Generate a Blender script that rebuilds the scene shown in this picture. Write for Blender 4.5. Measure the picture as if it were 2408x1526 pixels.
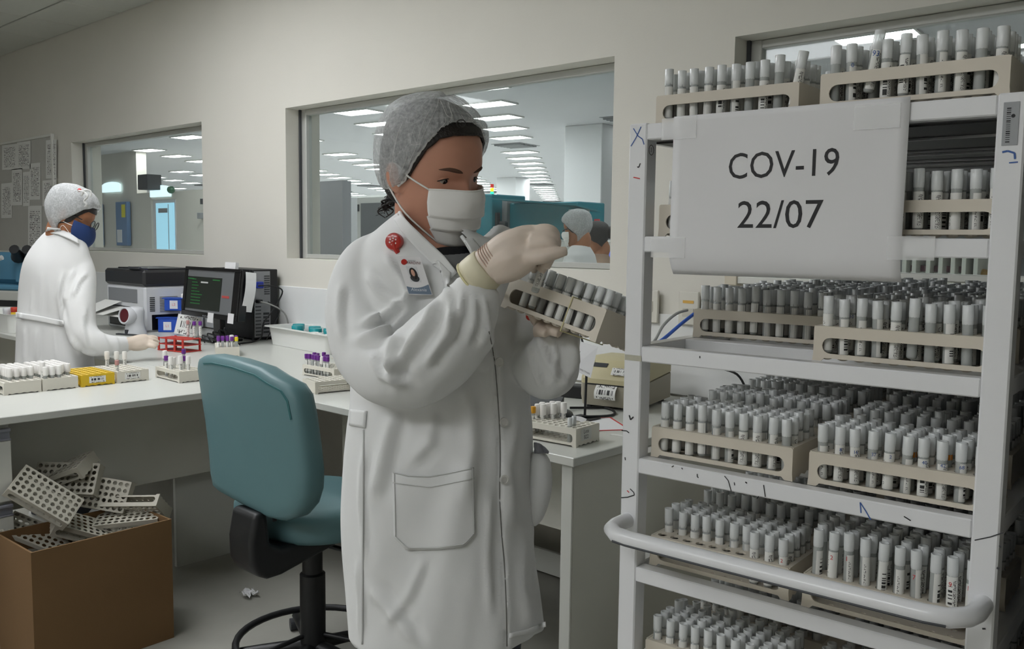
import bpy, bmesh, math, random
import numpy as np
from mathutils import Matrix, Vector, Euler
for _o in list(bpy.data.objects):
    bpy.data.objects.remove(_o)
random.seed(7)
SC = bpy.context.scene
COL = SC.collection
PI = math.pi
# ------------------------------------------------------------------ camera
FOC, YAW, PITCH, ROLL, CAMH = 2110.6, 0.738386, -0.091702, 0.012804, 1.30
def _cam_axes():
    y, p, r = YAW, PITCH, ROLL
    fw = np.array([-math.sin(y) * math.cos(p), math.cos(y) * math.cos(p), math.sin(p)])
    rt = np.cross(fw, [0, 0, 1.0]); rt /= np.linalg.norm(rt)
    up = np.cross(rt, fw)
    c, s = math.cos(r), math.sin(r)
    return np.array([c * rt + s * up, -s * rt + c * up, fw])
CM = _cam_axes()
CO = np.array([0, 0, CAMH])
cam_data = bpy.data.cameras.new('camera')
cam_data.sensor_width = 36.0
cam_data.lens = 36.0 * FOC / 2408.0
cam_data.clip_start = 0.05
cam_data.clip_end = 100
cam = bpy.data.objects.new('camera', cam_data)
COL.objects.link(cam)
R4 = np.eye(4)
R4[:3, 0], R4[:3, 1], R4[:3, 2], R4[:3, 3] = CM[0], CM[1], -CM[2], CO
cam.matrix_world = Matrix(R4.tolist())
SC.camera = cam
def ray(px, py):
    return CM.T @ np.array([(px - 1204) / FOC, -(py - 763) / FOC, 1.0])
def on_z(px, py, z):
    d = ray(px, py); return CO + d * ((z - CO[2]) / d[2])
def on_y(px, py, y):
    d = ray(px, py); return CO + d * ((y - CO[1]) / d[1])
def on_x(px, py, x):
    d = ray(px, py); return CO + d * ((x - CO[0]) / d[0])
def at(px, py, dep):
    return CO + ray(px, py) * dep
# ------------------------------------------------------------------ world, exposure
W = bpy.data.worlds.new('world'); SC.world = W
W.use_nodes = True
W.node_tree.nodes['Background'].inputs[0].default_value = (0.75, 0.78, 0.8, 1)
W.node_tree.nodes['Background'].inputs[1].default_value = 0.25
vs = SC.view_settings
vs.view_transform = 'Standard'; vs.look = 'None'; vs.gamma = 1.0
vs.use_curve_mapping = False
vs.exposure = 0.0
LIGHT_ROOM = 12.5      # strength of this room's ceiling panels
LIGHT_HALL = 20.0      # strength of the big hall's ceiling panels
# ------------------------------------------------------------------ materials
def srgb(h):
    if isinstance(h, str):
        h = h.lstrip('#'); c = [int(h[i:i + 2], 16) / 255 for i in (0, 2, 4)]
    else:
        c = list(h)
    return tuple(x / 12.92 if x <= 0.04045 else ((x + 0.055) / 1.055) ** 2.4 for x in c) + (1.0,)
MATS = {}
def mat(name, col, rough=0.5, metal=0.0, var=0.0, scale=8.0, bump=0.0, bscale=60.0, emit=0.0, ecol=None, alpha=1.0, spec=0.5, trans=0.0, sub=0.0, coat=0.0):
    if name in MATS: return MATS[name]
    m = bpy.data.materials.new(name); m.use_nodes = True
    nt = m.node_tree; b = nt.nodes['Principled BSDF']
    c = srgb(col)
    b.inputs['Base Color'].default_value = c
    b.inputs['Roughness'].default_value = rough
    b.inputs['Metallic'].default_value = metal
    b.inputs['Specular IOR Level'].default_value = spec
    b.inputs['Alpha'].default_value = alpha
    b.inputs['Transmission Weight'].default_value = trans
    b.inputs['Coat Weight'].default_value = coat
    if sub:
        b.inputs['Subsurface Weight'].default_value = sub
        b.inputs['Subsurface Radius'].default_value = (0.01, 0.006, 0.004)
    if emit:
        b.inputs['Emission Color'].default_value = srgb(ecol) if ecol else c
        b.inputs['Emission Strength'].default_value = emit
    tc = None
    if var or bump:
        tc = nt.nodes.new('ShaderNodeTexCoord')
    if var:
        n = nt.nodes.new('ShaderNodeTexNoise'); n.inputs['Scale'].default_value = scale; n.inputs['Detail'].default_value = 5
        nt.links.new(tc.outputs['Object'], n.inputs['Vector'])
        mx = nt.nodes.new('ShaderNodeMix'); mx.data_type = 'RGBA'
        mx.inputs['A'].default_value = tuple(min(1, x * (1 - var)) for x in c[:3]) + (1,)
        mx.inputs['B'].default_value = tuple(min(1, x * (1 + var)) for x in c[:3]) + (1,)
        nt.links.new(n.outputs['Fac'], mx.inputs['Factor'])
        nt.links.new(mx.outputs['Result'], b.inputs['Base Color'])
    if bump:
        n2 = nt.nodes.new('ShaderNodeTexNoise'); n2.inputs['Scale'].default_value = bscale; n2.inputs['Detail'].default_value = 4
        nt.links.new(tc.outputs['Object'], n2.inputs['Vector'])
        bp = nt.nodes.new('ShaderNodeBump'); bp.inputs['Strength'].default_value = bump; bp.inputs['Distance'].default_value = 0.01
        nt.links.new(n2.outputs['Fac'], bp.inputs['Height'])
        nt.links.new(bp.outputs['Normal'], b.inputs['Normal'])
    MATS[name] = m
    return m
def glass_mat(name, col, clear=0.8, rough=0.05):
    """thin clear sheet: see-through with a grazing reflection"""
    if name in MATS: return MATS[name]
    m = bpy.data.materials.new(name); m.use_nodes = True
    nt = m.node_tree; nt.nodes.clear()
    out = nt.nodes.new('ShaderNodeOutputMaterial')
    tr = nt.nodes.new('ShaderNodeBsdfTransparent'); tr.inputs[0].default_value = srgb(col)
    df = nt.nodes.new('ShaderNodeBsdfPrincipled'); df.inputs['Base Color'].default_value = srgb(col); df.inputs['Roughness'].default_value = 0.3
    gl = nt.nodes.new('ShaderNodeBsdfGlossy'); gl.inputs['Roughness'].default_value = rough
    fr = nt.nodes.new('ShaderNodeLayerWeight'); fr.inputs[0].default_value = 0.5
    m1 = nt.nodes.new('ShaderNodeMixShader'); m1.inputs[0].default_value = clear
    nt.links.new(df.outputs[0], m1.inputs[1]); nt.links.new(tr.outputs[0], m1.inputs[2])
    m2 = nt.nodes.new('ShaderNodeMixShader')
    pw = nt.nodes.new('ShaderNodeMath'); pw.operation = 'POWER'; pw.inputs[1].default_value = 4.0
    ml = nt.nodes.new('ShaderNodeMath'); ml.operation = 'MULTIPLY_ADD'; ml.inputs[1].default_value = 0.45; ml.inputs[2].default_value = 0.02
    nt.links.new(fr.outputs['Facing'], pw.inputs[0]); nt.links.new(pw.outputs[0], ml.inputs[0])
    nt.links.new(ml.outputs[0], m2.inputs[0]); nt.links.new(m1.outputs[0], m2.inputs[1]); nt.links.new(gl.outputs[0], m2.inputs[2])
    nt.links.new(m2.outputs[0], out.inputs[0])
    MATS[name] = m
    return m
# ------------------------------------------------------------------ mesh builder
def rot(ax, ang):
    return np.array(Matrix.Rotation(ang, 4, ax))
def trl(x, y, z):
    m = np.eye(4); m[:3, 3] = (x, y, z); return m
def frame(o, x, y, z):
    m = np.eye(4); m[:3, 0], m[:3, 1], m[:3, 2], m[:3, 3] = x, y, z, o; return m
def unit(v):
    v = np.array(v, float); return v / (np.linalg.norm(v) + 1e-12)
class MB:
    def __init__(s):
        s.v = []; s.f = []; s.m = []; s.uv = {}; s.T = np.eye(4); s.mi = 0
    def add(s, vs, fs, uv=None):
        b = len(s.v)
        A = np.array(vs, float).reshape(-1, 3)
        A = A @ s.T[:3, :3].T + s.T[:3, 3]
        s.v.extend(A.tolist())
        flip = np.linalg.det(s.T[:3, :3]) < 0
        for k, f in enumerate(fs):
            f = [b + i for i in f]
            s.f.append(f[::-1] if flip else f); s.m.append(s.mi)
        if uv is not None:
            for i, t in enumerate(uv): s.uv[b + i] = t
        return b
    def box(s, x0, x1, y0, y1, z0, z1, c=0.0):
        if c <= 0:
            v = [(x, y, z) for z in (z0, z1) for y in (y0, y1) for x in (x0, x1)]
            return s.add(v, [(0, 2, 3, 1), (4, 5, 7, 6), (0, 1, 5, 4), (2, 6, 7, 3), (0, 4, 6, 2), (1, 3, 7, 5)])
        X, Y, Z = (x0, x1), (y0, y1), (z0, z1)
        v = []; idx = {}
        for i in (0, 1):
            for j in (0, 1):
                for k in (0, 1):
                    sx, sy, sz = (1, -1)[i], (1, -1)[j], (1, -1)[k]
                    for a in range(3):
                        p = [X[i] + sx * c, Y[j] + sy * c, Z[k] + sz * c]
                        p[a] = (X[i], Y[j], Z[k])[a]
                        idx[(i, j, k, a)] = len(v); v.append(p)
        fs = []
        def quad(q):
            P = np.array([v[t] for t in q]); nrm = np.cross(P[1] - P[0], P[2] - P[0])
            ctr = P.mean(0) - np.array([(x0 + x1) / 2, (y0 + y1) / 2, (z0 + z1) / 2])
            fs.append(q if nrm @ ctr > 0 else q[::-1])
        for a in range(3):
            o = [b for b in range(3) if b != a]
            for e in (0, 1):
                q = []
                for (m, n) in ((0, 0), (1, 0), (1, 1), (0, 1)):
                    t = [0, 0, 0]; t[a] = e; t[o[0]] = m; t[o[1]] = n
                    q.append(idx[(*t, a)])
                quad(q)
            for m in (0, 1):
                for n in (0, 1):
                    q = []
                    t = [0, 0, 0]; t[o[0]] = m; t[o[1]] = n
                    for e, ax in ((0, o[0]), (1, o[0]), (1, o[1]), (0, o[1])):
                        t2 = list(t); t2[a] = e; q.append(idx[(*t2, ax)])
                    quad(q)
        for i in (0, 1):
            for j in (0, 1):
                for k in (0, 1):
                    quad([idx[(i, j, k, a)] for a in range(3)])
        return s.add(v, fs)
    def rings(s, rs, cap0=True, cap1=True, closed=True, uv=False):
        """loft a list of rings (each n points)"""
        n = len(rs[0]); v = [p for r in rs for p in r]; fs = []
        m = n if closed else n - 1
        for i in range(len(rs) - 1):
            for j in range(m):
                a, b = i * n + j, i * n + (j + 1) % n
                fs.append((a, b, b + n, a + n))
        if cap0: fs.append(tuple(range(n))[::-1])
        if cap1: fs.append(tuple(range((len(rs) - 1) * n, len(rs) * n)))
        u = [(j / max(1, m), i / (len(rs) - 1)) for i in range(len(rs)) for j in range(n)] if uv else None
        return s.add(v, fs, u)
    def lathe(s, prof, n=16, cap0=True, cap1=True, a0=0.0, a1=2 * PI):
        full = abs(a1 - a0 - 2 * PI) < 1e-6
        k = n if full else n + 1
        an = [a0 + (a1 - a0) * i / n for i in range(k)]
        rs = [[(r * math.cos(t), r * math.sin(t), z) for t in an] for r, z in prof]
        return s.rings(rs, cap0 and full, cap1 and full, closed=full, uv=True)
    def tube(s, pts, rad, n=8, caps=True, flat=1.0):
        P = [np.array(p, float) for p in pts]
        if not hasattr(rad, '__len__'): rad = [rad] * len(P)
        rs = []; up = None
        for i, p in enumerate(P):
            t = unit(P[min(i + 1, len(P) - 1)] - P[max(i - 1, 0)])
            if up is None:
                up = np.array([0, 0, 1.0]) if abs(t[2]) < 0.9 else np.array([1.0, 0, 0])
            x = unit(np.cross(up, t)); up = unit(np.cross(t, x))
            rs.append([p + rad[i] * (math.cos(a) * x + flat * math.sin(a) * up) for a in [2 * PI * j / n for j in range(n)]])
        return s.rings(rs, caps, caps)
    def cyl(s, p0, p1, r, r1=None, n=16):
        return s.tube([p0, p1], [r, r if r1 is None else r1], n)
    def sphere(s, c, r, n=16, m=10):
        r = np.array(r if hasattr(r, '__len__') else (r, r, r), float)
        rs = []
        for i in range(m + 1):
            t = -PI / 2 + PI * i / m
            ct = max(math.cos(t), 1e-3)
            rs.append([(c[0] + r[0] * ct * math.cos(a), c[1] + r[1] * ct * math.sin(a), c[2] + r[2] * math.sin(t)) for a in [2 * PI * j / n for j in range(n)]])
        return s.rings(rs)
    def prism(s, poly, z0, z1):
        n = len(poly)
        v = [(x, y, z0) for x, y in poly] + [(x, y, z1) for x, y in poly]
        fs = [tuple(range(n))[::-1], tuple(range(n, 2 * n))] + [(i, (i + 1) % n, n + (i + 1) % n, n + i) for i in range(n)]
        return s.add(v, fs)
    def ring_plate(s, outer, inner, z0, z1):
        """flat plate with one hole: outer and inner outlines with equal counts"""
        n = len(outer)
        v = [(x, y, z) for z in (z0, z1) for pl in (outer, inner) for x, y in pl]
        fs = []
        for i in range(n):
            j = (i + 1) % n
            fs += [(i, n + i, n + j, j), (2 * n + i, 2 * n + j, 3 * n + j, 3 * n + i), (i, j, 2 * n + j, 2 * n + i), (n + i, 3 * n + i, 3 * n + j, n + j)]
        return s.add(v, fs)
    def grid(s, fn, nu, nv, uv=True):
        v = [fn(i / nu, j / nv) for j in range(nv + 1) for i in range(nu + 1)]
        fs = [(j * (nu + 1) + i, j * (nu + 1) + i + 1, (j + 1) * (nu + 1) + i + 1, (j + 1) * (nu + 1) + i) for j in range(nv) for i in range(nu)]
        u = [(i / nu, j / nv) for j in range(nv + 1) for i in range(nu + 1)]
        return s.add(v, fs, u)
    def mesh(s, name, mats, smooth=False):
        me = bpy.data.meshes.new(name)
        me.from_pydata(s.v, [], s.f)
        for m in (mats if isinstance(mats, (list, tuple)) else [mats]): me.materials.append(m)
        if any(s.m): me.polygons.foreach_set('material_index', s.m)
        if s.uv:
            ul = me.uv_layers.new(name='uv')
            li = np.empty(len(me.loops), dtype=np.int32); me.loops.foreach_get('vertex_index', li)
            co = np.array([s.uv.get(int(i), (0, 0)) for i in li], dtype=np.float32)
            ul.data.foreach_set('uv', co.ravel())
        if smooth:
            me.polygons.foreach_set('use_smooth', [True] * len(me.polygons))
            if smooth != 'all': me.set_sharp_from_angle(angle=math.radians(smooth if smooth is not True else 40))
        me.update()
        return me
def obj(name, mb, m, parent=None, smooth=False, loc=None, rotm=None, label=None):
    me = mb if isinstance(mb, bpy.types.Mesh) else mb.mesh(name, m, smooth)
    o = bpy.data.objects.new(name, me); COL.objects.link(o)
    if parent is not None: o.parent = parent
    if loc is not None: o.location = loc
    if rotm is not None: o.rotation_euler = rotm
    if label: o['label'] = label
    return o
def tag(o, label=None, cat=None, group=None, kind=None):
    if label: o['label'] = label
    if cat: o['category'] = cat
    if group: o['group'] = group
    if kind: o['kind'] = kind
    return o
def thing(name, label, cat, loc=(0, 0, 0), rz=0.0, group=None, mw=None):
    o = bpy.data.objects.new(name, None); COL.objects.link(o)
    o.empty_display_size = 0.05
    if mw is not None: o.matrix_world = Matrix(np.array(mw).tolist())
    else:
        o.location = loc; o.rotation_euler = (0, 0, rz)
    return tag(o, label, cat, group)
def struct(name, mb, m, parent=None, smooth=False):
    o = obj(name, mb, m, parent, smooth); o['kind'] = 'structure'; return o
KIDS = {}
def copy_tree(root, mw, label=None, group=None, depth=True):
    r = root.copy(); COL.objects.link(r)
    r.matrix_world = Matrix(np.array(mw).tolist())
    if label: r['label'] = label
    if group: r['group'] = group
    for ch in root.children:
        c = ch.copy(); COL.objects.link(c); c.parent = r
        for g in ch.children:
            d = g.copy(); COL.objects.link(d); d.parent = c
    return r
def text_mesh(body, size=1.0, align='CENTER'):
    """flat outline of a word as vertices and triangles, lying in the xy plane"""
    cu = bpy.data.curves.new('lettering', 'FONT'); cu.body = body; cu.size = size
    cu.align_x = align; cu.align_y = 'CENTER'; cu.resolution_u = 3
    ob = bpy.data.objects.new('lettering', cu); COL.objects.link(ob)
    dg = bpy.context.evaluated_depsgraph_get()
    me = ob.evaluated_get(dg).to_mesh()
    v = [tuple(p.co) for p in me.vertices]; f = [tuple(p.vertices) for p in me.polygons]
    ob.evaluated_get(dg).to_mesh_clear()
    bpy.data.objects.remove(ob); bpy.data.curves.remove(cu)
    return v, f
_T = ['first', 'second', 'third', 'fourth', 'fifth', 'sixth', 'seventh', 'eighth', 'ninth', 'tenth', 'eleventh', 'twelfth', 'thirteenth', 'fourteenth', 'fifteenth', 'sixteenth', 'seventeenth', 'eighteenth', 'nineteenth']
ORD = _T + ['twentieth'] + ['twenty-' + w for w in _T[:9]] + ['thirtieth'] + ['thirty-' + w for w in _T[:9]] + ['fortieth'] + ['forty-' + w for w in _T[:9]]
# ------------------------------------------------------------------ this room: shell
WY, WT, CZ = 2.80, 0.10, 2.80          # wall plane, wall thickness to the panes, ceiling height
m_wall = mat('wall_paint', '#dedbd2', 0.75, var=0.03, scale=3, bump=0.04, bscale=120)
m_reveal = mat('reveal_paint', '#cfcabd', 0.7)
m_white = mat('white_laminate', '#e4e4de', 0.35, var=0.015, scale=12)
m_splash = mat('backsplash_white', '#e6e7e6', 0.4, var=0.06, scale=5)
m_floor = mat('vinyl_floor', '#a09f97', 0.4, var=0.08, scale=14, bump=0.03, bscale=80)
m_tile = mat('ceiling_tile', '#cfd0c8', 0.85, var=0.03, scale=20, bump=0.1, bscale=150)
m_tbar = mat('ceiling_bar', '#8d8f88', 0.5)
m_alu = mat('window_aluminium', '#c4c5c1', 0.4, 0.3)
m_gasket = mat('rubber_gasket', '#45474a', 0.7)
m_pane = glass_mat('window_glass', '#f4f8f7', 0.985, 0.02)
m_light = mat('light_diffuser', '#ffffff', 0.5, emit=LIGHT_ROOM, ecol='#fafcff')
m_light_hall = mat('hall_light_diffuser', '#ffffff', 0.5, emit=LIGHT_HALL, ecol='#fbfdff')
m_lframe = mat('light_frame', '#dcdcd8', 0.4)
X0, X1, YB = -11.5, 2.6, -3.6
mb = MB(); mb.box(X0, X1, YB, WY, -0.06, 0.0); struct('floor', mb, m_floor)
ceil = struct('ceiling', (lambda b: (b.box(X0, X1, YB, WY, CZ + 0.03, CZ + 0.1), b)[1])(MB()), m_tbar)
TS = 0.625
tile = MB(); tile.box(0.008, TS - 0.008, 0.008, TS - 0.008, 0, 0.025, 0.004)
tile_me = tile.mesh('ceiling_tile', m_tile)
LIGHTS = [(-4.75, 1.5), (-3.2, 1.0), (-3.4, -0.9), (-1.0, -1.7), (-2.2, -2.2), (-7.9, -0.9)]  # all out of view; camera-side fill and far-left panel added to brighten
lt_cells = set()
gx0, gy0 = -6.77 - 7 * TS, 2.42 - 9 * TS
for lx, ly in LIGHTS:
    i, j = int((lx - gx0) / TS), int((ly - gy0) / TS)
    lt_cells |= {(i, j), (i + 1, j)}
for i in range(23):
    for j in range(10):
        x, y = gx0 + i * TS, gy0 + j * TS
        if (i, j) in lt_cells or x > X1 - 0.1: continue
        o = obj('ceiling_tile', tile_me, None, ceil, loc=(x, y, CZ))
        if y + TS > WY: o.scale = (1, (WY - y) / TS, 1)
for k, (lx, ly) in enumerate(LIGHTS):
    i, j = int((lx - gx0) / TS), int((ly - gy0) / TS)
    x, y = gx0 + i * TS, gy0 + j * TS
    t = thing('ceiling_light', 'unseen recessed fluorescent panel lighting this room, %s in the row %s' % (ORD[k], 'near the window wall' if ly > 0.5 else 'away from the window wall'), 'ceiling light', (x, y, CZ), group='ceiling lights of the sorting room')
    f = MB()
    for a in ((0.0, 1.25, 0.0, 0.03), (0.0, 1.25, 0.595, 0.625), (0, 0.03, 0.03, 0.595), (1.22, 1.25, 0.03, 0.595)):
        f.box(a[0], a[1], a[2], a[3], 0, 0.03)
    obj('frame', f, m_lframe, t)
    d = MB(); d.box(0.03, 1.22, 0.03, 0.595, 0.012, 0.02); obj('diffuser', d, m_light, t)
# back wall with three openings
SILL, HEAD = 1.195, 2.0
WINS = [(-7.03, -5.105), (-4.215, -2.045), (-1.545, 1.6)]
mb = MB()
mb.box(X0, X1, WY, WY + 0.22, 0, SILL); mb.box(X0, X1, WY, WY + 0.22, HEAD, CZ + 0.4)
xs = [X0] + [x for w in WINS for x in w] + [X1]
for k in range(0, len(xs), 2): mb.box(xs[k], xs[k + 1], WY, WY + 0.22, SILL, HEAD)
wall = struct('wall_back', mb, m_wall)
mb = MB(); mb.box(X0, X1, WY - 0.012, WY, 0.755, 1.045, 0.003); o = obj('backsplash', mb, m_splash, wall)
mb = MB(); mb.box(X0 - 0.1, X0, YB, WY + 0.2, 0, CZ + 0.1); struct('wall_left', mb, m_wall)
mb = MB(); mb.box(X1, X1 + 0.1, YB, WY + 0.2, 0, CZ + 0.1); struct('wall_right', mb, m_wall)
mb = MB(); mb.box(X0, X1, YB - 0.1, YB, 0, CZ + 0.1); struct('wall_rear', mb, m_wall)
for k, (a, b) in enumerate(WINS):
    y = WY + WT
    w = struct('window_%d' % (k + 1), (lambda q: (q.box(a + 0.03, b - 0.03, y + 0.012, y + 0.018, SILL + 0.02, HEAD - 0.02), q)[1])(MB()), m_pane)
    f = MB()
    f.box(a + 0.002, a + 0.05, y - 0.005, y + 0.035, SILL, HEAD, 0.003); f.box(b - 0.05, b - 0.002, y - 0.005, y + 0.035, SILL, HEAD, 0.003)
    f.box(a + 0.05, b - 0.05, y - 0.005, y + 0.035, HEAD - 0.03, HEAD - 0.001, 0.003); f.box(a + 0.05, b - 0.05, y - 0.005, y + 0.035, SILL + 0.001, SILL + 0.025, 0.003)
    obj('frame', f, m_alu, w)
    g = MB(); g.box(a + 0.001, a + 0.012, y - 0.018, y - 0.006, SILL, HEAD); obj('gasket', g, m_gasket, w)
# ------------------------------------------------------------------ the big hall behind the panes
HZ = 2.95
m_hfloor = mat('hall_floor', '#d9d9d6', 0.4, var=0.04, scale=3)
m_hceil = mat('hall_ceiling', '#cfd0d2', 0.9, var=0.03, scale=2)
m_hwall = mat('hall_wall', '#d6d7d8', 0.7, var=0.02, scale=2)
m_part = mat('hall_partition', '#cfccc2', 0.6, var=0.03, scale=2)
m_col = mat('hall_column', '#e2e3e4', 0.6)
mb = MB(); mb.box(-42, 6, WY + 0.22, 42, -0.06, 0); struct('floor_hall', mb, m_hfloor)
mb = MB(); mb.box(-42, 6, WY + 0.22, 42, HZ, HZ + 0.1); struct('ceiling_hall', mb, m_hceil)
mb = MB(); mb.box(-42, 6, 42, 42.1, 0, HZ); struct('wall_far', mb, m_hwall)
mb = MB(); mb.box(-42.1, -42, WY, 42, 0, HZ); struct('wall_hall_left', mb, m_hwall)
mb = MB(); mb.box(6, 6.1, WY, 42, 0, HZ); struct('wall_hall_right', mb, m_hwall)
lp = MB(); lp.box(-0.3, 0.3, -0.15, 0.15, -0.012, 0.0)
lp.mi = 1
for a in ((-0.32, 0.32, -0.17, -0.15), (-0.32, 0.32, 0.15, 0.17), (-0.32, -0.3, -0.15, 0.15), (0.3, 0.32, -0.15, 0.15)): lp.box(a[0], a[1], a[2], a[3], -0.02, 0)
lp_me = lp.mesh('ceiling_light', [m_light_hall, m_lframe])
vent = MB(); vent.box(-0.3, 0.3, -0.3, 0.3, -0.006, 0)
for i in range(6): vent.box(-0.27, 0.27, -0.25 + i * 0.09, -0.21 + i * 0.09, -0.03, -0.006)
vent_me = vent.mesh('air_vent', mat('vent_grey', '#8c8e90', 0.5))
# panels in slanted rows, 1.1 m apart; ends and gaps as in the photograph
K = (HZ - CAMH) / 1.5
nl = 0
st = np.array([-0.645, 0.822]) * K
def shown(P, mx=40):
    u = CM @ (np.array(P) - CO)
    if u[2] < 0.5: return False
    t = (WY - CO[1]) / (P[1] - CO[1]); q = CO + (np.array(P) - CO) * t
    return any(a - 0.1 < q[0] < b + 0.1 for a, b in WINS) and q[2] < HEAD + 0.1
for r in range(-12, 9):
    base = np.array([-6.91, 7.17]) * K + np.array([1.02, -0.02]) * 2.02 * K * r + (0.35 * st if r % 2 else 0)
    n = 0
    for k in range(-8, 34):
        p = base + st * k
        if p[0] < -40 or p[0] > 3.5 or p[1] < WY + 0.6 or p[1] > 40: continue
        if abs(r) % 3 == 2 and k % 7 in (2,): continue
        far = p[1] > 6.5 or p[0] < -9 or (k % 2)
        if p[1] > 30 or far and not shown((p[0], p[1], HZ)): continue
        uu = CM @ (np.array([p[0], p[1], HZ]) - CO); ppx = 1204 + FOC * uu[0] / max(uu[2], .1)
        if uu[2] > .5 and (ppx < 330 or ppx > 1700) and shown((p[0], p[1], HZ)): continue
        if (k + 2 * r) % 9 == 4:
            if not shown((p[0], p[1], HZ)): continue
            o = obj('air_vent', vent_me, None, loc=(p[0], p[1], HZ), rotm=(0, 0, 0.12))
            tag(o, 'grey air vent beside the %s panel of the %s slanted row of hall lights' % (ORD[n], ORD[r + 12]), 'vent', 'air vents in the hall ceiling'); continue
        o = obj('ceiling_light', lp_me, None, loc=(p[0], p[1], HZ), rotm=(0, 0, 0.1))
        tag(o, 'lit hall ceiling panel, %s from the glass in the %s slanted row' % (ORD[n], ORD[r + 12]), 'ceiling light', 'ceiling panels of the hall')
        nl += 1; n += 1
for k, (x, y) in enumerate(((-13.0, 3.9), (-15.0, 4.7), (-17.2, 3.9), (-19.4, 4.7), (-13.8, 5.0), (-21.5, 4.2))):  # unseen panels added to brighten the hall wall with the lockers
    o = obj('ceiling_light', lp_me, None, loc=(x, y, HZ), rotm=(0, 0, 0.1)); tag(o, 'unseen hall ceiling panel added to brighten the locker wall, %s from the small window' % ORD[k], 'ceiling light', 'ceiling panels of the hall')
for k, (x, y, w) in enumerate(((2062, 83, 1.0), (2238, 109, .5), (2284, 110, .5), (2333, 109, .5), (2380, 105, .55))):
    q = on_z(x, y, HZ); o = obj('ceiling_light', lp_me, None, loc=(q[0], q[1], HZ), rotm=(0, 0, 0.1)); o.scale = (w, w, 1)
    tag(o, 'lit ceiling panel behind the right window, %s along above the tube tops' % ORD[k], 'ceiling light', 'ceiling panels of the hall')
def column(px, ytop, w, n, label):
    d = ray(px, ytop); t = (HZ - CAMH) / d[2]; p = CO + d * t
    mb = MB(); mb.box(-w / 2, w / 2, 0, w, 0, HZ, 0.01)
    o = struct(n, mb, m_col); o.location = (p[0], p[1], 0); o.rotation_euler = (0, 0, 0.1); return o
column(1372, 293, 0.62, 'column', '')
column(1190, 417, 0.62, 'column', '')
column(2235, 60, 0.0, 'column', '') if False else None
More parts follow.
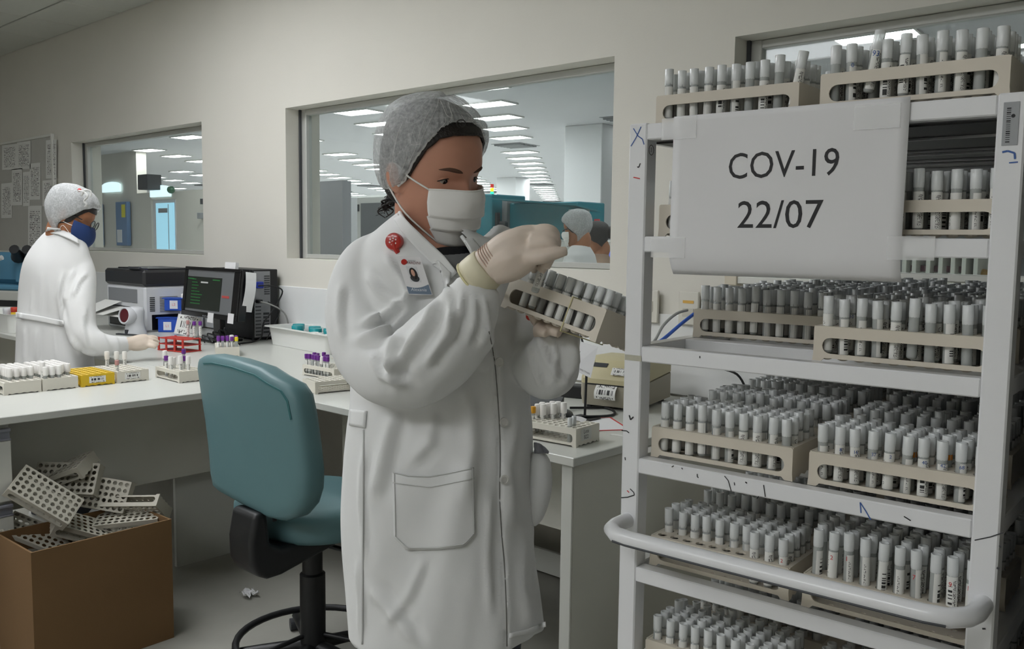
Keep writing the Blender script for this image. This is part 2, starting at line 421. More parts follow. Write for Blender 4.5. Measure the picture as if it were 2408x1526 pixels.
# ------------------------------------------------------------------ tubes and tube racks
RA = 0.0625                                        # the cart stands turned a little from the wall
CA = np.array([math.cos(RA), math.sin(RA), 0]); CN = np.array([-math.sin(RA), math.cos(RA), 0])
def cw(u, v, z): return CA * u + CN * v + np.array([0, 0, z])
def cart_m(u, v, z, rz=0.0): return trl(*cw(u, v, z)) @ rot('Z', RA + rz)
m_rack = mat('beige_rack_plastic', '#d2cabb', 0.5, var=0.05, scale=25)
m_rack_w = mat('ivory_rack_plastic', '#d8d4c8', 0.5, var=0.05, scale=25)
m_cap = glass_mat('frosted_cap', '#e6e9e9', 0.12, 0.25)
m_body = glass_mat('clear_tube', '#d4d8d6', 0.42, 0.08)
m_orange = mat('orange_band', '#e0861e', 0.5)
m_pink = glass_mat('pinkish_tube', '#b9968e', 0.35, 0.1)
def label_mat(name, kind):
    m = bpy.data.materials.new(name); m.use_nodes = True
    nt = m.node_tree; b = nt.nodes['Principled BSDF']; L = nt.links.new
    b.inputs['Roughness'].default_value = 0.6
    tc = nt.nodes.new('ShaderNodeTexCoord'); sp = nt.nodes.new('ShaderNodeSeparateXYZ'); L(tc.outputs['UV'], sp.inputs[0])
    oi = nt.nodes.new('ShaderNodeObjectInfo')
    def mth(op, a, b2=None):
        n = nt.nodes.new('ShaderNodeMath'); n.operation = op
        for i, x in enumerate((a, b2)):
            if x is None: continue
            if isinstance(x, (int, float)): n.inputs[i].default_value = x
            else: L(x, n.inputs[i])
        return n.outputs[0]
    def band(x, lo, hi): return mth('MULTIPLY', mth('GREATER_THAN', x, lo), mth('LESS_THAN', x, hi))
    u, v = sp.outputs[0], sp.outputs[1]
    def bars(x, n, thr):
        w = nt.nodes.new('ShaderNodeTexWhiteNoise'); w.noise_dimensions = '2D'
        cb = nt.nodes.new('ShaderNodeCombineXYZ'); L(mth('FLOOR', mth('MULTIPLY', x, n)), cb.inputs[0]); L(mth('MULTIPLY', oi.outputs['Random'], 50.0), cb.inputs[1])
        L(cb.outputs[0], w.inputs['Vector']); return mth('LESS_THAN', w.outputs['Value'], thr)
    def text(nu, nv, thr):
        w = nt.nodes.new('ShaderNodeTexWhiteNoise'); w.noise_dimensions = '2D'
        cb = nt.nodes.new('ShaderNodeCombineXYZ'); L(mth('FLOOR', mth('MULTIPLY', u, nu)), cb.inputs[0]); L(mth('FLOOR', mth('MULTIPLY', v, nv)), cb.inputs[1])
        L(cb.outputs[0], w.inputs['Vector'])
        gap = mth('GREATER_THAN', mth('FRACT', mth('MULTIPLY', u, nu / 3.0)), 0.35)
        return mth('MULTIPLY', mth('LESS_THAN', w.outputs['Value'], thr), gap)
    if kind == 'bars':
        ink = mth('ADD', mth('MULTIPLY', bars(v, 34, 0.5), mth('MULTIPLY', band(u, 0.30, 0.6), band(v, 0.1, 0.75))),
                  mth('MULTIPLY', text(30, 40, 0.55), mth('MULTIPLY', band(u, 0.66, 0.86), band(v, 0.06, 0.9))))
    elif kind == 'text':
        ink = mth('MULTIPLY', text(36, 40, 0.5), mth('MULTIPLY', band(u, 0.38, 0.72), band(v, 0.05, 0.92)))
    elif kind == 'barcode':      # flat stickers, bars side by side
        ink = mth('ADD', mth('MULTIPLY', bars(u, 46, 0.5), mth('MULTIPLY', band(u, 0.12, 0.88), band(v, 0.35, 0.7))),
                  mth('MULTIPLY', text(40, 14, 0.45), mth('MULTIPLY', band(u, 0.1, 0.9), mth('GREATER_THAN', mth('ABSOLUTE', mth('SUBTRACT', v, 0.52)), 0.3))))
    elif kind == 'page':
        ln = mth('GREATER_THAN', mth('FRACT', mth('MULTIPLY', v, 24.0)), 0.55)
        w = nt.nodes.new('ShaderNodeTexWhiteNoise'); w.noise_dimensions = '2D'
        cb = nt.nodes.new('ShaderNodeCombineXYZ'); L(mth('FLOOR', mth('MULTIPLY', u, 40.0)), cb.inputs[0]); L(mth('ADD', mth('FLOOR', mth('MULTIPLY', v, 24.0)), oi.outputs['Random']), cb.inputs[1])
        L(cb.outputs[0], w.inputs['Vector'])
        ink = mth('MULTIPLY', mth('MULTIPLY', ln, mth('LESS_THAN', w.outputs['Value'], 0.5)), mth('MULTIPLY', band(u, 0.12, 0.88), band(v, 0.1, 0.9)))
    else:
        ink = mth('MULTIPLY', text(30, 40, 0.4), mth('MULTIPLY', band(u, 0.15, 0.28), band(v, 0.1, 0.8)))
    mx = nt.nodes.new('ShaderNodeMix'); mx.data_type = 'RGBA'
    mx.inputs['A'].default_value = srgb('#e6e6e2'); mx.inputs['B'].default_value = srgb('#2d2d2d')
    L(ink, mx.inputs['Factor']); L(mx.outputs['Result'], b.inputs['Base Color'])
    return m
m_lab = [label_mat('label_barcode', 'bars'), label_mat('label_text', 'text'), label_mat('label_plain', 'plain')]
m_sticker = label_mat('barcode_sticker', 'barcode')
m_page = label_mat('printed_page', 'page')
BODY = [(0.0030, 0.0), (0.0052, 0.0008), (0.0060, 0.003), (0.0060, 0.053)]
CAP = [(0.0059, 0.0495), (0.0062, 0.0500), (0.0064, 0.0535), (0.0064, 0.0714), (0.0061, 0.0717), (0.0052, 0.0717), (0.0050, 0.0690), (0.0005, 0.0688)]
def body_mb(mb, n=10): mb.lathe(BODY, n)
def cap_mb(mb, n=12): mb.lathe(CAP, n)
def lab_mb(mb, z0=0.01, z1=0.044, a0=-2.2, a1=0.5, n=8): mb.lathe([(0.00625, z0), (0.00625, z1)], n, a0=a0, a1=a1)
def one(fn, name, m, *a):
    b = MB(); fn(b, *a); return b.mesh(name, m, smooth=50)
body_me = one(body_mb, 'sample_tube', m_body); body_pk = one(body_mb, 'sample_tube', m_pink)
cap_me = one(cap_mb, 'cap', m_cap)
lab_me = [[one(lab_mb, 'label', m, z0, z1) for (z0, z1) in ((0.0035, 0.0475), (0.003, 0.045), (0.004, 0.0495))] for m in m_lab]
band_me = one(lab_mb, 'label', m_orange, 0.043, 0.0495, -PI, PI - 0.01)
far_b = MB(); body_mb(far_b, 6); far_b.mi = 1; cap_mb(far_b, 8); far_b.mi = 2; lab_mb(far_b, 0.004, 0.047, -2.4, 0.4, 4)
FV, FF, FM, FU = np.array(far_b.v), far_b.f, far_b.m, far_b.uv
def stadium_piece(mb, L, H, sx, z0, z1, foot=True):
    """one long side of a rack: bars above and below a slot with round ends (drawn in xz, y from 0 to t)"""
    t = 0.0025; h = L / 2; r = (z1 - z0) / 2; zc = (z0 + z1) / 2
    T0 = mb.T; mb.T = T0 @ frame((0, 0, 0), (1, 0, 0), (0, 0, 1), (0, 1, 0))
    arc = [(sx - r + r * math.cos(a), zc + r * math.sin(a)) for a in np.linspace(-PI / 2, PI / 2, 9)]
    fr = 0.006
    right = [(sx - r, 0.0 if not foot else 0.004), (h - 0.014, 0.004), (h - 0.010, 0.0), (h + 0.001, 0.0), (h, 0.010), (h, H - 0.002), (h - 0.002, H), (sx - r, H)] + arc[::-1]
    mb.prism(right, 0, t); 
    mb.T = mb.T @ np.diag([-1.0, 1, 1, 1]); mb.prism(right, 0, t); mb.T = T0 @ frame((0, 0, 0), (1, 0, 0), (0, 0, 1), (0, 1, 0))
    mb.prism([(-sx + r, z1), (sx - r, z1), (sx - r, H), (-sx + r, H)], 0, t)
    mb.prism([(-sx + r, 0.004), (sx - r, 0.004), (sx - r, z0), (-sx + r, z0)], 0, t)
    mb.T = T0
PITCH_T = 0.0202
def holes_plate(mb, nx, ny, L, Wd, z0, z1, r, n=8):
    cx, cy = L / nx, Wd / ny
    for i in range(nx):
        for j in range(ny):
            x, y = -L / 2 + (i + .5) * cx, -Wd / 2 + (j + .5) * cy
            out = []; inn = []
            for k in range(n):
                a = 2 * PI * (k + .5) / n if n != 8 else 2 * PI * k / 8
                c, s_ = math.cos(a), math.sin(a)
                q = max(abs(c) / (cx / 2), abs(s_) / (cy / 2))
                if n == 8 and k % 2: out.append((x + math.copysign(cx / 2, c), y + math.copysign(cy / 2, s_)))
                else: out.append((x + c / q, y + s_ / q))
                inn.append((x + r * c, y + r * s_))
            b = mb.add([(p[0], p[1], z1) for p in out] + [(p[0], p[1], z1) for p in inn] + [(p[0], p[1], z0) for p in inn] + [(p[0], p[1], z0) for p in out], [])
            for k in range(n):
                j2 = (k + 1) % n
                for f in ((k, j2, n + j2, n + k), (n + k, n + j2, 2 * n + j2, 2 * n + k), (2 * n + k, 2 * n + j2, 3 * n + j2, 3 * n + k)):
                    mb.f.append([b + q for q in f]); mb.m.append(mb.mi)
RL, RW, RH = 0.2055, 0.105, 0.0435
def make_rack_meshes(m, nx=10, ny=5):
    R = {}
    b = MB(); holes_plate(b, nx, ny, RL - 0.006, RW - 0.005, RH - 0.0022, RH, 0.0072); R['top_plate'] = b.mesh('top_plate', m)
    b = MB(); b.T = trl(0, -RW / 2, 0); stadium_piece(b, RL, RH, 0.092, 0.0097, 0.0295); R['front_panel'] = b.mesh('front_panel', m)
    b = MB(); b.T = trl(0, RW / 2 - 0.0025, 0); stadium_piece(b, RL, RH, 0.092, 0.0097, 0.0295); R['rear_panel'] = b.mesh('rear_panel', m)
    b = MB()
    holes_plate(b, nx, ny, RL - 0.006, RW - 0.005, 0.004, 0.006, 0.0035)
    for i in range(nx):                      # shallow cups under the base
        for j in (0, ny - 1):
            b.T = trl(-(RL - 0.006) / 2 + (i + .5) * (RL - 0.006) / nx, -(RW - 0.005) / 2 + (j + .5) * (RW - 0.005) / ny, 0.0)
            b.lathe([(0.003, 0.001), (0.0066, 0.0025), (0.0068, 0.004)], 8)
    R['base_plate'] = b.mesh('base_plate', m)
    b = MB()
    T = frame((0, 0, 0), (0, 1, 0), (0, 0, 1), (1, 0, 0))
    w = RW / 2 - 0.0025
    low = [(-w, 0.0), (-w + 0.008, 0.0)]
    for j in range(4):
        c0 = -w + 0.012 + j * (2 * w - 0.016) / 4
        low += [(c0, 0.0045), (c0 + 0.009, 0.0015), (c0 + 0.017, 0.0045)]
    low += [(w - 0.004, 0.0), (w, 0.0)]
    b.T = T; b.prism(low + [(w, RH), (-w, RH)], 0, 0.0025); R['end_panel'] = b.mesh('end_panel', m)
    return R
RACK = make_rack_meshes(m_rack); RACKW = make_rack_meshes(m_rack_w)
def make_rack(label, mw, group=None, meshes=RACK, name='tube_rack'):
    t = thing(name, label, 'rack', mw=mw, group=group)
    for k in ('top_plate', 'front_panel', 'rear_panel', 'base_plate'): obj(k, meshes[k], None, t)
    obj('end_panel', meshes['end_panel'], None, t, loc=(RL / 2 - 0.0025, 0, 0)); obj('end_panel', meshes['end_panel'], None, t, loc=(-RL / 2, 0, 0))
    return t
NUM = ['one', 'two', 'three', 'four', 'five']
TUBES = []            # (distance, matrix, label, kind)
def fill_rack(mw, text, skip=(), lift=0.0, rows=5, kinds=None, cols=10, tilt=None, words=None):
    for j in range(rows):
        for i in range(cols):
            if (i, j) in skip: continue
            x, y = (i - (cols - 1) / 2) * PITCH_T * (RL - 0.006) / (10 * PITCH_T) , (j - 2) * 0.02
            rz = random.uniform(-0.9, 0.9)
            dz = lift + random.uniform(0, 0.002) + (random.random() < 0.12) * random.uniform(0.002, 0.005)
            loc = trl(x, y, 0.0045 + dz) @ rot('X', random.uniform(-.02, .02)) @ rot('Y', random.uniform(-.025, .025))
            if tilt and (i, j) in tilt:
                a, up = tilt[(i, j)]; loc = trl(x, y, 0.0045 + up) @ rot('Y', a)
            T = mw @ loc @ rot('Z', rz)
            k = (kinds or {}).get((i, j))
            if k is None: k = random.choice(['bars', 'bars', 'bars', 'text', 'text', 'plain', 'none'])
            P = T[:3, 3]; u = CM @ (P - CO)
            px, py = 1204 + FOC * u[0] / u[2], 763 - FOC * u[1] / u[2]
            inview = -30 < px < 2440 and -30 < py < 1600
            TUBES.append((u[2] + (0 if inview else 5) + 0.03 * j, T, 'frosted-cap tube, %s in row %s of the %s' % (ORD[i], NUM[j], text), k, (words or {}).get((i, j))))
def build_tubes(limit=290):
    TUBES.sort(key=lambda t: t[0])
    ki = {'bars': 0, 'text': 1, 'plain': 2}
    V = []; F = []; Mi = []; U = []
    for n, (d, T, lab, k, wd) in enumerate(TUBES):
        if n < limit:
            o = bpy.data.objects.new('sample_tube', body_pk if k == 'pink' else body_me); COL.objects.link(o)
            o.matrix_world = Matrix(T.tolist()); tag(o, lab, 'tube', 'sample tubes of the cart and the held rack')
            obj('cap', cap_me, None, o)
            if wd:
                R3 = T[:3, :3]; q = R3.T @ (CO - T[:3, 3]); a = math.atan2(q[1], q[0]) + wd[3]; er = np.array([math.cos(a), math.sin(a), 0]); et = np.array([-math.sin(a), math.cos(a), 0])
                vv, ff = text_mesh(wd[0], wd[4]); b = MB(); s6 = 0.0066
                P = []
                for x, y, _ in vv: th = a + x / s6; P.append((s6 * math.cos(th), s6 * math.sin(th), wd[2] + y))
                b.add(P, ff); obj('pen_digits', b, wd[1], o, label='hand-written digits in %s ink' % ('red' if wd[1] is m_redink else 'blue'))
                if k not in ki: k = 'plain'
            if k in ki: obj('label', lab_me[ki[k]][n % 3], None, o)
            elif k == 'orange': obj('label', band_me, None, o, label='orange band label'); 
            elif k == 'pink': obj('label', lab_me[2][n % 3], None, o)
        else:
            b = len(V) * len(FV); V.append(FV @ T[:3, :3].T + T[:3, 3])
            F.extend([[b + i for i in f] for f in FF]); Mi.extend(FM)
    if V:
        me = bpy.data.meshes.new('sample_tubes'); me.from_pydata(np.concatenate(V).tolist(), [], F)
        for m in (m_body, m_cap, m_lab[2]): me.materials.append(m)
        me.polygons.foreach_set('material_index', Mi); me.polygons.foreach_set('use_smooth', [True] * len(F)); me.update()
        o = bpy.data.objects.new('sample_tubes', me); COL.objects.link(o)
        tag(o, 'mass of further frosted-cap tubes deep on the cart shelves', 'tubes', kind='stuff')
# ------------------------------------------------------------------ the cart
m_cart = mat('white_enamel', '#e6e7e9', 0.3, var=0.03, scale=10, coat=0.2)
m_black = mat('black_plastic', '#17181a', 0.45)
m_dark = mat('dark_grey_plastic', '#34363a', 0.5)
m_ink = mat('black_ink', '#1d1d20', 0.6)
m_blueink = mat('blue_ink', '#3b5fa0', 0.6)
m_redink = mat('red_ink', '#c8282c', 0.6)
m_steel = mat('steel', '#8d9094', 0.3, 0.9)
UL, UR, VF, VB = -0.666, -0.181, 1.085, 2.03
PW = 0.028
SHELF = [1.463, 1.310, 1.157, 0.998, 0.840, 0.685, 0.53, 0.375]
cart = thing('tube_cart', 'white enamelled steel cart with a bumper bar and six loaded tube shelves', 'cart', mw=cart_m(0, 0, 0))
def cpart(name, fn, m=m_cart, smooth=False, label=None):
    b = MB(); fn(b); return obj(name, b, m, cart, smooth, label=label)
for (u, v) in ((UL, VF), (UR - PW, VF), (UL, VB - PW), (UR - PW, VB - PW)):
    cpart('post', lambda b: b.box(u, u + PW, v, v + PW, 0.14, SHELF[0] + 0.0015, 0.002))
for z in SHELF:
    cpart('front_rail', lambda b: b.box(UL + PW, UR - PW, VF, VF + 0.022, z - 0.0215, z, 0.0015))
    cpart('rear_rail', lambda b: b.box(UL + PW, UR - PW, VB - 0.024, VB - 0.002, z - 0.0215, z, 0.0015))
    for u in (UL + 0.002, UR - 0.024): cpart('side_rail', lambda b: b.box(u, u + 0.022, VF + PW, VB - PW, z - 0.0215, z, 0.0015))
    for k in range(1, 6): cpart('cross_beam', lambda b: b.box(UL + 0.024, UR - 0.024, VF + 0.155 * k - 0.02, VF + 0.155 * k + 0.012, z - 0.0215, z - 0.0002, 0.0015))
cpart('shade_plate', lambda b: b.box(UL + 0.026, UR - 0.026, VF + 0.03, VB - 0.03, SHELF[0] - 0.0245, SHELF[0] - 0.0220), m_black, label='black plate standing in for the shade under the top shelf')  # added black plate stands in for the shade below the top shelf
for v in (1.232, 1.393, 1.437, 1.543, 1.604, 1.70, 1.73, 1.86, 1.89, 1.98): cpart('lit_edge_strip', lambda b: b.box(UL + 0.026, UR - 0.026, v - 0.002, v + 0.002, SHELF[0] - 0.0275, SHELF[0] - 0.0246))  # white strips stand in for the lit edges of the beams
cc = [(UL + 0.012, 1.085, 0.905), (UL + 0.012, 1.055, 0.905), (UL + 0.017, 1.036, 0.905), (UL + 0.033, 1.022, 0.904), (UL + 0.055, 1.018, 0.904), (UL + 0.15, 1.017, 0.904), (UR - 0.15, 1.017, 0.904), (UR - 0.055, 1.018, 0.904), (UR - 0.033, 1.022, 0.904), (UR - 0.017, 1.036, 0.905), (UR - 0.012, 1.055, 0.905), (UR - 0.012, 1.085, 0.905)]
cpart('bumper_bar', lambda b: b.tube(cc, 0.0110, 16), smooth=60)
cpart('bumper_scuff', lambda b: b.tube([(p[0], p[1] - 0.0092, p[2] - 0.0062) for i, p in enumerate(cc[3:9])], 0.0017, 6), m_dark, label='dark scuffed rubber line along the bumper')
for (u, v) in ((UL + 0.014, VF + 0.014), (UR - 0.014, VF + 0.014), (UL + 0.014, VB - 0.014), (UR - 0.014, VB - 0.014)):
    c = cpart('caster', lambda b: (b.cyl((u, v, 0.1), (u, v, 0.14), 0.012), b.box(u - 0.018, u - 0.014, v - 0.02, v + 0.02, 0.04, 0.1), b.box(u + 0.014, u + 0.018, v - 0.02, v + 0.02, 0.04, 0.1), b.box(u - 0.018, u + 0.018, v - 0.02, v + 0.02, 0.095, 0.101)), m_steel)
    b = MB(); b.cyl((u - 0.012, v, 0.0505), (u + 0.012, v, 0.0505), 0.05, n=20); obj('wheel', b, m_dark, c)
# pen marks on the posts and rails
def stroke(pts, w=0.0007, v=VF):
    b = MB()
    for p, q in zip(pts[:-1], pts[1:]):
        d = unit(np.array([q[0] - p[0], 0, q[1] - p[1]])); nrm = np.array([-d[2], 0, d[0]]) * w
        P, Q = np.array([p[0], v - 0.0006, p[1]]), np.array([q[0], v - 0.0006, q[1]])
        b.add([P - nrm, Q - nrm, Q + nrm, P + nrm], [(0, 1, 2, 3)])
    return b
def uz(px, py, v=VF):
    d = ray(px, py); P = CO + d * ((v - CN @ CO) / (CN @ d)); return (CA @ P, P[2])
def mark(pix, m, w=0.0007, label=None):
    obj('pen_mark', stroke([uz(*p) for p in pix], w), m, cart, label=label)
mark([(1490, 302), (1501, 320), (1511, 327), (1515, 340)], m_blueink, label='blue stroke of a hand-drawn X'); mark([(1508, 298), (1496, 324), (1484, 344)], m_blueink)
mark([(1506, 384), (1502, 394), (1499, 392)], m_ink); mark([(1490, 417), (1505, 420)], m_redink)
mark([(1482, 1149), (1491, 1158), (1492, 1164), (1476, 1169), (1461, 1170)], m_ink)
mark([(1475, 1153), (1480, 1158)], m_redink)
mark([(2357, 358), (2370, 355), (2386, 360), (2387, 374)], m_blueink, 0.001); mark([(2373, 383), (2394, 381)], m_blueink)
mark([(1640, 1114), (1640, 1121), (1643, 1123)], m_ink, 0.0006)
mark([(1704, 1119), (1713, 1130), (1720, 1155)], m_ink, 0.0006); mark([(1727, 1134), (1728, 1141)], m_ink, 0.0006)
mark([(1753, 1133), (1757, 1136)], m_ink, 0.0009); mark([(1796, 1140), (1800, 1168)], m_ink, 0.0006); mark([(1785, 1167), (1780, 1172)], m_ink)
mark([(2025, 1206), (2023, 1181), (2036, 1201), (2048, 1222)], m_blueink, 0.0007); mark([(2126, 1214), (2142, 1224)], m_ink, 0.0007)
mark([(1646, 837), (1646, 842)], m_ink); mark([(1480, 976), (1483, 987), (1490, 980)], m_ink, 0.0009); mark([(1462, 1012), (1474, 1013), (1480, 1018)], m_ink)
mark([(1470, 1075), (1471, 1082)], m_ink); mark([(1585, 1095), (1580, 1098)], m_ink); mark([(1603, 1100), (1606, 1103)], m_ink)
mark([(2292, 1270), (2330, 1262), (2360, 1252)], m_dark, 0.0006, 'grey hairline crack across the post')
mark([(2350, 1285), (2354, 1284)], m_dark, 0.001); mark([(2344, 1335), (2350, 1337)], m_dark, 0.0012)
mark([(2310, 1478), (2318, 1478)], m_dark, 0.001)
v, f = text_mesh('3', 0.008); b = MB(); p = uz(1530, 347)
b.T = frame((UL + PW + 0.0006, VF + 0.012, p[1] - 0.002), (0, 1, 0), (0, 0, 1), (1, 0, 0)); b.add(v, f)
b.tube([(0.0065 * math.cos(a), 0.0068 * math.sin(a), 0) for a in np.linspace(0, 2 * PI, 18)], 0.0004, 4)
obj('pen_mark', b, m_ink, cart, label='circled hand-written digit on the inner face of the post')
# tape residue and asset sticker
a0, a1 = uz(1470, 833), uz(1508, 850)
cpart('tape_residue', lambda b: b.box(a0[0], a1[0], VF - 0.0006, VF - 0.0001, a1[1], a0[1]), mat('tape_residue', '#b9b7a6', 0.8, var=0.2, scale=90))
a0, a1 = uz(2361, 241), uz(2393, 341)
st_ = cpart('asset_sticker', lambda b: b.box(a0[0], a1[0], VF - 0.0008, VF - 0.0001, a1[1], a0[1], 0.0003), mat('sticker_grey', '#9da0a2', 0.5))
b = MB()
for k in range(17):
    z = a0[1] - 0.006 - k * 0.0022
    b.box(a0[0] + 0.0035, a0[0] + 0.0075, VF - 0.0011, VF - 0.0009, z - random.choice((0.0006, 0.0012)), z)
b.T = frame((a0[0] + 0.0098, VF - 0.001, (a0[1] + a1[1]) / 2 + 0.008), (1, 0, 0), (0, 0, 1), (0, 1, 0)); b.cyl((0, 0, -0.0001), (0, 0, 0.0001), 0.002, n=12)
obj('barcode', b, m_ink, st_)
# ------------------------------------------------------------------ racks on the cart
side = {0: (-0.5265, 'left'), 1: (-0.3015, 'right')}
sh_name = ['top cart shelf', 'second cart shelf', 'third cart shelf', 'fourth cart shelf', 'fifth cart shelf', 'sixth cart shelf']
DEEP = ['front'] + [ORD[q] + '-deep' for q in range(1, 7)]
spec = []
for s, ks in enumerate(([(0, 1, 2), (0, 1, 2)], [(0,), (0,)], [(1, 2, 3, 4, 5), (0, 1, 2, 3, 4, 5)], [(0, 1, 2, 3, 4), (0, 1, 2, 3, 4)], [(0, 1, 2, 3, 4), (0, 1, 2, 3, 4)], [(0, 1, 2, 3), (0, 1, 2, 3)])):
    for e in (0, 1):
        for k in ks[e]: spec.append((s, e, k))
for s, e, k in spec:
    u = side[e][0] + random.uniform(-.002, .002); v = 1.103 + 0.150 * k + RW / 2 + random.uniform(0, .004)
    if (s, e, k) == (0, 0, 0): u, v = -0.548, 1.130 + RW / 2
    if (s, e, k) == (0, 1, 0): u, v = -0.304, 1.100 + RW / 2
    if (s, e) == (2, 0): u, v = -0.542, v - 0.002
    if (s, e) == (3, 0): u = -0.527
    mw = cart_m(u, v, SHELF[s] + 0.0005, random.uniform(-.004, .004))
    place = '%s %s rack on the %s' % (DEEP[k], side[e][1], sh_name[s])
    make_rack('beige tube rack, %s on the %s of the %s' % ('foremost' if k == 0 else ORD[k] + ' from the front', side[e][1], sh_name[s]), mw, 'tube racks on the cart')
    skip = set(); kinds = {}; lift = 0.0; tilt = None
    if (s, e, k) == (4, 0, 0): skip = {(i, 0) for i in range(7)}; kinds = {(8, 1): 'orange'}
    if (s, e, k) == (0, 0, 0): kinds = {(0, 0): 'orange', (2, 1): 'orange'}; tilt = {(9, 0): (0.18, 0.008)}
    if (s, e, k) == (0, 1, 0): kinds = {(0, 0): 'none'}; tilt = {(2, 0): (0.16, 0.014)}
    if (s, e, k) == (3, 1, 0): kinds = {(5, 1): 'orange', (7, 1): 'orange'}
    if (s, e, k) == (4, 1, 0): lift = 0.024
    if s in (3, 5) and e == 0:
        for q in range(9): kinds[(random.randrange(10), random.randrange(1, 5))] = 'pink'
    words = {}
    Rk, Bk = m_redink, m_blueink
    if (s, e, k) == (3, 0, 0): words = {(0, 0): ('51', Bk, .0455, .1, .008), (2, 1): ('20', Bk, .0455, .2, .007)}
    if (s, e, k) == (0, 1, 0): words = {(2, 0): ('93', Bk, .0445, 0, .009), (1, 0): ('0', Bk, .0455, .2, .007)}
    if (s, e, k) == (0, 0, 0): words = {(2, 0): ('0', Bk, .0455, .1, .008)}
    if (s, e, k) == (3, 1, 0): words = {(i, 0): (t, Bk, .0435, .2, .006) for i, t in ((1, '8'), (2, '16'), (3, '37'), (4, '2'), (6, '40'), (7, '42'), (8, '68'))}
    if (s, e, k) == (2, 1, 0): words = {(1, 1): ('10', Bk, .045, .2, .006)}
    if (s, e, k) == (4, 0, 0): words = {(i, 1): (t, Rk, .0445, -.1, .0085) for i, t in ((1, '8'), (3, '8'), (4, '8'), (5, '8'))}; words[(9, 0)] = ('2', Rk, .044, -.3, .007)
    if (s, e, k) == (4, 1, 0): words = {(i, 0): (t, Rk, .040, -.35, .008) for i, t in ((1, '2'), (2, '1'), (6, '7'), (8, '9'), (9, '15'))}
    if (k > 3 or (s == 0 and k > 1)): skip |= {(i, j) for i in range(10) for j in range(5) if (i + j) % 2 and s == 0}
    fill_rack(mw, place, skip, lift, 5, kinds, tilt=tilt, words=words)
# ------------------------------------------------------------------ paper sign with its tape
m_paper = mat('sign_paper', '#dededf', 0.7)
m_tape = mat('clear_tape', '#ffffff', 0.3, alpha=0.26)
sign = thing('paper_sign', 'white landscape paper sign reading COV-19 22/07 taped to the cart front', 'sign', mw=cart_m(0, 0, 0))
def sheet_pt(p, q, off=0.0):
    z = 1.469 - 0.2095 * q; u = -0.5955 + 0.2985 * p - 0.002 * q
    w = max(0, q - 0.87) / 0.13
    v = VF - 0.0022 + 0.0016 * math.sin(p * 9) * math.sin(q * 5) * (1 if q > .15 else 0) * 0.6 + 0.010 * w ** 2.0 - off
    return (u + (0.002 * w if p < .05 else 0), v, z)
b = MB(); b.grid(lambda p, q: sheet_pt(p, q), 24, 28); sh = obj('sheet', b, m_paper, sign, smooth='all')
md = sh.modifiers.new('thickness', 'SOLIDIFY'); md.thickness = 0.0003
for body, px, py, wpx in (('COV-19', 1840, 386, 258), ('22/07', 1834, 504, 200)):
    v, f = text_mesh(body, 1.0); v = np.array(v); ext = v.max(0) - v.min(0); cen = (v.max(0) + v.min(0)) / 2
    c = uz(px, py); l = uz(px - wpx / 2, py)[0]; r = uz(px + wpx / 2, py)[0]
    sx = (r - l) / ext[0]; sz = sx * 1.12 if body != '22/07' else sx * 1.0
    P = []
    for x, y, _ in v:
        u, z = c[0] + (x - cen[0]) * sx, c[1] + (y - cen[1]) * sz
        pp, qq = (u + 0.5955) / 0.2985, (1.469 - z) / 0.2095
        P.append((u, sheet_pt(pp, qq, 0.0006)[1], z))
    b = MB(); b.add(P, f); obj('lettering', b, m_ink, sign, label='black printed lettering')
for (x0, x1, y0, y1) in ((1560, 1640, 280, 325), (2012, 2118, 252, 300), (1535, 1613, 558, 607), (2090, 2199, 555, 613)):
    p0, p1 = uz(x0, y0), uz(x1, y1)
    b = MB(); b.box(p0[0], p1[0], VF - 0.0042, VF - 0.0036, p1[1], p0[1]); obj('tape_strip', b, m_tape, sign)
# ------------------------------------------------------------------ desks
DZ = 0.75
m_under = mat('grey_laminate', '#d3d2c8', 0.5, var=0.02, scale=8)
m_desk = mat('desk_laminate', '#cccdc7', 0.3, var=0.012, scale=10)
desk = thing('corner_desk', 'white laminate corner desk running along the window wall', 'desk', (-2.95, 1.78, 0))
def dpart(name, par, box, m, c=0.002, label=None):
    b = MB(); o = par.location; b.box(box[0] - o.x, box[1] - o.x, box[2] - o.y, box[3] - o.y, box[4], box[5], c); return obj(name, b, m, par, label=label)
bpy.context.view_layer.update()
dpart('desk_top', desk, (-7.6, -1.40, 1.78, WY - 0.013, DZ - 0.024, DZ), m_desk)
dpart('end_panel', desk, (-1.435, -1.415, 1.80, WY - 0.02, 0.0, DZ - 0.024), m_under)
dpart('leg_edge', desk, (-1.452, -1.415, 1.795, 1.80, 0.0, DZ - 0.024), m_desk)
dpart('modesty_panel', desk, (-2.93, -1.436, 2.2, 2.218, 0.375, DZ - 0.024), m_under)
dpart('modesty_panel', desk, (-7.5, -4.0, 2.2, 2.218, 0.375, DZ - 0.024), m_under)
dpart('floor_rail', desk, (-2.9, -1.436, 2.6, 2.618, 0.02, 0.11), m_desk)
wing = thing('return_desk', 'white desk wing with drawers standing at its near end, in front of the box', 'desk', (-2.95, 0.93, 0))
bpy.context.view_layer.update()
dpart('desk_top', wing, (-3.87, -2.95, 0.25, 1.7795, DZ - 0.024, DZ), m_desk)
dpart('modesty_panel', wing, (-3.222, -3.204, 0.985, 1.775, 0.385, DZ - 0.024), m_under)
dpart('leg_panel', wing, (-3.28, -3.26, 1.65, 2.15, 0.012, 0.70), m_desk)
ped = thing('drawer_cabinet', 'off-white three-drawer cabinet under the near end of the desk wing', 'drawers', (-2.97, 0.6, 0))
bpy.context.view_layer.update()
dpart('body', ped, (-3.45, -2.99, 0.50, 0.978, 0.0, 0.724), m_desk)
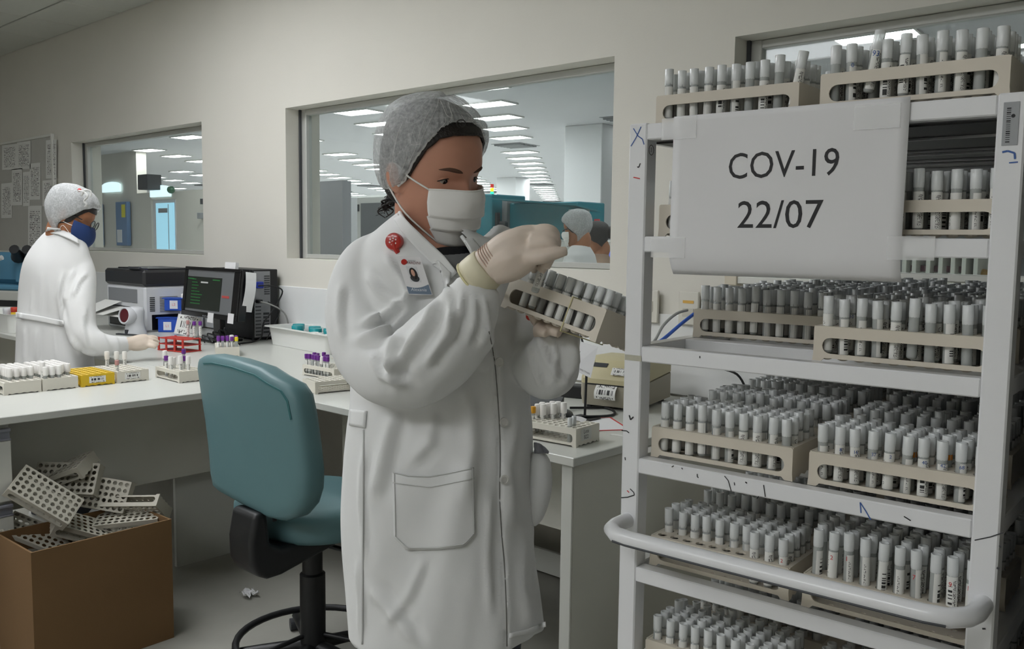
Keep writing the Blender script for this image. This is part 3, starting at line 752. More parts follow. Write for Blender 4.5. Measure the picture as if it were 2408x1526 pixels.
for k, (z0, z1) in enumerate(((0.482, 0.712), (0.236, 0.474), (0.01, 0.228))):
    d = dpart('drawer', ped, (-2.989, -2.97, 0.502, 0.976, z0, z1 - 0.04), m_desk)
    b = MB(); b.T = trl(0, 0, 0)
    b.box(-2.985 + 2.97, -2.966 + 2.97, 0.502 - 0.6, 0.976 - 0.6, z1 - 0.012, z1 - 0.002, 0.002); b.box(-2.985 + 2.97, -2.978 + 2.97, 0.502 - .6, 0.976 - .6, z1 - 0.037, z1 - 0.012, 0.001); b.box(-2.985 + 2.97, -2.968 + 2.97, 0.502 - .6, 0.976 - .6, z1 - 0.039, z1 - 0.034, 0.001)
    obj('handle', b, mat('grey_handle', '#8d8f98', 0.4, 0.2), d, label='grey recessed grip strip')
# ------------------------------------------------------------------ cardboard box full of empty racks
m_card = mat('brown_cardboard', '#765a3a', 0.85, var=0.06, scale=6, bump=0.05, bscale=200)
BZ = 0.396
box = thing('cardboard_box', 'open brown cardboard box on the floor heaped with empty tube racks', 'box', (-2.70, 1.14, 0), math.radians(2.0) + 0.13 * 0)
def bxp(name, *a):
    b = MB(); b.box(*a); obj(name, b, m_card, box)
yl, yh = -0.215, 0.215
bxp('side', -0.006, 0.0, yl, yh, 0, BZ); bxp('side', -0.26, -0.254, yl, yh, 0, BZ); bxp('end', -0.254, -0.006, yl, yl + 0.006, 0, BZ); bxp('end', -0.254, -0.006, yh - 0.006, yh, 0, BZ); bxp('bottom', -0.254, -0.006, yl + 0.006, yh - 0.006, 0, 0.006)
m_old = mat('worn_rack_plastic', '#b3afa2', 0.6, var=0.1, scale=30)
RACKO = make_rack_meshes(m_old)
def free_rack(label, c, xa, ya, group, meshes=RACKO):
    x = unit(xa); y = np.array(ya, float); y = unit(y - x * (x @ y)); z = np.cross(x, y)
    return make_rack(label, frame(np.array(c) - z * RH / 2, x, y, z), group, meshes, 'empty_rack')
G_ = 'empty racks in the cardboard box'
rt, upv, fwv = CM[0], CM[1], CM[2]
def lean(px, py, dep, right, up2, label, meshes=RACKO):
    """a rack whose hole plate faces the room: long side along 'right', rows along 'up2' (given in the room's axes)"""
    return free_rack(label, at(px, py, dep), right, up2, G_, meshes)
lean(233, 1160, 2.99, (0.76, 0.68, -0.16), (-0.15, 0.35, 0.85), 'empty rack standing upright with all fifty holes facing out')
lean(104, 1170, 2.80, (0.30, 0.62, -0.55), (-0.45, 0.55, 0.45), 'empty rack sliding over the near corner of the box')
lean(88, 1266, 2.84, (0.42, 0.66, -0.42), (-0.55, 0.5, 0.25), 'empty rack lying lowest at the near end of the box')
lean(200, 1246, 2.90, (0.15, 0.62, -0.30), (-0.75, 0.2, 0.25), 'empty rack lying with its slotted side up beside the long box edge')
lean(305, 1224, 2.97, (0.60, 0.72, 0.08), (-0.70, 0.55, 0.18), 'empty rack half sunk behind the long edge at the far end')
lean(318, 1193, 3.0, (0.75, 0.55, 0.05), (0.40, -0.5, 0.6), 'empty rack with its bumpy underside showing at the far end')
lean(160, 1128, 2.97, (0.72, 0.68, -0.02), (-0.2, 0.45, 0.8), 'empty rack half hidden behind the upright one')
lean(150, 1112, 2.98, (0.80, 0.45, 0.35), (-0.5, 0.5, 0.2), 'empty rack topmost and farthest back in the heap')
lean(150, 1300, 2.90, (0.2, 0.9, 0.1), (-0.9, 0.2, 0.15), 'empty rack deep in the box under the others')
# ------------------------------------------------------------------ swivel chair
m_teal = mat('teal_vinyl', '#5a7c81', 0.45, var=0.03, scale=20, bump=0.02, bscale=300)
m_seam = mat('teal_seam', '#3f7276', 0.6)
CY = 1.27
chair = thing('swivel_chair', 'teal vinyl lab swivel chair with black foot ring, turned to the desk', 'chair', (-2.20, 1.54, 0))
outl = [(427, 862), (431, 846), (450, 838), (480, 836), (540, 845), (600, 865), (650, 888), (680, 908), (694, 935), (702, 985), (710, 1060), (715, 1120), (714, 1165), (706, 1200), (690, 1224), (668, 1231), (640, 1222), (560, 1188), (500, 1160), (484, 1150), (476, 1120), (470, 1060), (458, 990), (440, 915)]
pl = []
for p in outl:
    P = on_y(p[0] - (20 if p[0] > 600 else 0), p[1], CY); pl.append((P[0] + 2.20, P[2]))
pl = np.array(pl); ctr = pl.mean(0)
b = MB(); R_ = []
wid = (pl[:, 0].max() - pl[:, 0].min()) / 2
def backring(s, y): return [(ctr[0] + (q[0] - ctr[0]) * s, y + 0.035 * (s * (q[0] - ctr[0]) / wid) ** 2 + CY - 1.54, ctr[1] + (q[1] - ctr[1]) * s) for q in pl]
for s, y in ((0.02, 0.0), (0.3, 0.0), (0.55, 0.0), (0.75, 0.0), (0.87, 0.0005), (0.945, 0.003), (0.985, 0.010), (1.0, 0.022), (1.0, 0.05), (0.985, 0.062), (0.94, 0.070), (0.6, 0.075), (0.05, 0.075)): R_.append(backring(s, y))
b.rings(R_)
bk = obj('backrest', b, m_teal, chair, smooth=70)
b = MB(); rr = backring(0.90, 0.0005); b.tube(rr[2:10], 0.0016, 5); rr = backring(0.885, 0.0005); b.tube(rr[2:10], 0.0016, 5); obj('seam', b, m_seam, bk)
b = MB(); b.box(0.175, 0.18, CY - 1.54 + 0.022, CY - 1.54 + 0.032, 0.555, 0.63); obj('cover_edge', b, m_black, bk, label='black slit of the back cover')
b = MB(); b.T = trl(0, 0.035, 0.495) @ np.diag([1, 1, 1, 1.0])
sr = []
def sup(a, n=2.6): c, s = math.cos(a), math.sin(a); return (math.copysign(abs(c) ** (2 / n), c), math.copysign(abs(s) ** (2 / n), s))
for sc, z in ((0.5, -0.035), (0.93, -0.035), (0.985, -0.02), (1.0, 0.0), (0.995, 0.025), (0.96, 0.045), (0.8, 0.055), (0.4, 0.058), (0.02, 0.056)):
    sr.append([(0.245 * sc * sup(a)[0], 0.235 * sc * sup(a)[1], z - 0.02 * max(0, sup(a)[1]) * sc) for a in np.linspace(0, 2 * PI, 40, endpoint=False)])
b.rings(sr); obj('seat', b, m_teal, chair, smooth=60)
b = MB(); b.T = frame((0.03, 0, 0), (0, 1, 0), (0, 0, 1), (1, 0, 0))
b.prism([(-.283, .575), (-.297, .50), (-.295, .44), (-.28, .405), (-.245, .387), (-.20, .388), (-.10, .41), (.06, .445), (.06, .475), (-.12, .468), (-.20, .462), (-.235, .48), (-.245, .575)], 0, 0.12)
jb = obj('back_bracket', b, m_black, chair, smooth=50); md = jb.modifiers.new('round', 'BEVEL'); md.width = 0.018; md.segments = 4; md.limit_method = 'ANGLE'
b = MB(); b.box(-0.1, 0.1, -0.08, 0.14, 0.435, 0.462, 0.006); b.cyl((0.02, 0.0, 0.40), (0.20, 0.03, 0.40), 0.007); obj('seat_mechanism', b, m_black, chair)
b = MB(); b.lathe([(0.038, 0.06), (0.038, 0.30), (0.030, 0.305), (0.030, 0.44)], 20); obj('gas_lift', b, m_black, chair, smooth=40)
b = MB()
n = 40; ringp = [(0.225 * math.cos(2 * PI * i / n), 0.225 * math.sin(2 * PI * i / n), 0.10) for i in range(n + 1)]
b.tube(ringp, 0.011, 8, caps=False)
for k in range(3):
    a = 0.5 + 2 * PI * k / 3; b.cyl((0.03 * math.cos(a), 0.03 * math.sin(a), 0.115), (0.225 * math.cos(a), 0.225 * math.sin(a), 0.10), 0.007)
obj('foot_ring', b, m_black, chair, smooth=60)
for k in range(5):
    a = 0.2 + 2 * PI * k / 5; c, s_ = math.cos(a), math.sin(a)
    b = MB(); b.tube([(0.02 * c, 0.02 * s_, 0.078), (0.15 * c, 0.15 * s_, 0.066), (0.30 * c, 0.30 * s_, 0.05)], [0.024, 0.02, 0.014], 10, flat=0.8)
    lg = obj('base_leg', b, m_black, chair, smooth=50)
    b = MB(); b.cyl((0.30 * c - 0.02 * s_, 0.30 * s_ + 0.02 * c, 0.0205), (0.30 * c + 0.02 * s_, 0.30 * s_ - 0.02 * c, 0.0205), 0.02, n=18); b.cyl((0.30 * c, 0.30 * s_, 0.02), (0.30 * c, 0.30 * s_, 0.05), 0.006); obj('caster', b, m_dark, lg)
# scrap of paper on the floor
b = MB()
p = on_z(585, 1403, 0.0)
b.grid(lambda u, v: (p[0] + (u - .5) * 0.05 + 0.012 * math.sin(9 * v), p[1] + (v - .5) * 0.05, 0.003 + 0.012 * abs(math.sin(5 * u + 7 * v)) + 0.01 * abs(math.sin(11 * u * v + 2))), 8, 8)
tag(obj('crumpled_paper', b, m_paper, smooth=20), 'small crumpled white paper scrap on the floor beside the chair', 'paper')
# ------------------------------------------------------------------ coloured-cap blood tubes and desk racks
m_purple = mat('purple_cap', '#6c2b8a', 0.4); m_wcap = mat('white_cap', '#eceae6', 0.4); m_ycap = mat('yellow_cap', '#e3cf20', 0.4)
m_gcap = mat('amber_cap', '#d99a1c', 0.4); m_tealcap = mat('teal_cap', '#17939a', 0.4); m_rose = mat('rose_cap', '#b98a86', 0.5)
m_blood = mat('blood', '#3c0f16', 0.3); m_serum = mat('amber_fluid', '#b98544', 0.35)
m_tlab = label_mat('tube_label', 'text')
BT = {}
def blood_meshes(cap):
    if cap not in BT:
        c = MB(); c.lathe([(0.0075, 0.050), (0.0092, 0.051), (0.0096, 0.064), (0.0092, 0.078), (0.0080, 0.081), (0.005, 0.0815)] if cap is m_wcap else [(0.0068, 0.062), (0.0080, 0.063), (0.0082, 0.079), (0.0074, 0.081), (0.005, 0.0815)], 14); BT[cap] = c.mesh('cap', cap, smooth=40)
    return BT[cap]
bl = MB(); bl.lathe([(0.002, 0.0), (0.0052, 0.0015), (0.0063, 0.006), (0.0063, 0.064)], 12); blood_body = bl.mesh('blood_tube', glass_mat('tube_glass', '#d9dddb', 0.5, 0.05), smooth=50)
bl = MB(); bl.lathe([(0.0066, 0.012), (0.0066, 0.056)], 12, a0=-2.4, a1=1.6); blood_lab = bl.mesh('label', m_tlab, smooth=50)
bl = MB(); bl.lathe([(0.002, 0.0012), (0.0048, 0.0024), (0.0057, 0.0065), (0.0057, 0.028)], 10); blood_fill = bl.mesh('fluid', m_blood, smooth=50); serum_fill = bl.mesh('fluid', m_serum, smooth=50)
def blood_tube(mw, cap, label, group, fill=None, parts=True):
    o = bpy.data.objects.new('blood_tube', blood_body); COL.objects.link(o); o.matrix_world = Matrix(np.array(mw).tolist())
    tag(o, label, 'tube', group); obj('cap', blood_meshes(cap), None, o)
    if parts:
        obj('label', blood_lab, None, o)
        if fill is not None: obj('fluid', fill, None, o)
    return o
def cell(i, j): return ((i - 4.5) * 0.01995, (j - 2) * 0.02)
def desk_rack(label, x, y, rz, group='tube racks on the desks', meshes=RACKW, sy=1.0, z=DZ):
    mw = trl(x, y, z) @ rot('Z', rz) @ np.diag([1, sy, 1, 1]); return make_rack(label, mw, group, meshes), mw
def sticker(rk, x0, x1, z0, z1, yend=None, xend=None, m=m_sticker):
    b = MB()
    if xend is not None: b.add([(xend, x0, z0), (xend, x1, z0), (xend, x1, z1), (xend, x0, z1)], [(0, 1, 2, 3)], [(0, 0), (1, 0), (1, 1), (0, 1)])
    else: b.add([(x0, yend, z0), (x1, yend, z0), (x1, yend, z1), (x0, yend, z1)], [(0, 1, 2, 3)], [(0, 0), (1, 0), (1, 1), (0, 1)])
    obj('sticker', b, m, rk, label='white printed sticker')
# four racks side by side on the wing
m_yel = mat('yellow_rack_plastic', '#d9b51c', 0.45, var=0.04, scale=20); RACKY = make_rack_meshes(m_yel)
xw = -3.35 - RL / 2
GW = 'white-capped tubes on the desk wing'
for k, (y, nm, ms) in enumerate(((1.145, 'ivory rack of white-capped tubes nearest the wing\'s front end', RACKW), (1.272, 'ivory rack of white-capped tubes against the yellow rack', RACKW), (1.405, 'bright yellow empty tube rack with a barcode sticker', RACKY), (1.537, 'ivory tube rack with barcode sticker at the corner end of the row', RACKW))):
    rk, mw = desk_rack(nm, xw, y, 0.0, meshes=ms, sy=1.16)
    if k >= 2: sticker(rk, -0.028, 0.024, 0.012, 0.036, xend=RL / 2 + 0.0006)
    mt = trl(xw, y, DZ)
    if k < 2:
        for i in range(10):
            for j in range(5):
                if i > 7 and (k == 0 or j > 2): continue
                if k == 0 and j == 0 and i > 4: continue
                x, yy = cell(i, j)
                blood_tube(mt @ trl(x, yy * 1.16, 0.004) @ rot('Z', random.random() * 6), m_wcap, 'white-capped tube, %s in row %s of the %s ivory rack on the wing' % (ORD[i], NUM[j], ['near', 'second'][k]), GW, parts=False)
    if k == 0:
        pass
    if k == 3:
        for (i, j, up, c, nm2) in ((1, 1, 0.018, m_wcap, 'white-capped tube raised alone in the corner-end ivory rack'), (0, 3, 0.012, m_wcap, 'white-capped tube behind its twin in the corner-end ivory rack'), (1, 4, 0.012, m_wcap, 'white-capped tube last in the corner-end ivory rack'), (8, 0, -0.001, m_rose, 'rose-capped tube in the corner-end ivory rack')):
            x, yy = cell(i, j); blood_tube(mt @ trl(x, yy * 1.16, 0.004 + up), c, nm2, GW)
blood_tube(trl(xw + 0.075, 1.222, DZ + 0.02), m_wcap, 'clear tube with a white cap standing up before the white caps', GW, serum_fill)
def rack_of(label, x, y, rz, entries, group, short, sy=1.0):
    rk, mw = desk_rack(label, x, y, rz, sy=sy)
    mt = trl(x, y, DZ) @ rot('Z', rz)
    for (i, j, cap, fill, up) in entries:
        cx, cy = cell(i, j); nm = {m_purple: 'purple-capped', m_wcap: 'white-capped', m_ycap: 'yellow-capped', m_gcap: 'amber-capped', m_rose: 'rose-capped'}[cap]
        blood_tube(mt @ trl(cx, cy * sy, 0.004 + up) @ rot('Y', random.uniform(-.05, .05)) @ rot('Z', random.random() * 6), cap, '%s tube, %s along in row %s of %s' % (nm, ORD[i], NUM[j], short), group, fill)
    return rk
P_, W_, B_, S_ = m_purple, m_wcap, blood_fill, serum_fill
# rack end-on in the middle of the desk
ent = [(i, j, P_, B_, 0.004 + .004 * random.random()) for i, j in ((9, 0), (9, 1), (9, 2), (9, 3), (8, 0), (8, 1), (8, 2), (7, 0), (7, 2), (7, 3), (6, 1), (6, 4), (8, 4))] + [(9, 4, m_ycap, S_, 0.004), (8, 3, W_, B_, 0.012), (6, 3, W_, B_, 0.008)]
rack_of('ivory rack of purple-capped tubes standing end-on mid desk', -3.80 - 0.075, 2.19 + 0.045, math.radians(-28), ent, 'tubes in the mid-desk rack', 'the mid-desk rack')
ent = [(i, j, P_, B_, 0.004 * random.random()) for i, j in ((0, 0), (1, 0), (2, 1), (3, 0), (4, 0), (0, 2), (2, 0), (1, 2), (5, 1), (4, 2), (6, 0), (7, 0))] + [(5, 0, W_, B_, 0.0), (3, 2, P_, B_, 0.01)]
rack_of('ivory slotted rack of purple-capped tubes beside the standing worker', -2.965, 2.16, math.radians(1.5), ent, 'tubes in the rack beside the worker', 'the slotted rack by the worker')
ent = [(0, 1, W_, S_, 0.02), (3, 0, P_, B_, 0.006), (4, 1, W_, S_, 0.0), (5, 0, W_, S_, 0.006), (4, 3, P_, B_, 0.03), (6, 2, P_, B_, 0.008), (7, 1, W_, S_, 0.012), (8, 2, W_, B_, 0.012)]
rack_of('ivory slotted rack with few tubes behind the teal backrest', -3.30, 1.70, math.radians(-2), ent, 'tubes in the rack behind the backrest', 'the rack behind the backrest')
# small end of another rack by the coat
rk, _ = desk_rack('ivory rack end poking out beside the white coat', -2.68, 1.98, math.radians(-100)); blood_tube(trl(-2.705, 2.06, DZ + 0.01), W_, 'white-capped tube in the rack end beside the coat', 'tubes near the coat', S_)
# rack on the right front corner of the desk
rkr, mwr = desk_rack('ivory rack with a handwritten tag on the front corner of the desk', -1.575, 1.925, math.radians(4), sy=1.1)
rkr.scale = (1, 1.1, 1.18)
sticker(rkr, -0.03, 0.015, 0.012, 0.040, xend=RL / 2 + 0.0006, m=mat('tag_paper', '#d5d5cf', 0.7))
v, f = text_mesh('Lote\nB22', 0.013); b = MB(); b.T = frame((RL / 2 + 0.001, -0.008, 0.026), (0, 1, 0), (0, 0, 1), (1, 0, 0)); b.add(v, f); obj('lettering', b, m_dark, rkr, label='dark handwritten words')
ent = [(0, 1, m_gcap, S_, 0.002), (0, 2, W_, S_, 0.006), (1, 2, W_, S_, 0.008), (1, 3, W_, S_, 0.008), (2, 3, W_, S_, 0.01), (2, 4, W_, S_, 0.012), (3, 4, W_, S_, 0.012), (0, 3, W_, S_, 0.008), (1, 4, W_, S_, 0.01)]
mt = trl(-1.575, 1.925, DZ) @ rot('Z', math.radians(4))
for (i, j, cap, fill, up) in ent:
    cx, cy = cell(i, j); blood_tube(mt @ trl(cx + 0.02, cy * 1.1, 0.004 + up), cap, '%s tube, %s along in row %s of the tagged corner rack' % ('amber-capped' if cap is m_gcap else 'white-capped', ORD[i], NUM[j]), 'tubes in the tagged corner rack', fill)
b = MB(); b.lathe(BODY, 10); b.mi = 1; b.lathe(CAP, 12)
o = obj('sample_tube', b, [m_body, m_cap], smooth=50); o.matrix_world = Matrix((mt @ trl(*cell(8, 0), 0.004)).tolist()); tag(o, 'frosted-cap tube alone at the end of the tagged corner rack', 'tube')
o = obj('sample_tube', b, [m_body, m_cap], smooth=50); o.matrix_world = Matrix((mt @ trl(*cell(8, 1), 0.006)).tolist()); tag(o, 'frosted-cap tube second at the end of the tagged corner rack', 'tube')
b = MB(); b.grid(lambda u, v: (u * 0.055, v * 0.04, 0.008 * math.sin(3 * u) + 0.004 * v), 6, 4); o = obj('paper_slip', b, m_paper, smooth='all'); o.matrix_world = Matrix((mt @ trl(0.015, 0.015, RH + 0.004) @ rot('Z', .4)).tolist()); tag(o, 'curled white paper slip lying on the tagged corner rack', 'paper')
# red rack on the desk
m_red = mat('red_rack_plastic', '#bf3a30', 0.45, var=0.04, scale=20)
rr = thing('red_rack', 'red three-tier plastic rack on the desk by the gloved hand', 'rack', (-4.14, 2.13, DZ), math.radians(12))
rr.scale = (0.68, 0.72, 0.85)
for z in (0.0, 0.035, 0.068):
    b = MB(); b.prism([(-0.14, -0.07), (0.13, -0.07), (0.15, -0.05), (0.15, 0.07), (-0.12, 0.07), (-0.14, 0.05)], z + 0.002, z + 0.006); obj('tier', b, m_red, rr)
for x, y in ((-0.13, -0.066), (-0.05, -0.066), (0.04, -0.066), (0.125, -0.066), (-0.115, 0.062), (0.14, 0.062)):
    b = MB(); b.box(x - 0.008, x + 0.008, y - 0.003, y + 0.004, 0.0, 0.078); obj('upright', b, m_red, rr)
for k, (px, py, cap) in enumerate(((443, 800, m_rose), (458, 803, P_), (472, 803, P_))):
    p = on_z(px, py + 24, DZ); blood_tube(trl(p[0], p[1], DZ + 0.0670), cap, ['rose-capped', 'purple-capped', 'purple-capped'][k] + ' tube standing at the red rack, ' + ORD[k] + ' of three', 'tubes at the red rack', B_)
# ------------------------------------------------------------------ machines on the desk
m_pwhite = mat('printer_white', '#d4d6da', 0.45); m_pdark = mat('printer_dark', '#2a2a2d', 0.4); m_gloss = mat('gloss_black', '#101013', 0.2)
m_grey = mat('mid_grey_plastic', '#7e8084', 0.5)
pr = thing('office_printer', 'white office printer with a charcoal lid on the far part of the desk', 'printer', (-5.06, 2.40, DZ))
b = MB(); b.box(-0.50, 0.0, 0.0, 0.37, 0.0, 0.265, 0.012); obj('body', b, m_pwhite, pr)
b = MB(); b.box(-0.51, 0.008, -0.008, 0.378, 0.2655, 0.36, 0.014); obj('lid', b, m_pdark, pr, label='charcoal scanner lid')
b = MB(); b.box(-0.45, -0.05, 0.05, 0.33, 0.3605, 0.368, 0.003); obj('lid_plate', b, m_pdark, pr)
b = MB(); b.T = trl(-0.12, 0.0, 0.362) @ rot('X', -0.35); b.box(-0.07, 0.07, -0.01, 0.06, 0.0, 0.014, 0.003); cp = obj('control_panel', b, m_dark, pr)
b.mi = 0; b2 = MB(); b2.T = b.T; b2.box(-0.062, 0.062, -0.004, 0.052, 0.0142, 0.0148); obj('display', b2, mat('violet_screen', '#6a62c8', 0.3, emit=0.5), cp, label='violet lit display')
b = MB(); b.box(-0.46, -0.10, -0.005, -0.0005, 0.02, 0.14, 0.002); obj('paper_drawer', b, m_pdark, pr, label='charcoal paper drawer')
b = MB(); b.box(-0.47, -0.09, -0.004, -0.0005, 0.165, 0.245, 0.002); obj('output_slot', b, m_grey, pr)
b = MB()
for k in range(8): b.box(0.0002, 0.002, 0.03, 0.06, 0.12 + k * 0.011, 0.126 + k * 0.011)
obj('side_vent', b, m_dark, pr); b = MB()
for k in range(10): b.box(0.0002, 0.002, 0.09, 0.20, 0.115 + k * 0.0095, 0.119 + k * 0.0095)
obj('side_vent', b, m_grey, pr)
b = MB(); b.box(0.0002, 0.003, 0.04, 0.33, 0.01, 0.10, 0.001); obj('side_tray', b, m_gloss, pr)
for k, (x0, x1, y0, dz, a) in enumerate(((-0.46, -0.20, -0.16, 0.135, 0.25), (-0.36, -0.10, -0.10, 0.10, 0.15), (-0.50, -0.28, -0.20, 0.17, 0.35))):
    b = MB(); b.T = trl(-5.06, 2.40, DZ + dz) @ rot('X', a); b.box(x0, x1, y0, y0 + 0.19, 0, 0.001)
    tag(obj('printed_sheet', b, m_page), ['printed sheet lying lowest in the output of the office printer', 'printed sheet nearest the scanner in the printer output', 'printed sheet sticking out of the printer behind the coat'][k], 'paper', 'sheets in the printer output')
# presentation scanner
sc = thing('barcode_scanner', 'white stand barcode scanner with dark red window before the printer', 'scanner', (-5.005, 2.315, DZ), math.radians(14))
b = MB(); b.lathe([(0.062, 0.0), (0.062, 0.01), (0.055, 0.03), (0.048, 0.07), (0.05, 0.10), (0.052, 0.13), (0.045, 0.152), (0.02, 0.158)], 28); obj('body', b, m_pwhite, sc, smooth=60)
hd = MB(); hd.T = trl(0, -0.02, 0.105) @ rot('X', PI / 2 - 0.12); hd.lathe([(0.045, 0.0), (0.05, 0.02), (0.05, 0.05), (0.046, 0.055), (0.040, 0.055), (0.039, 0.048)], 28); obj('head', hd, m_pwhite, sc, smooth=50)
b = MB(); b.T = hd.T; b.lathe([(0.0385, 0.049), (0.038, 0.0505), (0.005, 0.052)], 28); obj('window', b, mat('dark_red_glass', '#5a2028', 0.1, coat=0.5), sc, label='dark red scanning window')
b = MB(); b.box(-0.012, 0.012, -0.063, -0.05, 0.004, 0.03, 0.002); obj('cable_notch', b, m_dark, sc)
b = MB(); b.box(-0.09, 0.09, -0.085, -0.062, 0.0005, 0.008, 0.002); tag(obj('scanner_mat', b, m_dark), 'dark strip on the desk at the foot of the scanner', 'mat'); bpy.data.objects['scanner_mat'].location = (-4.99, 2.33, DZ); bpy.data.objects['scanner_mat'].rotation_euler = (0, 0, math.radians(20))
# blue racks with clear tubes
m_blue = mat('blue_rack_plastic', '#1f4fb8', 0.45); m_clear = glass_mat('clear_vial', '#d5dae6', 0.4, 0.06)
def blue_rack(label, px, py, z, w=0.115, h=0.075, tag_=True):
    p = on_z(px, py, DZ); t = thing('blue_rack', label, 'rack', (p[0], p[1], z), math.radians(48), 'blue tube racks')
    b = MB(); b.box(0, w, 0, 0.004, 0, h, 0.001); b.box(0, w, 0.07, 0.074, 0, h, 0.001); obj('side_panel', b, m_blue, t)
    b = MB(); b.box(-0.012, w + 0.10, -0.004, 0.078, h, h + 0.005, 0.001); b.box(0, w + 0.10, 0.0, 0.074, 0.0, 0.006, 0.001); obj('shelf', b, m_blue, t)
    b = MB(); b.add([(0.03, -0.0008, 0.012), (0.075, -0.0008, 0.012), (0.075, -0.0008, 0.06), (0.03, -0.0008, 0.06)], [(0, 1, 2, 3)], [(0, 0), (1, 0), (1, 1), (0, 1)]); obj('sticker', b, mat('white_sticker', '#dfe0e6', 0.6), t)
    b = MB(); b.T = frame((0.0525, -0.0012, 0.036), (1, 0, 0), (0, 0, 1), (0, 1, 0)); v, f = text_mesh('L1' if z < DZ + .05 else 'L2', 0.022); b.add(v, f); obj('lettering', b, mat('pink_ink', '#e3808a', 0.6), t)
    return t
t1 = blue_rack('lower blue tube rack between scanner and monitor', 372, 781, DZ, h=0.08)
t2 = blue_rack('upper blue tube rack stacked beside the monitor', 388, 781, DZ + 0.125, w=0.095, h=0.07)
for k, rk in enumerate((t1, t2)):
    M_ = np.array(Matrix.LocRotScale(rk.location, rk.rotation_euler, None))
    for i in range(4 if k == 0 else 3):
        b = MB(); w0 = (0.13, 0.11)[k]; b.T = M_ @ trl(w0 + i * 0.021 - (0.0 if k == 0 else 0.01), 0.02, 0.0065); b.lathe([(0.008, 0), (0.0095, 0.004), (0.0095, 0.072)], 12); b.mi = 1; b.lathe([(0.0101, 0.062 if k == 0 else 0.066), (0.0101, 0.112 if k == 0 else 0.09), (0.008, 0.0925 if k else 0.114)], 12)
        tag(obj('clear_vial', b, [m_clear, m_clear if k == 0 else m_wcap], smooth=50), '%s vial, %s of the row in the %s blue rack' % (('clear', 'white-capped')[k], ORD[i], ('lower', 'upper')[k]), 'vial', 'vials in the blue racks')
# label card
p = on_z(436, 789, DZ); card = thing('label_card', 'white card with barcode lines leaning below the monitor', 'card', p + np.array([0, 0, 0.001]), math.radians(30))
b = MB(); b.T = rot('X', -0.25) @ rot('Y', 0.12); b.box(-0.075, 0.075, 0, 0.002, 0, 0.115); obj('sheet', b, m_paper, card)
b = MB(); b.T = rot('X', -0.25) @ rot('Y', 0.12); b.add([(-.07, -0.0006, .005), (.07, -0.0006, .005), (.07, -0.0006, .11), (-.07, -0.0006, .11)], [(0, 1, 2, 3)], [(0, 0), (1, 0), (1, 1), (0, 1)]); obj('print', b, m_sticker, card)
# monitor
mo = thing('computer_monitor', 'black flat monitor showing a dark green terminal screen', 'monitor', (-4.42, 2.46, DZ), math.radians(-2))
c4 = [on_y(*q, 2.45) for q in ((430, 627), (568, 633), (557, 755), (417, 738))]
w_, h_ = 0.61 * 0.5, 0.135
b = MB(); b.T = trl(0, 0, 0.258) @ rot('X', -0.12) @ rot('Y', 0.0); b.box(-w_, w_, 0, 0.05, -h_, h_, 0.006); T_ = b.T; obj('housing', b, m_gloss, mo)
b = MB(); b.T = T_
for a in ((-w_, w_, h_ - 0.018, h_), (-w_, w_, -h_, -h_ + 0.028), (-w_, -w_ + 0.03, -h_ + 0.028, h_ - 0.018), (w_ - 0.06, w_, -h_ + 0.028, h_ - 0.018)): b.box(a[0], a[1], -0.008, -0.0005, a[2], a[3], 0.002)
obj('bezel', b, m_gloss, mo)
def scr(name, m, x0, x1, z0, z1, d, lab=None):
    b = MB(); b.T = T_; b.box(x0, x1, -0.002 - d, -0.001 - d, z0, z1); return obj(name, b, m, mo, label=lab)
sl, sr_, sb, st2 = -w_ + 0.03, w_ - 0.06, -h_ + 0.028, h_ - 0.018
scr('screen', mat('screen_grey', '#5f6163', 0.3, emit=0.25), sl, sr_, sb, st2, 0, 'lit grey desktop')
scr('terminal', mat('screen_terminal', '#1c211d', 0.3, emit=0.3), sl, sr_ - 0.13, sb + 0.012, st2 - 0.035, 0.0015, 'dark terminal window')
m_gr = mat('screen_green', '#1f5a2c', 0.3, emit=0.7); m_wt = mat('screen_white', '#9a9c9a', 0.3, emit=0.6); m_rd = mat('screen_red', '#8a3a38', 0.3, emit=0.6)
b = MB(); b.T = T_
for k in range(9):
    z = st2 - 0.052 - k * 0.0165; ln = random.uniform(0.05, 0.14)
    for i in range(int(ln / 0.016)): b.box(sl + 0.06 + i * 0.016, sl + 0.071 + i * 0.016, -0.0045, -0.004, z, z + 0.005)
b.box(sl + 0.01, sl + 0.08, -0.0045, -0.004, st2 - 0.05, st2 - 0.045); b.box(sl + 0.29, sl + 0.37, -0.0045, -0.004, st2 - 0.05, st2 - 0.045)
obj('green_text', b, m_gr, mo, label='green terminal lines')
scr('banner', m_wt, sl + 0.16, sl + 0.24, st2 - 0.068, st2 - 0.06, 0.002); scr('red_button', m_rd, sr_ - 0.115, sr_ - 0.04, -0.02, -0.008, 0.002, 'red strip on the desktop')
b = MB(); b.T = T_
for k in range(5): b.box(-0.05 + k * 0.022, -0.038 + k * 0.022, -0.0095, -0.008, -h_ + 0.006, -h_ + 0.012)
obj('button', b, m_grey, mo)
b = MB(); b.box(-0.04, 0.04, 0.03, 0.06, 0.01, 0.16, 0.004); b.box(-0.12, 0.12, -0.06, 0.12, 0.0, 0.014, 0.005); obj('stand', b, m_gloss, mo)
for (x, z, w2, h2, l) in ((0.01, -h_ - 0.022, 0.062, 0.052, 'white note stuck at the lower edge'), (0.225, -h_ - 0.012, 0.06, 0.052, 'second white note at the lower corner')):
    b = MB(); b.T = T_; b.box(x, x + w2, -0.011, -0.0095, z, z + h2); obj('sticky_note', b, m_paper, mo, label=l)
b = MB(); b.T = T_; b.box(0.13, 0.24, -0.003, 0.015, h_ + 0.0005, h_ + 0.034); obj('top_note', b, m_paper, mo)
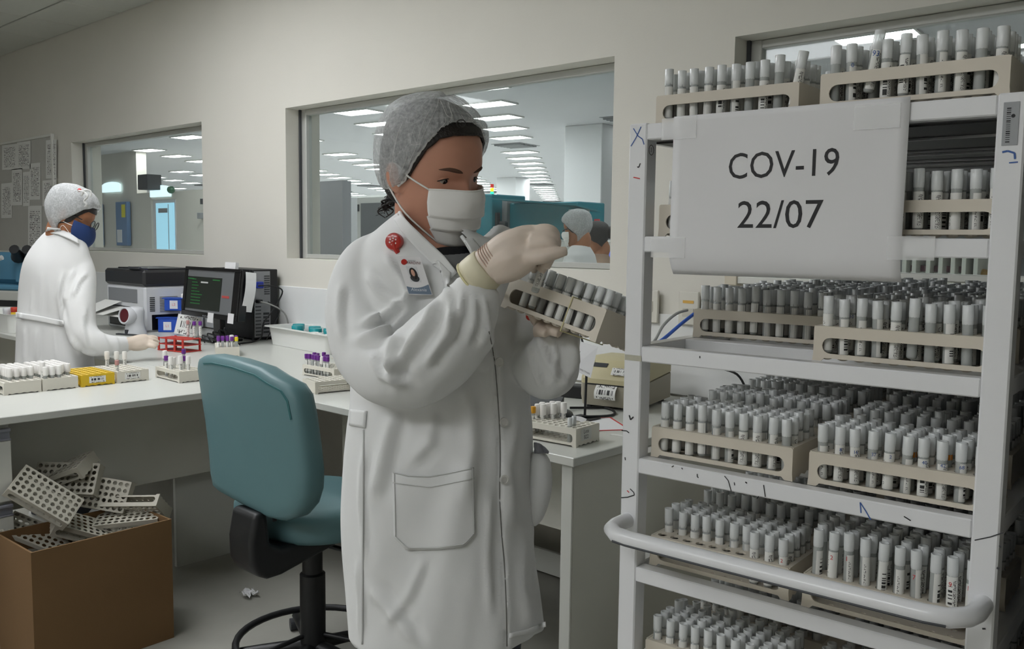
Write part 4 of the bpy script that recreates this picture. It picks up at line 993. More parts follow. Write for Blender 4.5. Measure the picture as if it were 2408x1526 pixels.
b = MB(); b.T = T_ @ trl(w_ + 0.002, 0.02, 0); b.grid(lambda u, v: (0.012 * math.sin(4 * v) + 0.001, u * 0.06, h_ - 0.01 - v * 0.205), 4, 10); obj('side_sheet', b, m_paper, mo, smooth='all', label='white sheet hanging at the side')
# pc tower
m_pcb = mat('pc_steel', '#8f9093', 0.45, 0.3)
pc = thing('computer_tower', 'black computer tower showing its grey socket panel beside the monitor', 'computer', (-4.26, 2.615, DZ))
b = MB(); b.box(-0.42, 0.0, 0.0, 0.155, 0.012, 0.385, 0.004); obj('case', b, m_black, pc)
b = MB(); b.box(0.0005, 0.004, 0.006, 0.105, 0.02, 0.375, 0.001); bp_ = obj('back_panel', b, m_pcb, pc, label='grey metal back panel')
for y0, y1, z0, dz, h, n in ((0.012, 0.045, 0.03, 0.019, 0.006, 9), (0.06, 0.095, 0.04, 0.02, 0.012, 6), (0.068, 0.1, 0.25, 0.012, 0.006, 9)):
    for k in range(n):
        b = MB(); b.box(0.0045, 0.006, y0, y1, z0 + k * dz, z0 + k * dz + h); obj('slot', b, m_dark, bp_)
b = MB(); b.box(0.0045, 0.03, 0.012, 0.05, 0.285, 0.32, 0.003); obj('video_plug', b, mat('blue_plug', '#25379a', 0.5), pc, label='blue video plug')
b = MB(); b.box(0.0045, 0.035, 0.012, 0.04, 0.205, 0.225, 0.003); obj('power_plug', b, m_black, pc)
for x in (-0.39, -0.03):
    for y in (0.02, 0.135): b = MB(); b.cyl((x, y, 0), (x, y, 0.0118), 0.012, n=10); obj('foot', b, m_dark, pc)
def cable(name, label, pts, r, m, cat='cable', group=None):
    P = [np.array(p, float) for p in pts]; Q = []
    for i in range(len(P) - 1):
        p0, p1, p2, p3 = P[max(i - 1, 0)], P[i], P[i + 1], P[min(i + 2, len(P) - 1)]
        for t in np.linspace(0, 1, 7)[:-1]:
            Q.append(0.5 * (2 * p1 + (p2 - p0) * t + (2 * p0 - 5 * p1 + 4 * p2 - p3) * t * t + (3 * p1 - p0 - 3 * p2 + p3) * t ** 3))
    Q.append(P[-1]); b = MB(); b.tube(Q, r, 6); return tag(obj(name, b, m, smooth=70), label, cat, group)
m_cgrey = mat('grey_cable', '#9a9b98', 0.5); m_cblue = mat('blue_cable', '#2f62c8', 0.5)
X_ = -4.23
cable('cable', 'black video cable looping from the blue plug of the tower', [(X_, 2.63, DZ + .30), (X_ + .05, 2.67, DZ + .30), (X_ + .06, 2.74, DZ + .27), (X_ + .03, 2.70, DZ + .17), (X_ + .03, 2.64, DZ + .10), (X_ + .04, 2.62, DZ + .03), (X_ + .03, 2.58, DZ + .006), (X_ + .05, 2.48, DZ + .005)], 0.004, m_black)
cable('cable', 'grey power cable curving down behind the white tray', [(X_ + .03, 2.625, DZ + .215), (X_ + .08, 2.66, DZ + .20), (X_ + .08, 2.74, DZ + .15), (X_ + .075, 2.77, DZ + .06), (X_ + .06, 2.775, DZ + .008)], 0.0045, m_cgrey)
cable('cable', 'thin black cable hanging by the tower sockets', [(X_ - .02, 2.70, DZ + .21), (X_ + .03, 2.74, DZ + .17), (X_ + .03, 2.7, DZ + .08), (X_ + .04, 2.65, DZ + .01)], 0.003, m_black)
for k in range(5):
    y0 = 2.47 + 0.02 * k; cable('cable', 'black cable in the tangle under the monitor, ' + ORD[k] + ' strand', [(-4.33 + .03 * k, y0 - .10, DZ + .006), (-4.28 + .02 * k, y0 - .14, DZ + .05 + .01 * k), (-4.22, y0 - .10 + .02 * k, DZ + .03), (-4.16 + .02 * k, y0 - .16, DZ + .045), (-4.12, y0 - .1, DZ + .006)], 0.004, m_black, group='cable tangle under the monitor')
b = MB(); b.sphere((0, 0, 0), (0.032, 0.05, 0.018), 16, 8); o = obj('computer_mouse', b, m_black, smooth='all', loc=(-4.07, 2.34, DZ + .0185), rotm=(0, 0, .6)); tag(o, 'black computer mouse between red rack and mid-desk rack', 'mouse')
# white tray with teal-capped jars
m_tray = mat('white_tray', '#e2e3df', 0.4)
tr = thing('plastic_tray', 'white plastic tray holding teal-capped jars on the desk', 'tray', (-3.80, 2.67, DZ), math.radians(-5))
def rrect(w, d, r=0.03, n=5):
    return [(sx * (w - r) + r * math.cos(a), sy * (d - r) + r * math.sin(a)) for sx, sy, a0 in ((1, 1, 0), (-1, 1, PI / 2), (-1, -1, PI), (1, -1, 1.5 * PI)) for a in np.linspace(a0, a0 + PI / 2, n)]
def lay(w, d, z, r=0.03): return [(x, y, z) for x, y in rrect(w, d, r)]
b = MB(); b.rings([lay(.28, .085, 0.001), lay(.30, .092, 0.09), lay(.325, .108, 0.093), lay(.325, .108, 0.098), lay(.296, .09, 0.098), lay(.276, .082, 0.004)], True, True); obj('basin', b, m_tray, tr, smooth=35)
for k, x in enumerate((-0.20, -0.12, -0.035, 0.06, 0.11, 0.20)):
    t = thing('jar', 'teal-capped jar in the white tray, %s along' % ORD[k], 'jar', (0, 0, 0), group='jars in the white tray'); t.matrix_world = Matrix((trl(-3.80, 2.67, DZ + .0045) @ rot('Z', math.radians(-5)) @ trl(x, 0.035 - 0.05 * (k % 2), 0)).tolist())
    b = MB(); b.lathe([(0.026, 0), (0.028, 0.005), (0.028, 0.075)], 16); obj('body', b, m_clear, t, smooth=50)
    b = MB(); b.lathe([(0.031, 0.075), (0.031, 0.1), (0.029, 0.102)], 18); obj('cap', b, m_tealcap, t, smooth=50)
for k, x in enumerate((0.10, 0.15, 0.235)):
    b = MB(); b.lathe([(0.02, 0), (0.022, 0.004), (0.022, 0.085), (0.02, 0.088)], 14); o = obj('white_pot', b, m_wcap, smooth=50); o.matrix_world = Matrix((trl(-3.80, 2.67, DZ + .0045) @ rot('Z', math.radians(-5)) @ trl(x, -0.045, 0)).tolist()); tag(o, 'small white pot at the front of the tray, %s of three' % ORD[k], 'pot', 'white pots in the tray')
# label rack at the tray's right end
lr = thing('upended_rack', 'ivory rack standing on end with barcode sticker behind the purple tubes', 'rack', (-3.33, 2.50, DZ), math.radians(5))
b = MB(); b.box(-0.07, 0.08, 0, 0.004, 0.06, 0.12, 0.001); b.box(-0.07, 0.08, 0.08, 0.084, 0.0, 0.12, 0.001); obj('panel', b, m_rack_w, lr)
b = MB(); b.box(-0.07, 0.08, 0.0, 0.084, 0.1205, 0.1245, 0.001); b.box(-0.07, 0.08, 0.0, 0.084, 0.001, 0.005, 0.001); obj('plate', b, m_rack_w, lr)
b = MB(); b.add([(-.03, -0.001, .075), (.03, -0.001, .075), (.03, -0.001, .11), (-.03, -0.001, .11)], [(0, 1, 2, 3)], [(0, 0), (1, 0), (1, 1), (0, 1)]); obj('sticker', b, m_sticker, lr)
for k in range(4):
    b = MB(); b.T = trl(-3.39 + k * 0.035, 2.535, DZ + .0055); b.lathe([(0.006, 0), (0.008, 0.003), (0.008, 0.05), (0.01, 0.052)], 10); tag(obj('pale_tube', b, mat('pale_tube', '#c9cdb8', 0.4)), 'pale tube in the upended rack, ' + ORD[k] + ' of four', 'tube', 'tubes in the upended rack')
# left end of the desk: microscope, device, tray of oddments
m_msc = mat('microscope_blue', '#4d7f9a', 0.45)
ms = thing('microscope', 'blue microscope with black eyepieces at the left end of the desk', 'microscope', (-6.31, 2.14, DZ), math.radians(25))
b = MB(); b.box(-0.20, 0.24, -0.10, 0.18, 0.20, 0.235, 0.01); b.box(0.02, 0.18, -0.04, 0.14, 0.235, 0.40, 0.02); b.box(-0.30, 0.05, 0.02, 0.18, 0.235, 0.44, 0.03); obj('body', b, m_msc, ms)
b = MB(); b.T = trl(0.10, -0.05, 0.415); b.tube([(-0.02, 0, 0.0), (0.02, -0.05, 0.03), (0.04, -0.09, 0.05)], [0.045, 0.032, 0.03], 12); b.tube([(0.05, 0.03, 0.0), (0.09, -0.02, 0.03), (0.11, -0.06, 0.05)], [0.045, 0.032, 0.03], 12); obj('eyepiece', b, m_black, ms, smooth=50)
cable_pts = [(-0.22, -0.10, 0.22), (-0.20, -0.14, 0.30), (-0.12, -0.13, 0.37), (0.0, -0.10, 0.41)]
b = MB(); b.tube(cable_pts, 0.016, 10); obj('light_guide', b, mat('pale_tube_grey', '#c6c7c4', 0.4), ms, smooth=60)
b = MB(); b.box(-0.2, 0.2, -0.12, 0.2, 0, 0.199, 0.008); b.prism([(-0.2, -0.16), (0.2, -0.16), (0.2, -0.12), (-0.2, -0.12)], 0, 0.1); obj('base', b, mat('device_grey', '#b4b5ae', 0.5), ms)
b = MB(); b.box(-0.04, 0.19, -0.128, -0.1205, 0.05, 0.14, 0.003); obj('front_slot', b, m_black, ms)
tr2 = thing('sample_bin', 'white plastic bin of mixed sample cups at the left desk edge', 'bin', (-5.75, 1.92, DZ), math.radians(0))
b = MB(); b.rings([lay(.28, .11, 0.001), lay(.30, .12, 0.105), lay(.31, .125, 0.108), lay(.295, .115, 0.108), lay(.275, .105, 0.004)], True, True); obj('basin', b, m_tray, tr2, smooth=35)
for k, (x, c, h) in enumerate(((0.07, '#c8402e', 0.125), (0.11, '#d9dcdf', 0.115), (0.15, '#d8b32a', 0.10), (0.19, '#d9dcdf', 0.11), (0.23, '#8a9a40', 0.095), (0.02, '#d9dcdf', 0.12))):
    b = MB(); b.T = trl(-5.75 + x - 0.02, 1.92 + 0.03 * math.sin(k * 2.1), DZ + 0.0045); b.lathe([(0.015, 0), (0.019, 0.003), (0.021, h - 0.02), (0.022, h - 0.018), (0.022, h), (0.02, h + 0.002)], 12)
    tag(obj('sample_cup', b, mat('cup_%d' % k, c, 0.5), smooth=50), ['red', 'white', 'yellow', 'clear white', 'olive', 'pale'][k] + ' lidded sample cup in the bin at the left desk edge', 'cup', 'cups in the sample bin')
# notice board with papers
bd = thing('notice_board', 'grey notice board in a white frame covered with pinned papers', 'board', (-7.33, WY - 0.001, 0))
b = MB(); b.box(-1.25, -0.03, -0.012, 0, 1.17, 2.065); obj('panel', b, mat('board_grey', '#bdbcb6', 0.8, var=0.05), bd)
b = MB(); b.box(-0.03, 0.0, -0.022, 0, 1.15, 2.085, 0.002); b.box(-1.25, -0.03, -0.022, 0, 2.065, 2.085, 0.002); b.box(-1.25, -0.03, -0.022, 0, 1.15, 1.17, 0.002); obj('frame', b, m_white, bd)
def paper_on_board(q, label, k):
    P = [on_y(*c, WY - 0.016) for c in q]; b = MB(); b.add(P, [(0, 1, 2, 3)], [(0, 0), (1, 0), (1, 1), (0, 1)]); tag(obj('pinned_paper', b, m_page), label, 'paper', 'papers on the notice board')
def qd(x0, y0, x1, y1, s=-0.12): return [(x0, y1 + 0 * s), (x1, y1 + s * 0.2 * (x1 - x0)), (x1, y0 + s * (x1 - x0)), (x0, y0)]
for k, (q, l) in enumerate(((qd(5, 342, 40, 400), 'pinned page topmost at the left of the notice board'), (qd(40, 335, 72, 398), 'pinned page beside the top left one on the notice board'), (qd(108, 330, 133, 420), 'pinned page topmost near the frame of the notice board'), (qd(70, 385, 95, 470), 'narrow pinned page in the middle of the notice board'), (qd(28, 398, 52, 483), 'pinned page left of the dark-headed one'), (qd(54, 405, 70, 485), 'pinned page with dark heading on the notice board'), (qd(3, 432, 28, 513), 'pinned page lowest at the left of the notice board'), (qd(66, 484, 98, 585, -.02), 'long white page hanging lowest on the notice board'), (qd(100, 425, 133, 485), 'pinned page behind the worker cap on the notice board'))): paper_on_board(q, l, k)
# ------------------------------------------------------------------ right part of the desk
m_lp = mat('printer_beige', '#c2b993', 0.5, var=0.03, scale=15); m_lp2 = mat('printer_beige_dark', '#a9a392', 0.5)
lpz = math.radians(32)
lp = thing('label_printer', 'beige desktop label printer with a white label curling from its slot', 'printer', (-1.835, 2.37, DZ), math.radians(12))
lp.scale = (1, 1, 0.88)
b = MB(); prof = [(0.0, 0.012), (-0.012, 0.05), (-0.012, 0.085), (0.0, 0.125), (0.03, 0.165), (0.06, 0.185), (0.24, 0.185), (0.30, 0.15), (0.30, 0.012)]
def slab(prof, x0, x1, c=0.008):
    r = [[(x, y, z) for y, z in prof] for x in (x0, x1)]
    cy = sum(p[0] for p in prof) / len(prof); cz = sum(p[1] for p in prof) / len(prof)
    def ins(k, x): return [(x, cy + (y - cy) * k, cz + (z - cz) * k) for y, z in prof]
    return [ins(0.95, x0), ins(1.0, x0 + c), ins(1.0, x1 - c), ins(0.95, x1)]
b.rings(slab([(0.0, 0.012), (-0.012, 0.05), (-0.012, 0.0945), (0.30, 0.115), (0.30, 0.012)], 0, 0.205)); obj('lower_shell', b, m_lp2, lp, smooth=25)
b = MB(); b.rings(slab([(-0.012, 0.0955), (-0.010, 0.115), (0.012, 0.15), (0.05, 0.18), (0.10, 0.19), (0.22, 0.185), (0.30, 0.15), (0.30, 0.116)], 0, 0.205)); obj('upper_shell', b, m_lp, lp, smooth=25)
b = MB(); b.box(0.02, 0.205 - 0.02, -0.0135, -0.008, 0.0925, 0.0975); obj('slot', b, m_black, lp)
b = MB(); b.grid(lambda u, v: (0.06 + u * 0.075, -0.014 - 0.02 * math.sin(v * 2.2), 0.093 - 0.05 * v + 0.004 * math.sin(v * 3)), 4, 8); obj('label_strip', b, m_sticker, lp, smooth='all', label='white printed label hanging from the slot')
b = MB(); b.T = trl(0.05, 0.0185, 0.1565) @ rot('X', 0.72); b.box(-0.02, 0.03, 0, 0.02, 0.0, 0.001); obj('logo_plate', b, m_dark, lp, label='small dark logo plate')
b = MB(); b.T = trl(0.105, -0.004, 0.1335) @ rot('X', 0.98); b.add([(0, 0, 0.001), (0.055, 0, 0.001), (0.055, 0.03, 0.001), (0, 0.03, 0.001)], [(0, 1, 2, 3)], [(0, 0), (1, 0), (1, 1), (0, 1)]); obj('sticker', b, m_sticker, lp)
for x in (0.02, 0.18):
    for y in (0.02, 0.27): b = MB(); b.cyl((x, y, 0), (x, y, 0.0118), 0.01, n=8); obj('foot', b, m_dark, lp)
ps = thing('power_adapter', 'black power adapter block between keyboard and label printer', 'adapter', (-1.98, 2.50, DZ), 0.3)
b = MB(); b.box(-0.09, 0.09, -0.03, 0.03, 0, 0.045, 0.004); obj('block', b, m_black, ps); b = MB(); b.cyl((0.09, 0, 0.02), (0.12, 0, 0.02), 0.008); obj('cord_grip', b, m_black, ps)
kb = thing('keyboard', 'black keyboard end with wrist rest showing behind the coat', 'keyboard', (-2.02, 2.24, DZ), math.radians(24))
b = MB(); b.box(-0.20, 0.10, -0.06, 0.06, 0.001, 0.018, 0.004); obj('base', b, m_black, kb)
for i in range(9):
    for j in range(4):
        b = MB(); b.box(-0.185 + i * 0.031, -0.159 + i * 0.031, -0.048 + j * 0.026, -0.026 + j * 0.026, 0.0185, 0.025, 0.002); obj('key', b, m_dark, kb)
hs = thing('handheld_terminal', 'dark grey handheld scanner lying behind the tagged corner rack', 'scanner', (-1.86, 2.20, DZ), math.radians(30))
b = MB(); b.rings(slab([(-0.05, 0.012), (-0.055, 0.03), (0.03, 0.05), (0.05, 0.045), (0.05, 0.012)], -0.06, 0.06)); obj('body', b, m_dark, hs, smooth=30); b = MB(); b.box(-0.05, 0.05, -0.045, 0.045, 0, 0.012, 0.003); obj('base', b, m_black, hs)
b = MB(); b.sphere((0, 0, 0), (0.03, 0.05, 0.017), 16, 8); o = obj('computer_mouse', b, m_black, smooth='all', loc=(-1.735, 2.15, DZ + .0175), rotm=(0, 0, .9)); tag(o, 'black computer mouse right behind the tagged corner rack', 'mouse')
for k, pts in enumerate(([(-1.83, 2.30, DZ + .006), (-1.75, 2.42, DZ + .005), (-1.82, 2.54, DZ + .006), (-1.9, 2.56, DZ + .008)], [(-1.70, 2.17, DZ + .012), (-1.66, 2.30, DZ + .005), (-1.72, 2.38, DZ + .005), (-1.82, 2.40, DZ + .005)], [(-2.05, 2.62, DZ + .25), (-2.0, 2.60, DZ + .16), (-1.93, 2.62, DZ + .10), (-1.85, 2.75, DZ + .02)], [(-2.10, 2.66, DZ + .02), (-2.02, 2.62, DZ + .12), (-1.92, 2.66, DZ + .10), (-1.84, 2.76, DZ + .05)], [(-1.52, 2.68, DZ + .14), (-1.44, 2.70, DZ + .12), (-1.42, 2.72, DZ + .06), (-1.50, 2.72, DZ + .07), (-1.50, 2.70, DZ + .02)])):
    cable('cable', 'black cable ' + ['running from the handheld scanner to the adapter', 'trailing from the mouse to the label printer', 'standing up behind the label printer', 'crossing behind the hanging notice', 'looping behind the label printer toward the cart'][k], pts, 0.0042, m_black)
nt = thing('hanging_notice', 'white printed notice in capitals tilting above the power adapter', 'notice', (0, 0, 0))
c = [at(1345, 868, 2.80), at(1389, 889, 2.77), at(1406, 815, 2.80), at(1366, 803, 2.83)]
b = MB(); b.add(c, [(0, 1, 2, 3)]); o = obj('sheet', b, m_paper, nt); md = o.modifiers.new('thickness', 'SOLIDIFY'); md.thickness = 0.0004
ex, ey = unit(c[1] - c[0]), unit(c[3] - c[0]); ez = np.cross(ex, ey); ez = ez if ez @ (CO - c[0]) > 0 else -ez
b = MB()
for k, tx in enumerate(('OS:', '', 'ENTE PARA ESTE', 'NUMERO O TUBO AO', 'E PARA O TUBO 12', '', 'COMPREENDER A', 'EM COVID-19', 'SUAS RESPECTIVAS')):
    if not tx: continue
    v, f = text_mesh(tx, 0.0078 if k else 0.011); v = np.array(v); b.T = frame(c[0] + ex * 0.029 + ey * (0.081 - k * 0.0088) + ez * 0.0009, ex, ey, ez); b.add(v, f)
obj('lettering', b, m_ink, nt)
q = (c[0] + c[1]) / 2 - ez * 0.006; b = MB(); b.cyl(q + ey * 0.06, (q[0], q[1] + 0.02, DZ + 0.006), 0.004, n=8); b.box(q[0] - 0.04, q[0] + 0.04, q[1] - 0.02, q[1] + 0.05, DZ + 0.0005, DZ + 0.006); obj('holder', b, m_black, nt)
# red-edged sheet and a small label on the desk
rs = thing('red_edged_sheet', 'white sheet with a red border lying behind the tagged corner rack', 'paper', (-1.62, 2.17, DZ), math.radians(-36))
b = MB(); b.box(-0.09, 0.09, -0.07, 0.07, 0.0003, 0.0012); obj('sheet', b, m_paper, rs)
b = MB()
for a in ((-.095, .095, -.075, -.069), (-.095, .095, .069, .075), (-.095, -.089, -.069, .069), (.089, .095, -.069, .069)): b.box(*a, 0.0003, 0.0016)
obj('border', b, m_redink, rs, label='red border')
b = MB(); b.T = trl(-1.47, 2.09, DZ) @ rot('Z', .2); b.box(-0.035, 0.035, -0.008, 0.008, 0.0003, 0.001); tag(obj('small_label', b, m_sticker), 'small white label lying near the right desk edge', 'label')
# wall plates and cables
def plate(name, label, px0, py0, px1, py1, inner):
    a0, a1 = on_y(px0, py0, WY - 0.0125), on_y(px1, py1, WY - 0.0125)
    t = thing(name, label, 'wall plate', ((a0[0] + a1[0]) / 2, WY - 0.0125, (a0[2] + a1[2]) / 2))
    w2, h2 = abs(a1[0] - a0[0]) / 2, abs(a1[2] - a0[2]) / 2
    b = MB(); b.box(-w2, w2, -0.012, 0, -h2, h2, 0.003); obj('cover', b, mat('plate_white', '#dcd9cf', 0.45), t)
    b = MB(); b.box(-w2 * .55, w2 * .55, -0.0135, -0.0122, *inner, 0.001); obj('insert', b, mat('plate_insert', '#c9c6bb', 0.4), t); return t
plate('light_switch', 'white switch plate on the wall left of the network outlet', 1500, 680, 1550, 760, (-0.02, 0.02))
no = plate('network_outlet', 'white network outlet with orange strip above the desk', 1600, 684, 1645, 766, (-0.03, 0.0))
b = MB(); b.box(-0.022, 0.022, -0.0135, -0.0122, 0.018, 0.028); obj('orange_strip', b, mat('orange_strip', '#e0b25a', 0.5), no)
cable('cable', 'grey network cable dropping from the outlet', [at(1617, 729, 3.1), at(1590, 738, 3.08), at(1560, 765, 3.02), at(1536, 805, 2.95), at(1500, 830, 2.95)], 0.005, m_cgrey)
cable('cable', 'bright blue network cable slanting behind the cart', [at(1632, 738, 3.1), at(1600, 763, 3.06), at(1560, 797, 3.0), at(1530, 815, 2.97)], 0.006, m_cblue)
a0, a1 = on_y(1712, 657, WY - 0.012), on_y(1900, 668, WY - 0.012)
cd = thing('cable_duct', 'white plastic cable duct on the wall behind the cart', 'duct', (a0[0], WY - 0.0005, a0[2]))
b = MB(); b.box(0, 1.6, -0.03, 0, -0.012, 0.012, 0.002); obj('channel', b, m_white, cd); b = MB(); b.box(-0.001, 0.045, -0.036, 0, -0.018, 0.018, 0.002); obj('end_cap', b, mat('duct_cream', '#d9d0bd', 0.5), cd)
# ------------------------------------------------------------------ furnishing of the hall seen through the panes
m_teal2 = mat('teal_cover', '#2f7f8c', 0.25, coat=0.4); m_tealg = glass_mat('teal_glass', '#3f93a0', 0.35, 0.05)
m_mach = mat('analyser_white', '#d5d6d2', 0.5); m_mgrey = mat('analyser_grey', '#8f9294', 0.5); m_lock = mat('locker_blue', '#5f7fa6', 0.5); m_ylab = mat('yellow_label', '#d8d02a', 0.6)
def hb(px0, py0, px1, py1, Y, c=0.0, th=0.3, z0=None):
    a0, a1 = on_y(px0, py0, Y), on_y(px1, py1, Y)
    b = MB(); b.box(min(a0[0], a1[0]), max(a0[0], a1[0]), Y, Y + th, (min(a0[2], a1[2]) if z0 is None else z0), max(a0[2], a1[2]), c); return b
o = struct('wall_hall_block', hb(60, 100, 322, 455, 8.0, th=0.2, z0=0.0), m_part); 
b = MB(); a0, a1 = on_y(322, 455, 8.0), on_y(560, 455, 8.0); b.box(a0[0], on_y(357, 470, 8)[0], 7.98, 8.08, 0, a0[2]); b.box(on_y(416, 470, 8)[0], a1[0], 7.98, 8.08, 0, a0[2]); b.box(on_y(357, 470, 8)[0], on_y(416, 470, 8)[0], 7.98, 8.08, on_y(380, 470, 8)[2], a0[2])
wl = struct('wall_hall_low', b, m_part)
d = struct('door_1', hb(358, 471, 415, 600, 8.02, th=0.04, z0=0.0), m_hwall)
obj('door_pane', hb(366, 478, 412, 640, 8.005, th=0.01), mat('lit_blue_glass', '#8fc4dc', 0.3, emit=0.9, ecol='#9fd0e4'), d)
obj('door_leaf_edge', hb(395, 480, 398, 640, 7.995, th=0.01), m_mgrey, d)
obj('door_notice', hb(372, 490, 393, 500, 7.99, th=0.008), m_mgrey, d)
b = MB()
def arch(px0, py0, px1, py1, Y, name, label):
    a0, a1 = on_y(px0, py1, Y), on_y(px1, py0, Y); w = a1[0] - a0[0]; h = a1[2] - a0[2]
    pts = [(a0[0], a0[2]), (a1[0], a0[2])] + [(a1[0] - w * t, a0[2] + h * (0.72 + 0.28 * math.sin(PI * t) ** 0.6)) for t in np.linspace(0, 1, 9)]
    b = MB(); b.T = frame((0, Y, 0), (1, 0, 0), (0, 0, 1), (0, 1, 0)); b.prism(pts, -0.02, 0.0)
    return tag(obj(name, b, mat('lit_white_glass', '#dff0f6', 0.3, emit=1.3, ecol='#d8eef6')), label, 'lit window')
arch(355, 434, 402, 464, 7.97, 'lit_fanlight', 'bright arched fanlight above the lit blue door')
arch(242, 426, 284, 453, 7.97, 'lit_fanlight', 'bright arched fanlight on the wall left of the door')
t = tag(obj('green_globe', (lambda q: (q.sphere(on_y(402, 446, 7.9), 0.07, 12, 8), q)[1])(MB()), mat('globe_green', '#3c6a50', 0.4)), 'small dark green globe beside the bright fanlight', 'lamp')
tag(obj('loudspeaker', hb(323, 411, 346, 445, 7.7, 0.01, 0.279), m_dark), 'dark grey wall loudspeaker at the end of the hall block', 'loudspeaker')
for k, (x0, x1, y0) in enumerate(((271, 300, 475), (226, 237, 480))):
    lk = thing('blue_locker', ['blue locker with yellow label on the low hall wall', 'blue locker half hidden behind the masked worker'][k], 'locker', (0, 0, 0), group='blue lockers of the hall')
    obj('body', hb(x0, y0, x1, 578, 7.9, 0.01, 0.079), m_lock, lk); obj('yellow_label', hb(x0 + 14 if k == 0 else x0 + 5, y0 + 6, x0 + 23 if k == 0 else x1 - 1, y0 + 36, 7.893, th=0.006), m_ylab, lk, label='yellow label'); obj('lower_panel', hb(x0 + 4, 540, x0 + 16 if k == 0 else x1 - 2, 570, 7.893, th=0.006), m_hwall, lk)
tag(obj('wall_phone', hb(470, 467, 478, 480, 7.9, 0.005, 0.079), m_dark), 'dark wall box near the right edge of the small window', 'wall box')
tag(obj('wall_dispenser', hb(463, 500, 472, 514, 7.9, 0.005, 0.079), m_mgrey), 'grey wall dispenser near the right edge of the small window', 'dispenser')
# through the wide window
struct('partition_grey', hb(700, 430, 806, 606, 5.2, th=0.1, z0=0.0), mat('partition_paint', '#9b9ca0', 0.6))
struct('partition_pale', hb(796, 465, 822, 606, 5.6, th=0.1, z0=0.0), m_hwall)
mc = thing('analyser_cabinet', 'cream analyser cabinet with grey front panel behind the capped worker', 'machine', (0, 0, 0))
obj('body', hb(816, 462, 1010, 640, 6.6, 0.02, 0.9, z0=0.0), m_mach, mc); obj('front_panel', hb(848, 478, 990, 640, 6.585, th=0.012), mat('panel_grey', '#6e7174', 0.5), mc, label='grey front panel'); obj('display', hb(832, 481, 843, 497, 6.585, th=0.012), m_dark, mc)
for y in (478, 487, 553, 560): obj('print_line', hb(820, y, 829, y + 3, 6.592, th=0.006), m_mgrey, mc)
an = thing('teal_analyser', 'long white analyser with teal hoods and a signal tower in the hall', 'machine', (0, 0, 0))
obj('base', hb(1030, 560, 1370, 660, 6.4, 0.02, 0.8, z0=0.0), m_mach, an)
obj('hood', hb(1095, 458, 1155, 566, 6.35, 0.01, 0.5), m_teal2, an); obj('hood', hb(1192, 478, 1360, 566, 6.55, 0.01, 0.4), m_teal2, an)
a0, a1 = on_y(1165, 466, 6.3), on_y(1363, 480, 6.3)
b = MB(); b.add([(a0[0], 6.25, a0[2]), (a1[0], 6.25, a1[2]), (a1[0] + 0.02, 6.6, a1[2] - 0.05), (a0[0], 6.8, a0[2] - 0.02), (a0[0], 6.25, a0[2] - .015), (a1[0], 6.25, a1[2] - .015), (a1[0] + .02, 6.6, a1[2] - .065), (a0[0], 6.8, a0[2] - .035)], [(0, 1, 2, 3), (7, 6, 5, 4), (0, 4, 5, 1), (1, 5, 6, 2), (2, 6, 7, 3), (3, 7, 4, 0)]); obj('hood_rail', b, m_tealg, an, label='pale glass edge of the hood')
obj('gantry', hb(1157, 470, 1190, 566, 6.5, 0.01, 0.3), m_mgrey, an); obj('arm', hb(1162, 500, 1168, 566, 6.4, 0.004, 0.05), m_dark, an); obj('pump', hb(1172, 520, 1186, 545, 6.42, 0.01, 0.06), m_dark, an)
obj('control_box', hb(1335, 492, 1372, 520, 6.45, 0.01, 0.1), m_mach, an)
for k, (c, e) in enumerate((('#c8302a', 0.6), ('#f0b020', 2.0), ('#30d0a0', 2.0), ('#8f9294', 0))):
    p = on_y(1157, 432 + k * 9 + 9, 6.6); b = MB(); b.T = trl(*p); b.lathe([(0.018, 0), (0.018, 0.034)], 12); obj('signal_light', b, mat('signal_%d' % k, c, 0.4, emit=e), an, label=['red', 'amber', 'green', 'grey'][k] + ' segment of the signal tower')
p0, p1 = on_y(1157, 470, 6.6), on_y(1157, 500, 6.6); b = MB(); b.cyl(p1, p0, 0.008); obj('signal_pole', b, m_mgrey, an)
fm = thing('far_bench', 'white bench with black monitor and blue screen at the right of the hall window', 'bench', (0, 0, 0))
obj('bench_top', hb(1395, 565, 1440, 640, 6.0, 0.01, 0.6, z0=0.0), m_mach, fm); obj('monitor', hb(1402, 540, 1437, 556, 6.3, 0.01, 0.05), m_dark, fm)
obj('blue_panel', hb(1408, 590, 1437, 628, 5.985, 0.0, 0.012), mat('blue_lit_screen', '#6478d8', 0.3, emit=0.7), fm, label='blue lit screen')
obj('red_notice', hb(1397, 515, 1409, 527, 6.1, 0, 0.01), mat('sign_red', '#c04048', 0.5), fm, label='small red notice'); obj('notice_pole', hb(1402, 527, 1404, 570, 6.102, 0, 0.006), m_mgrey, fm)
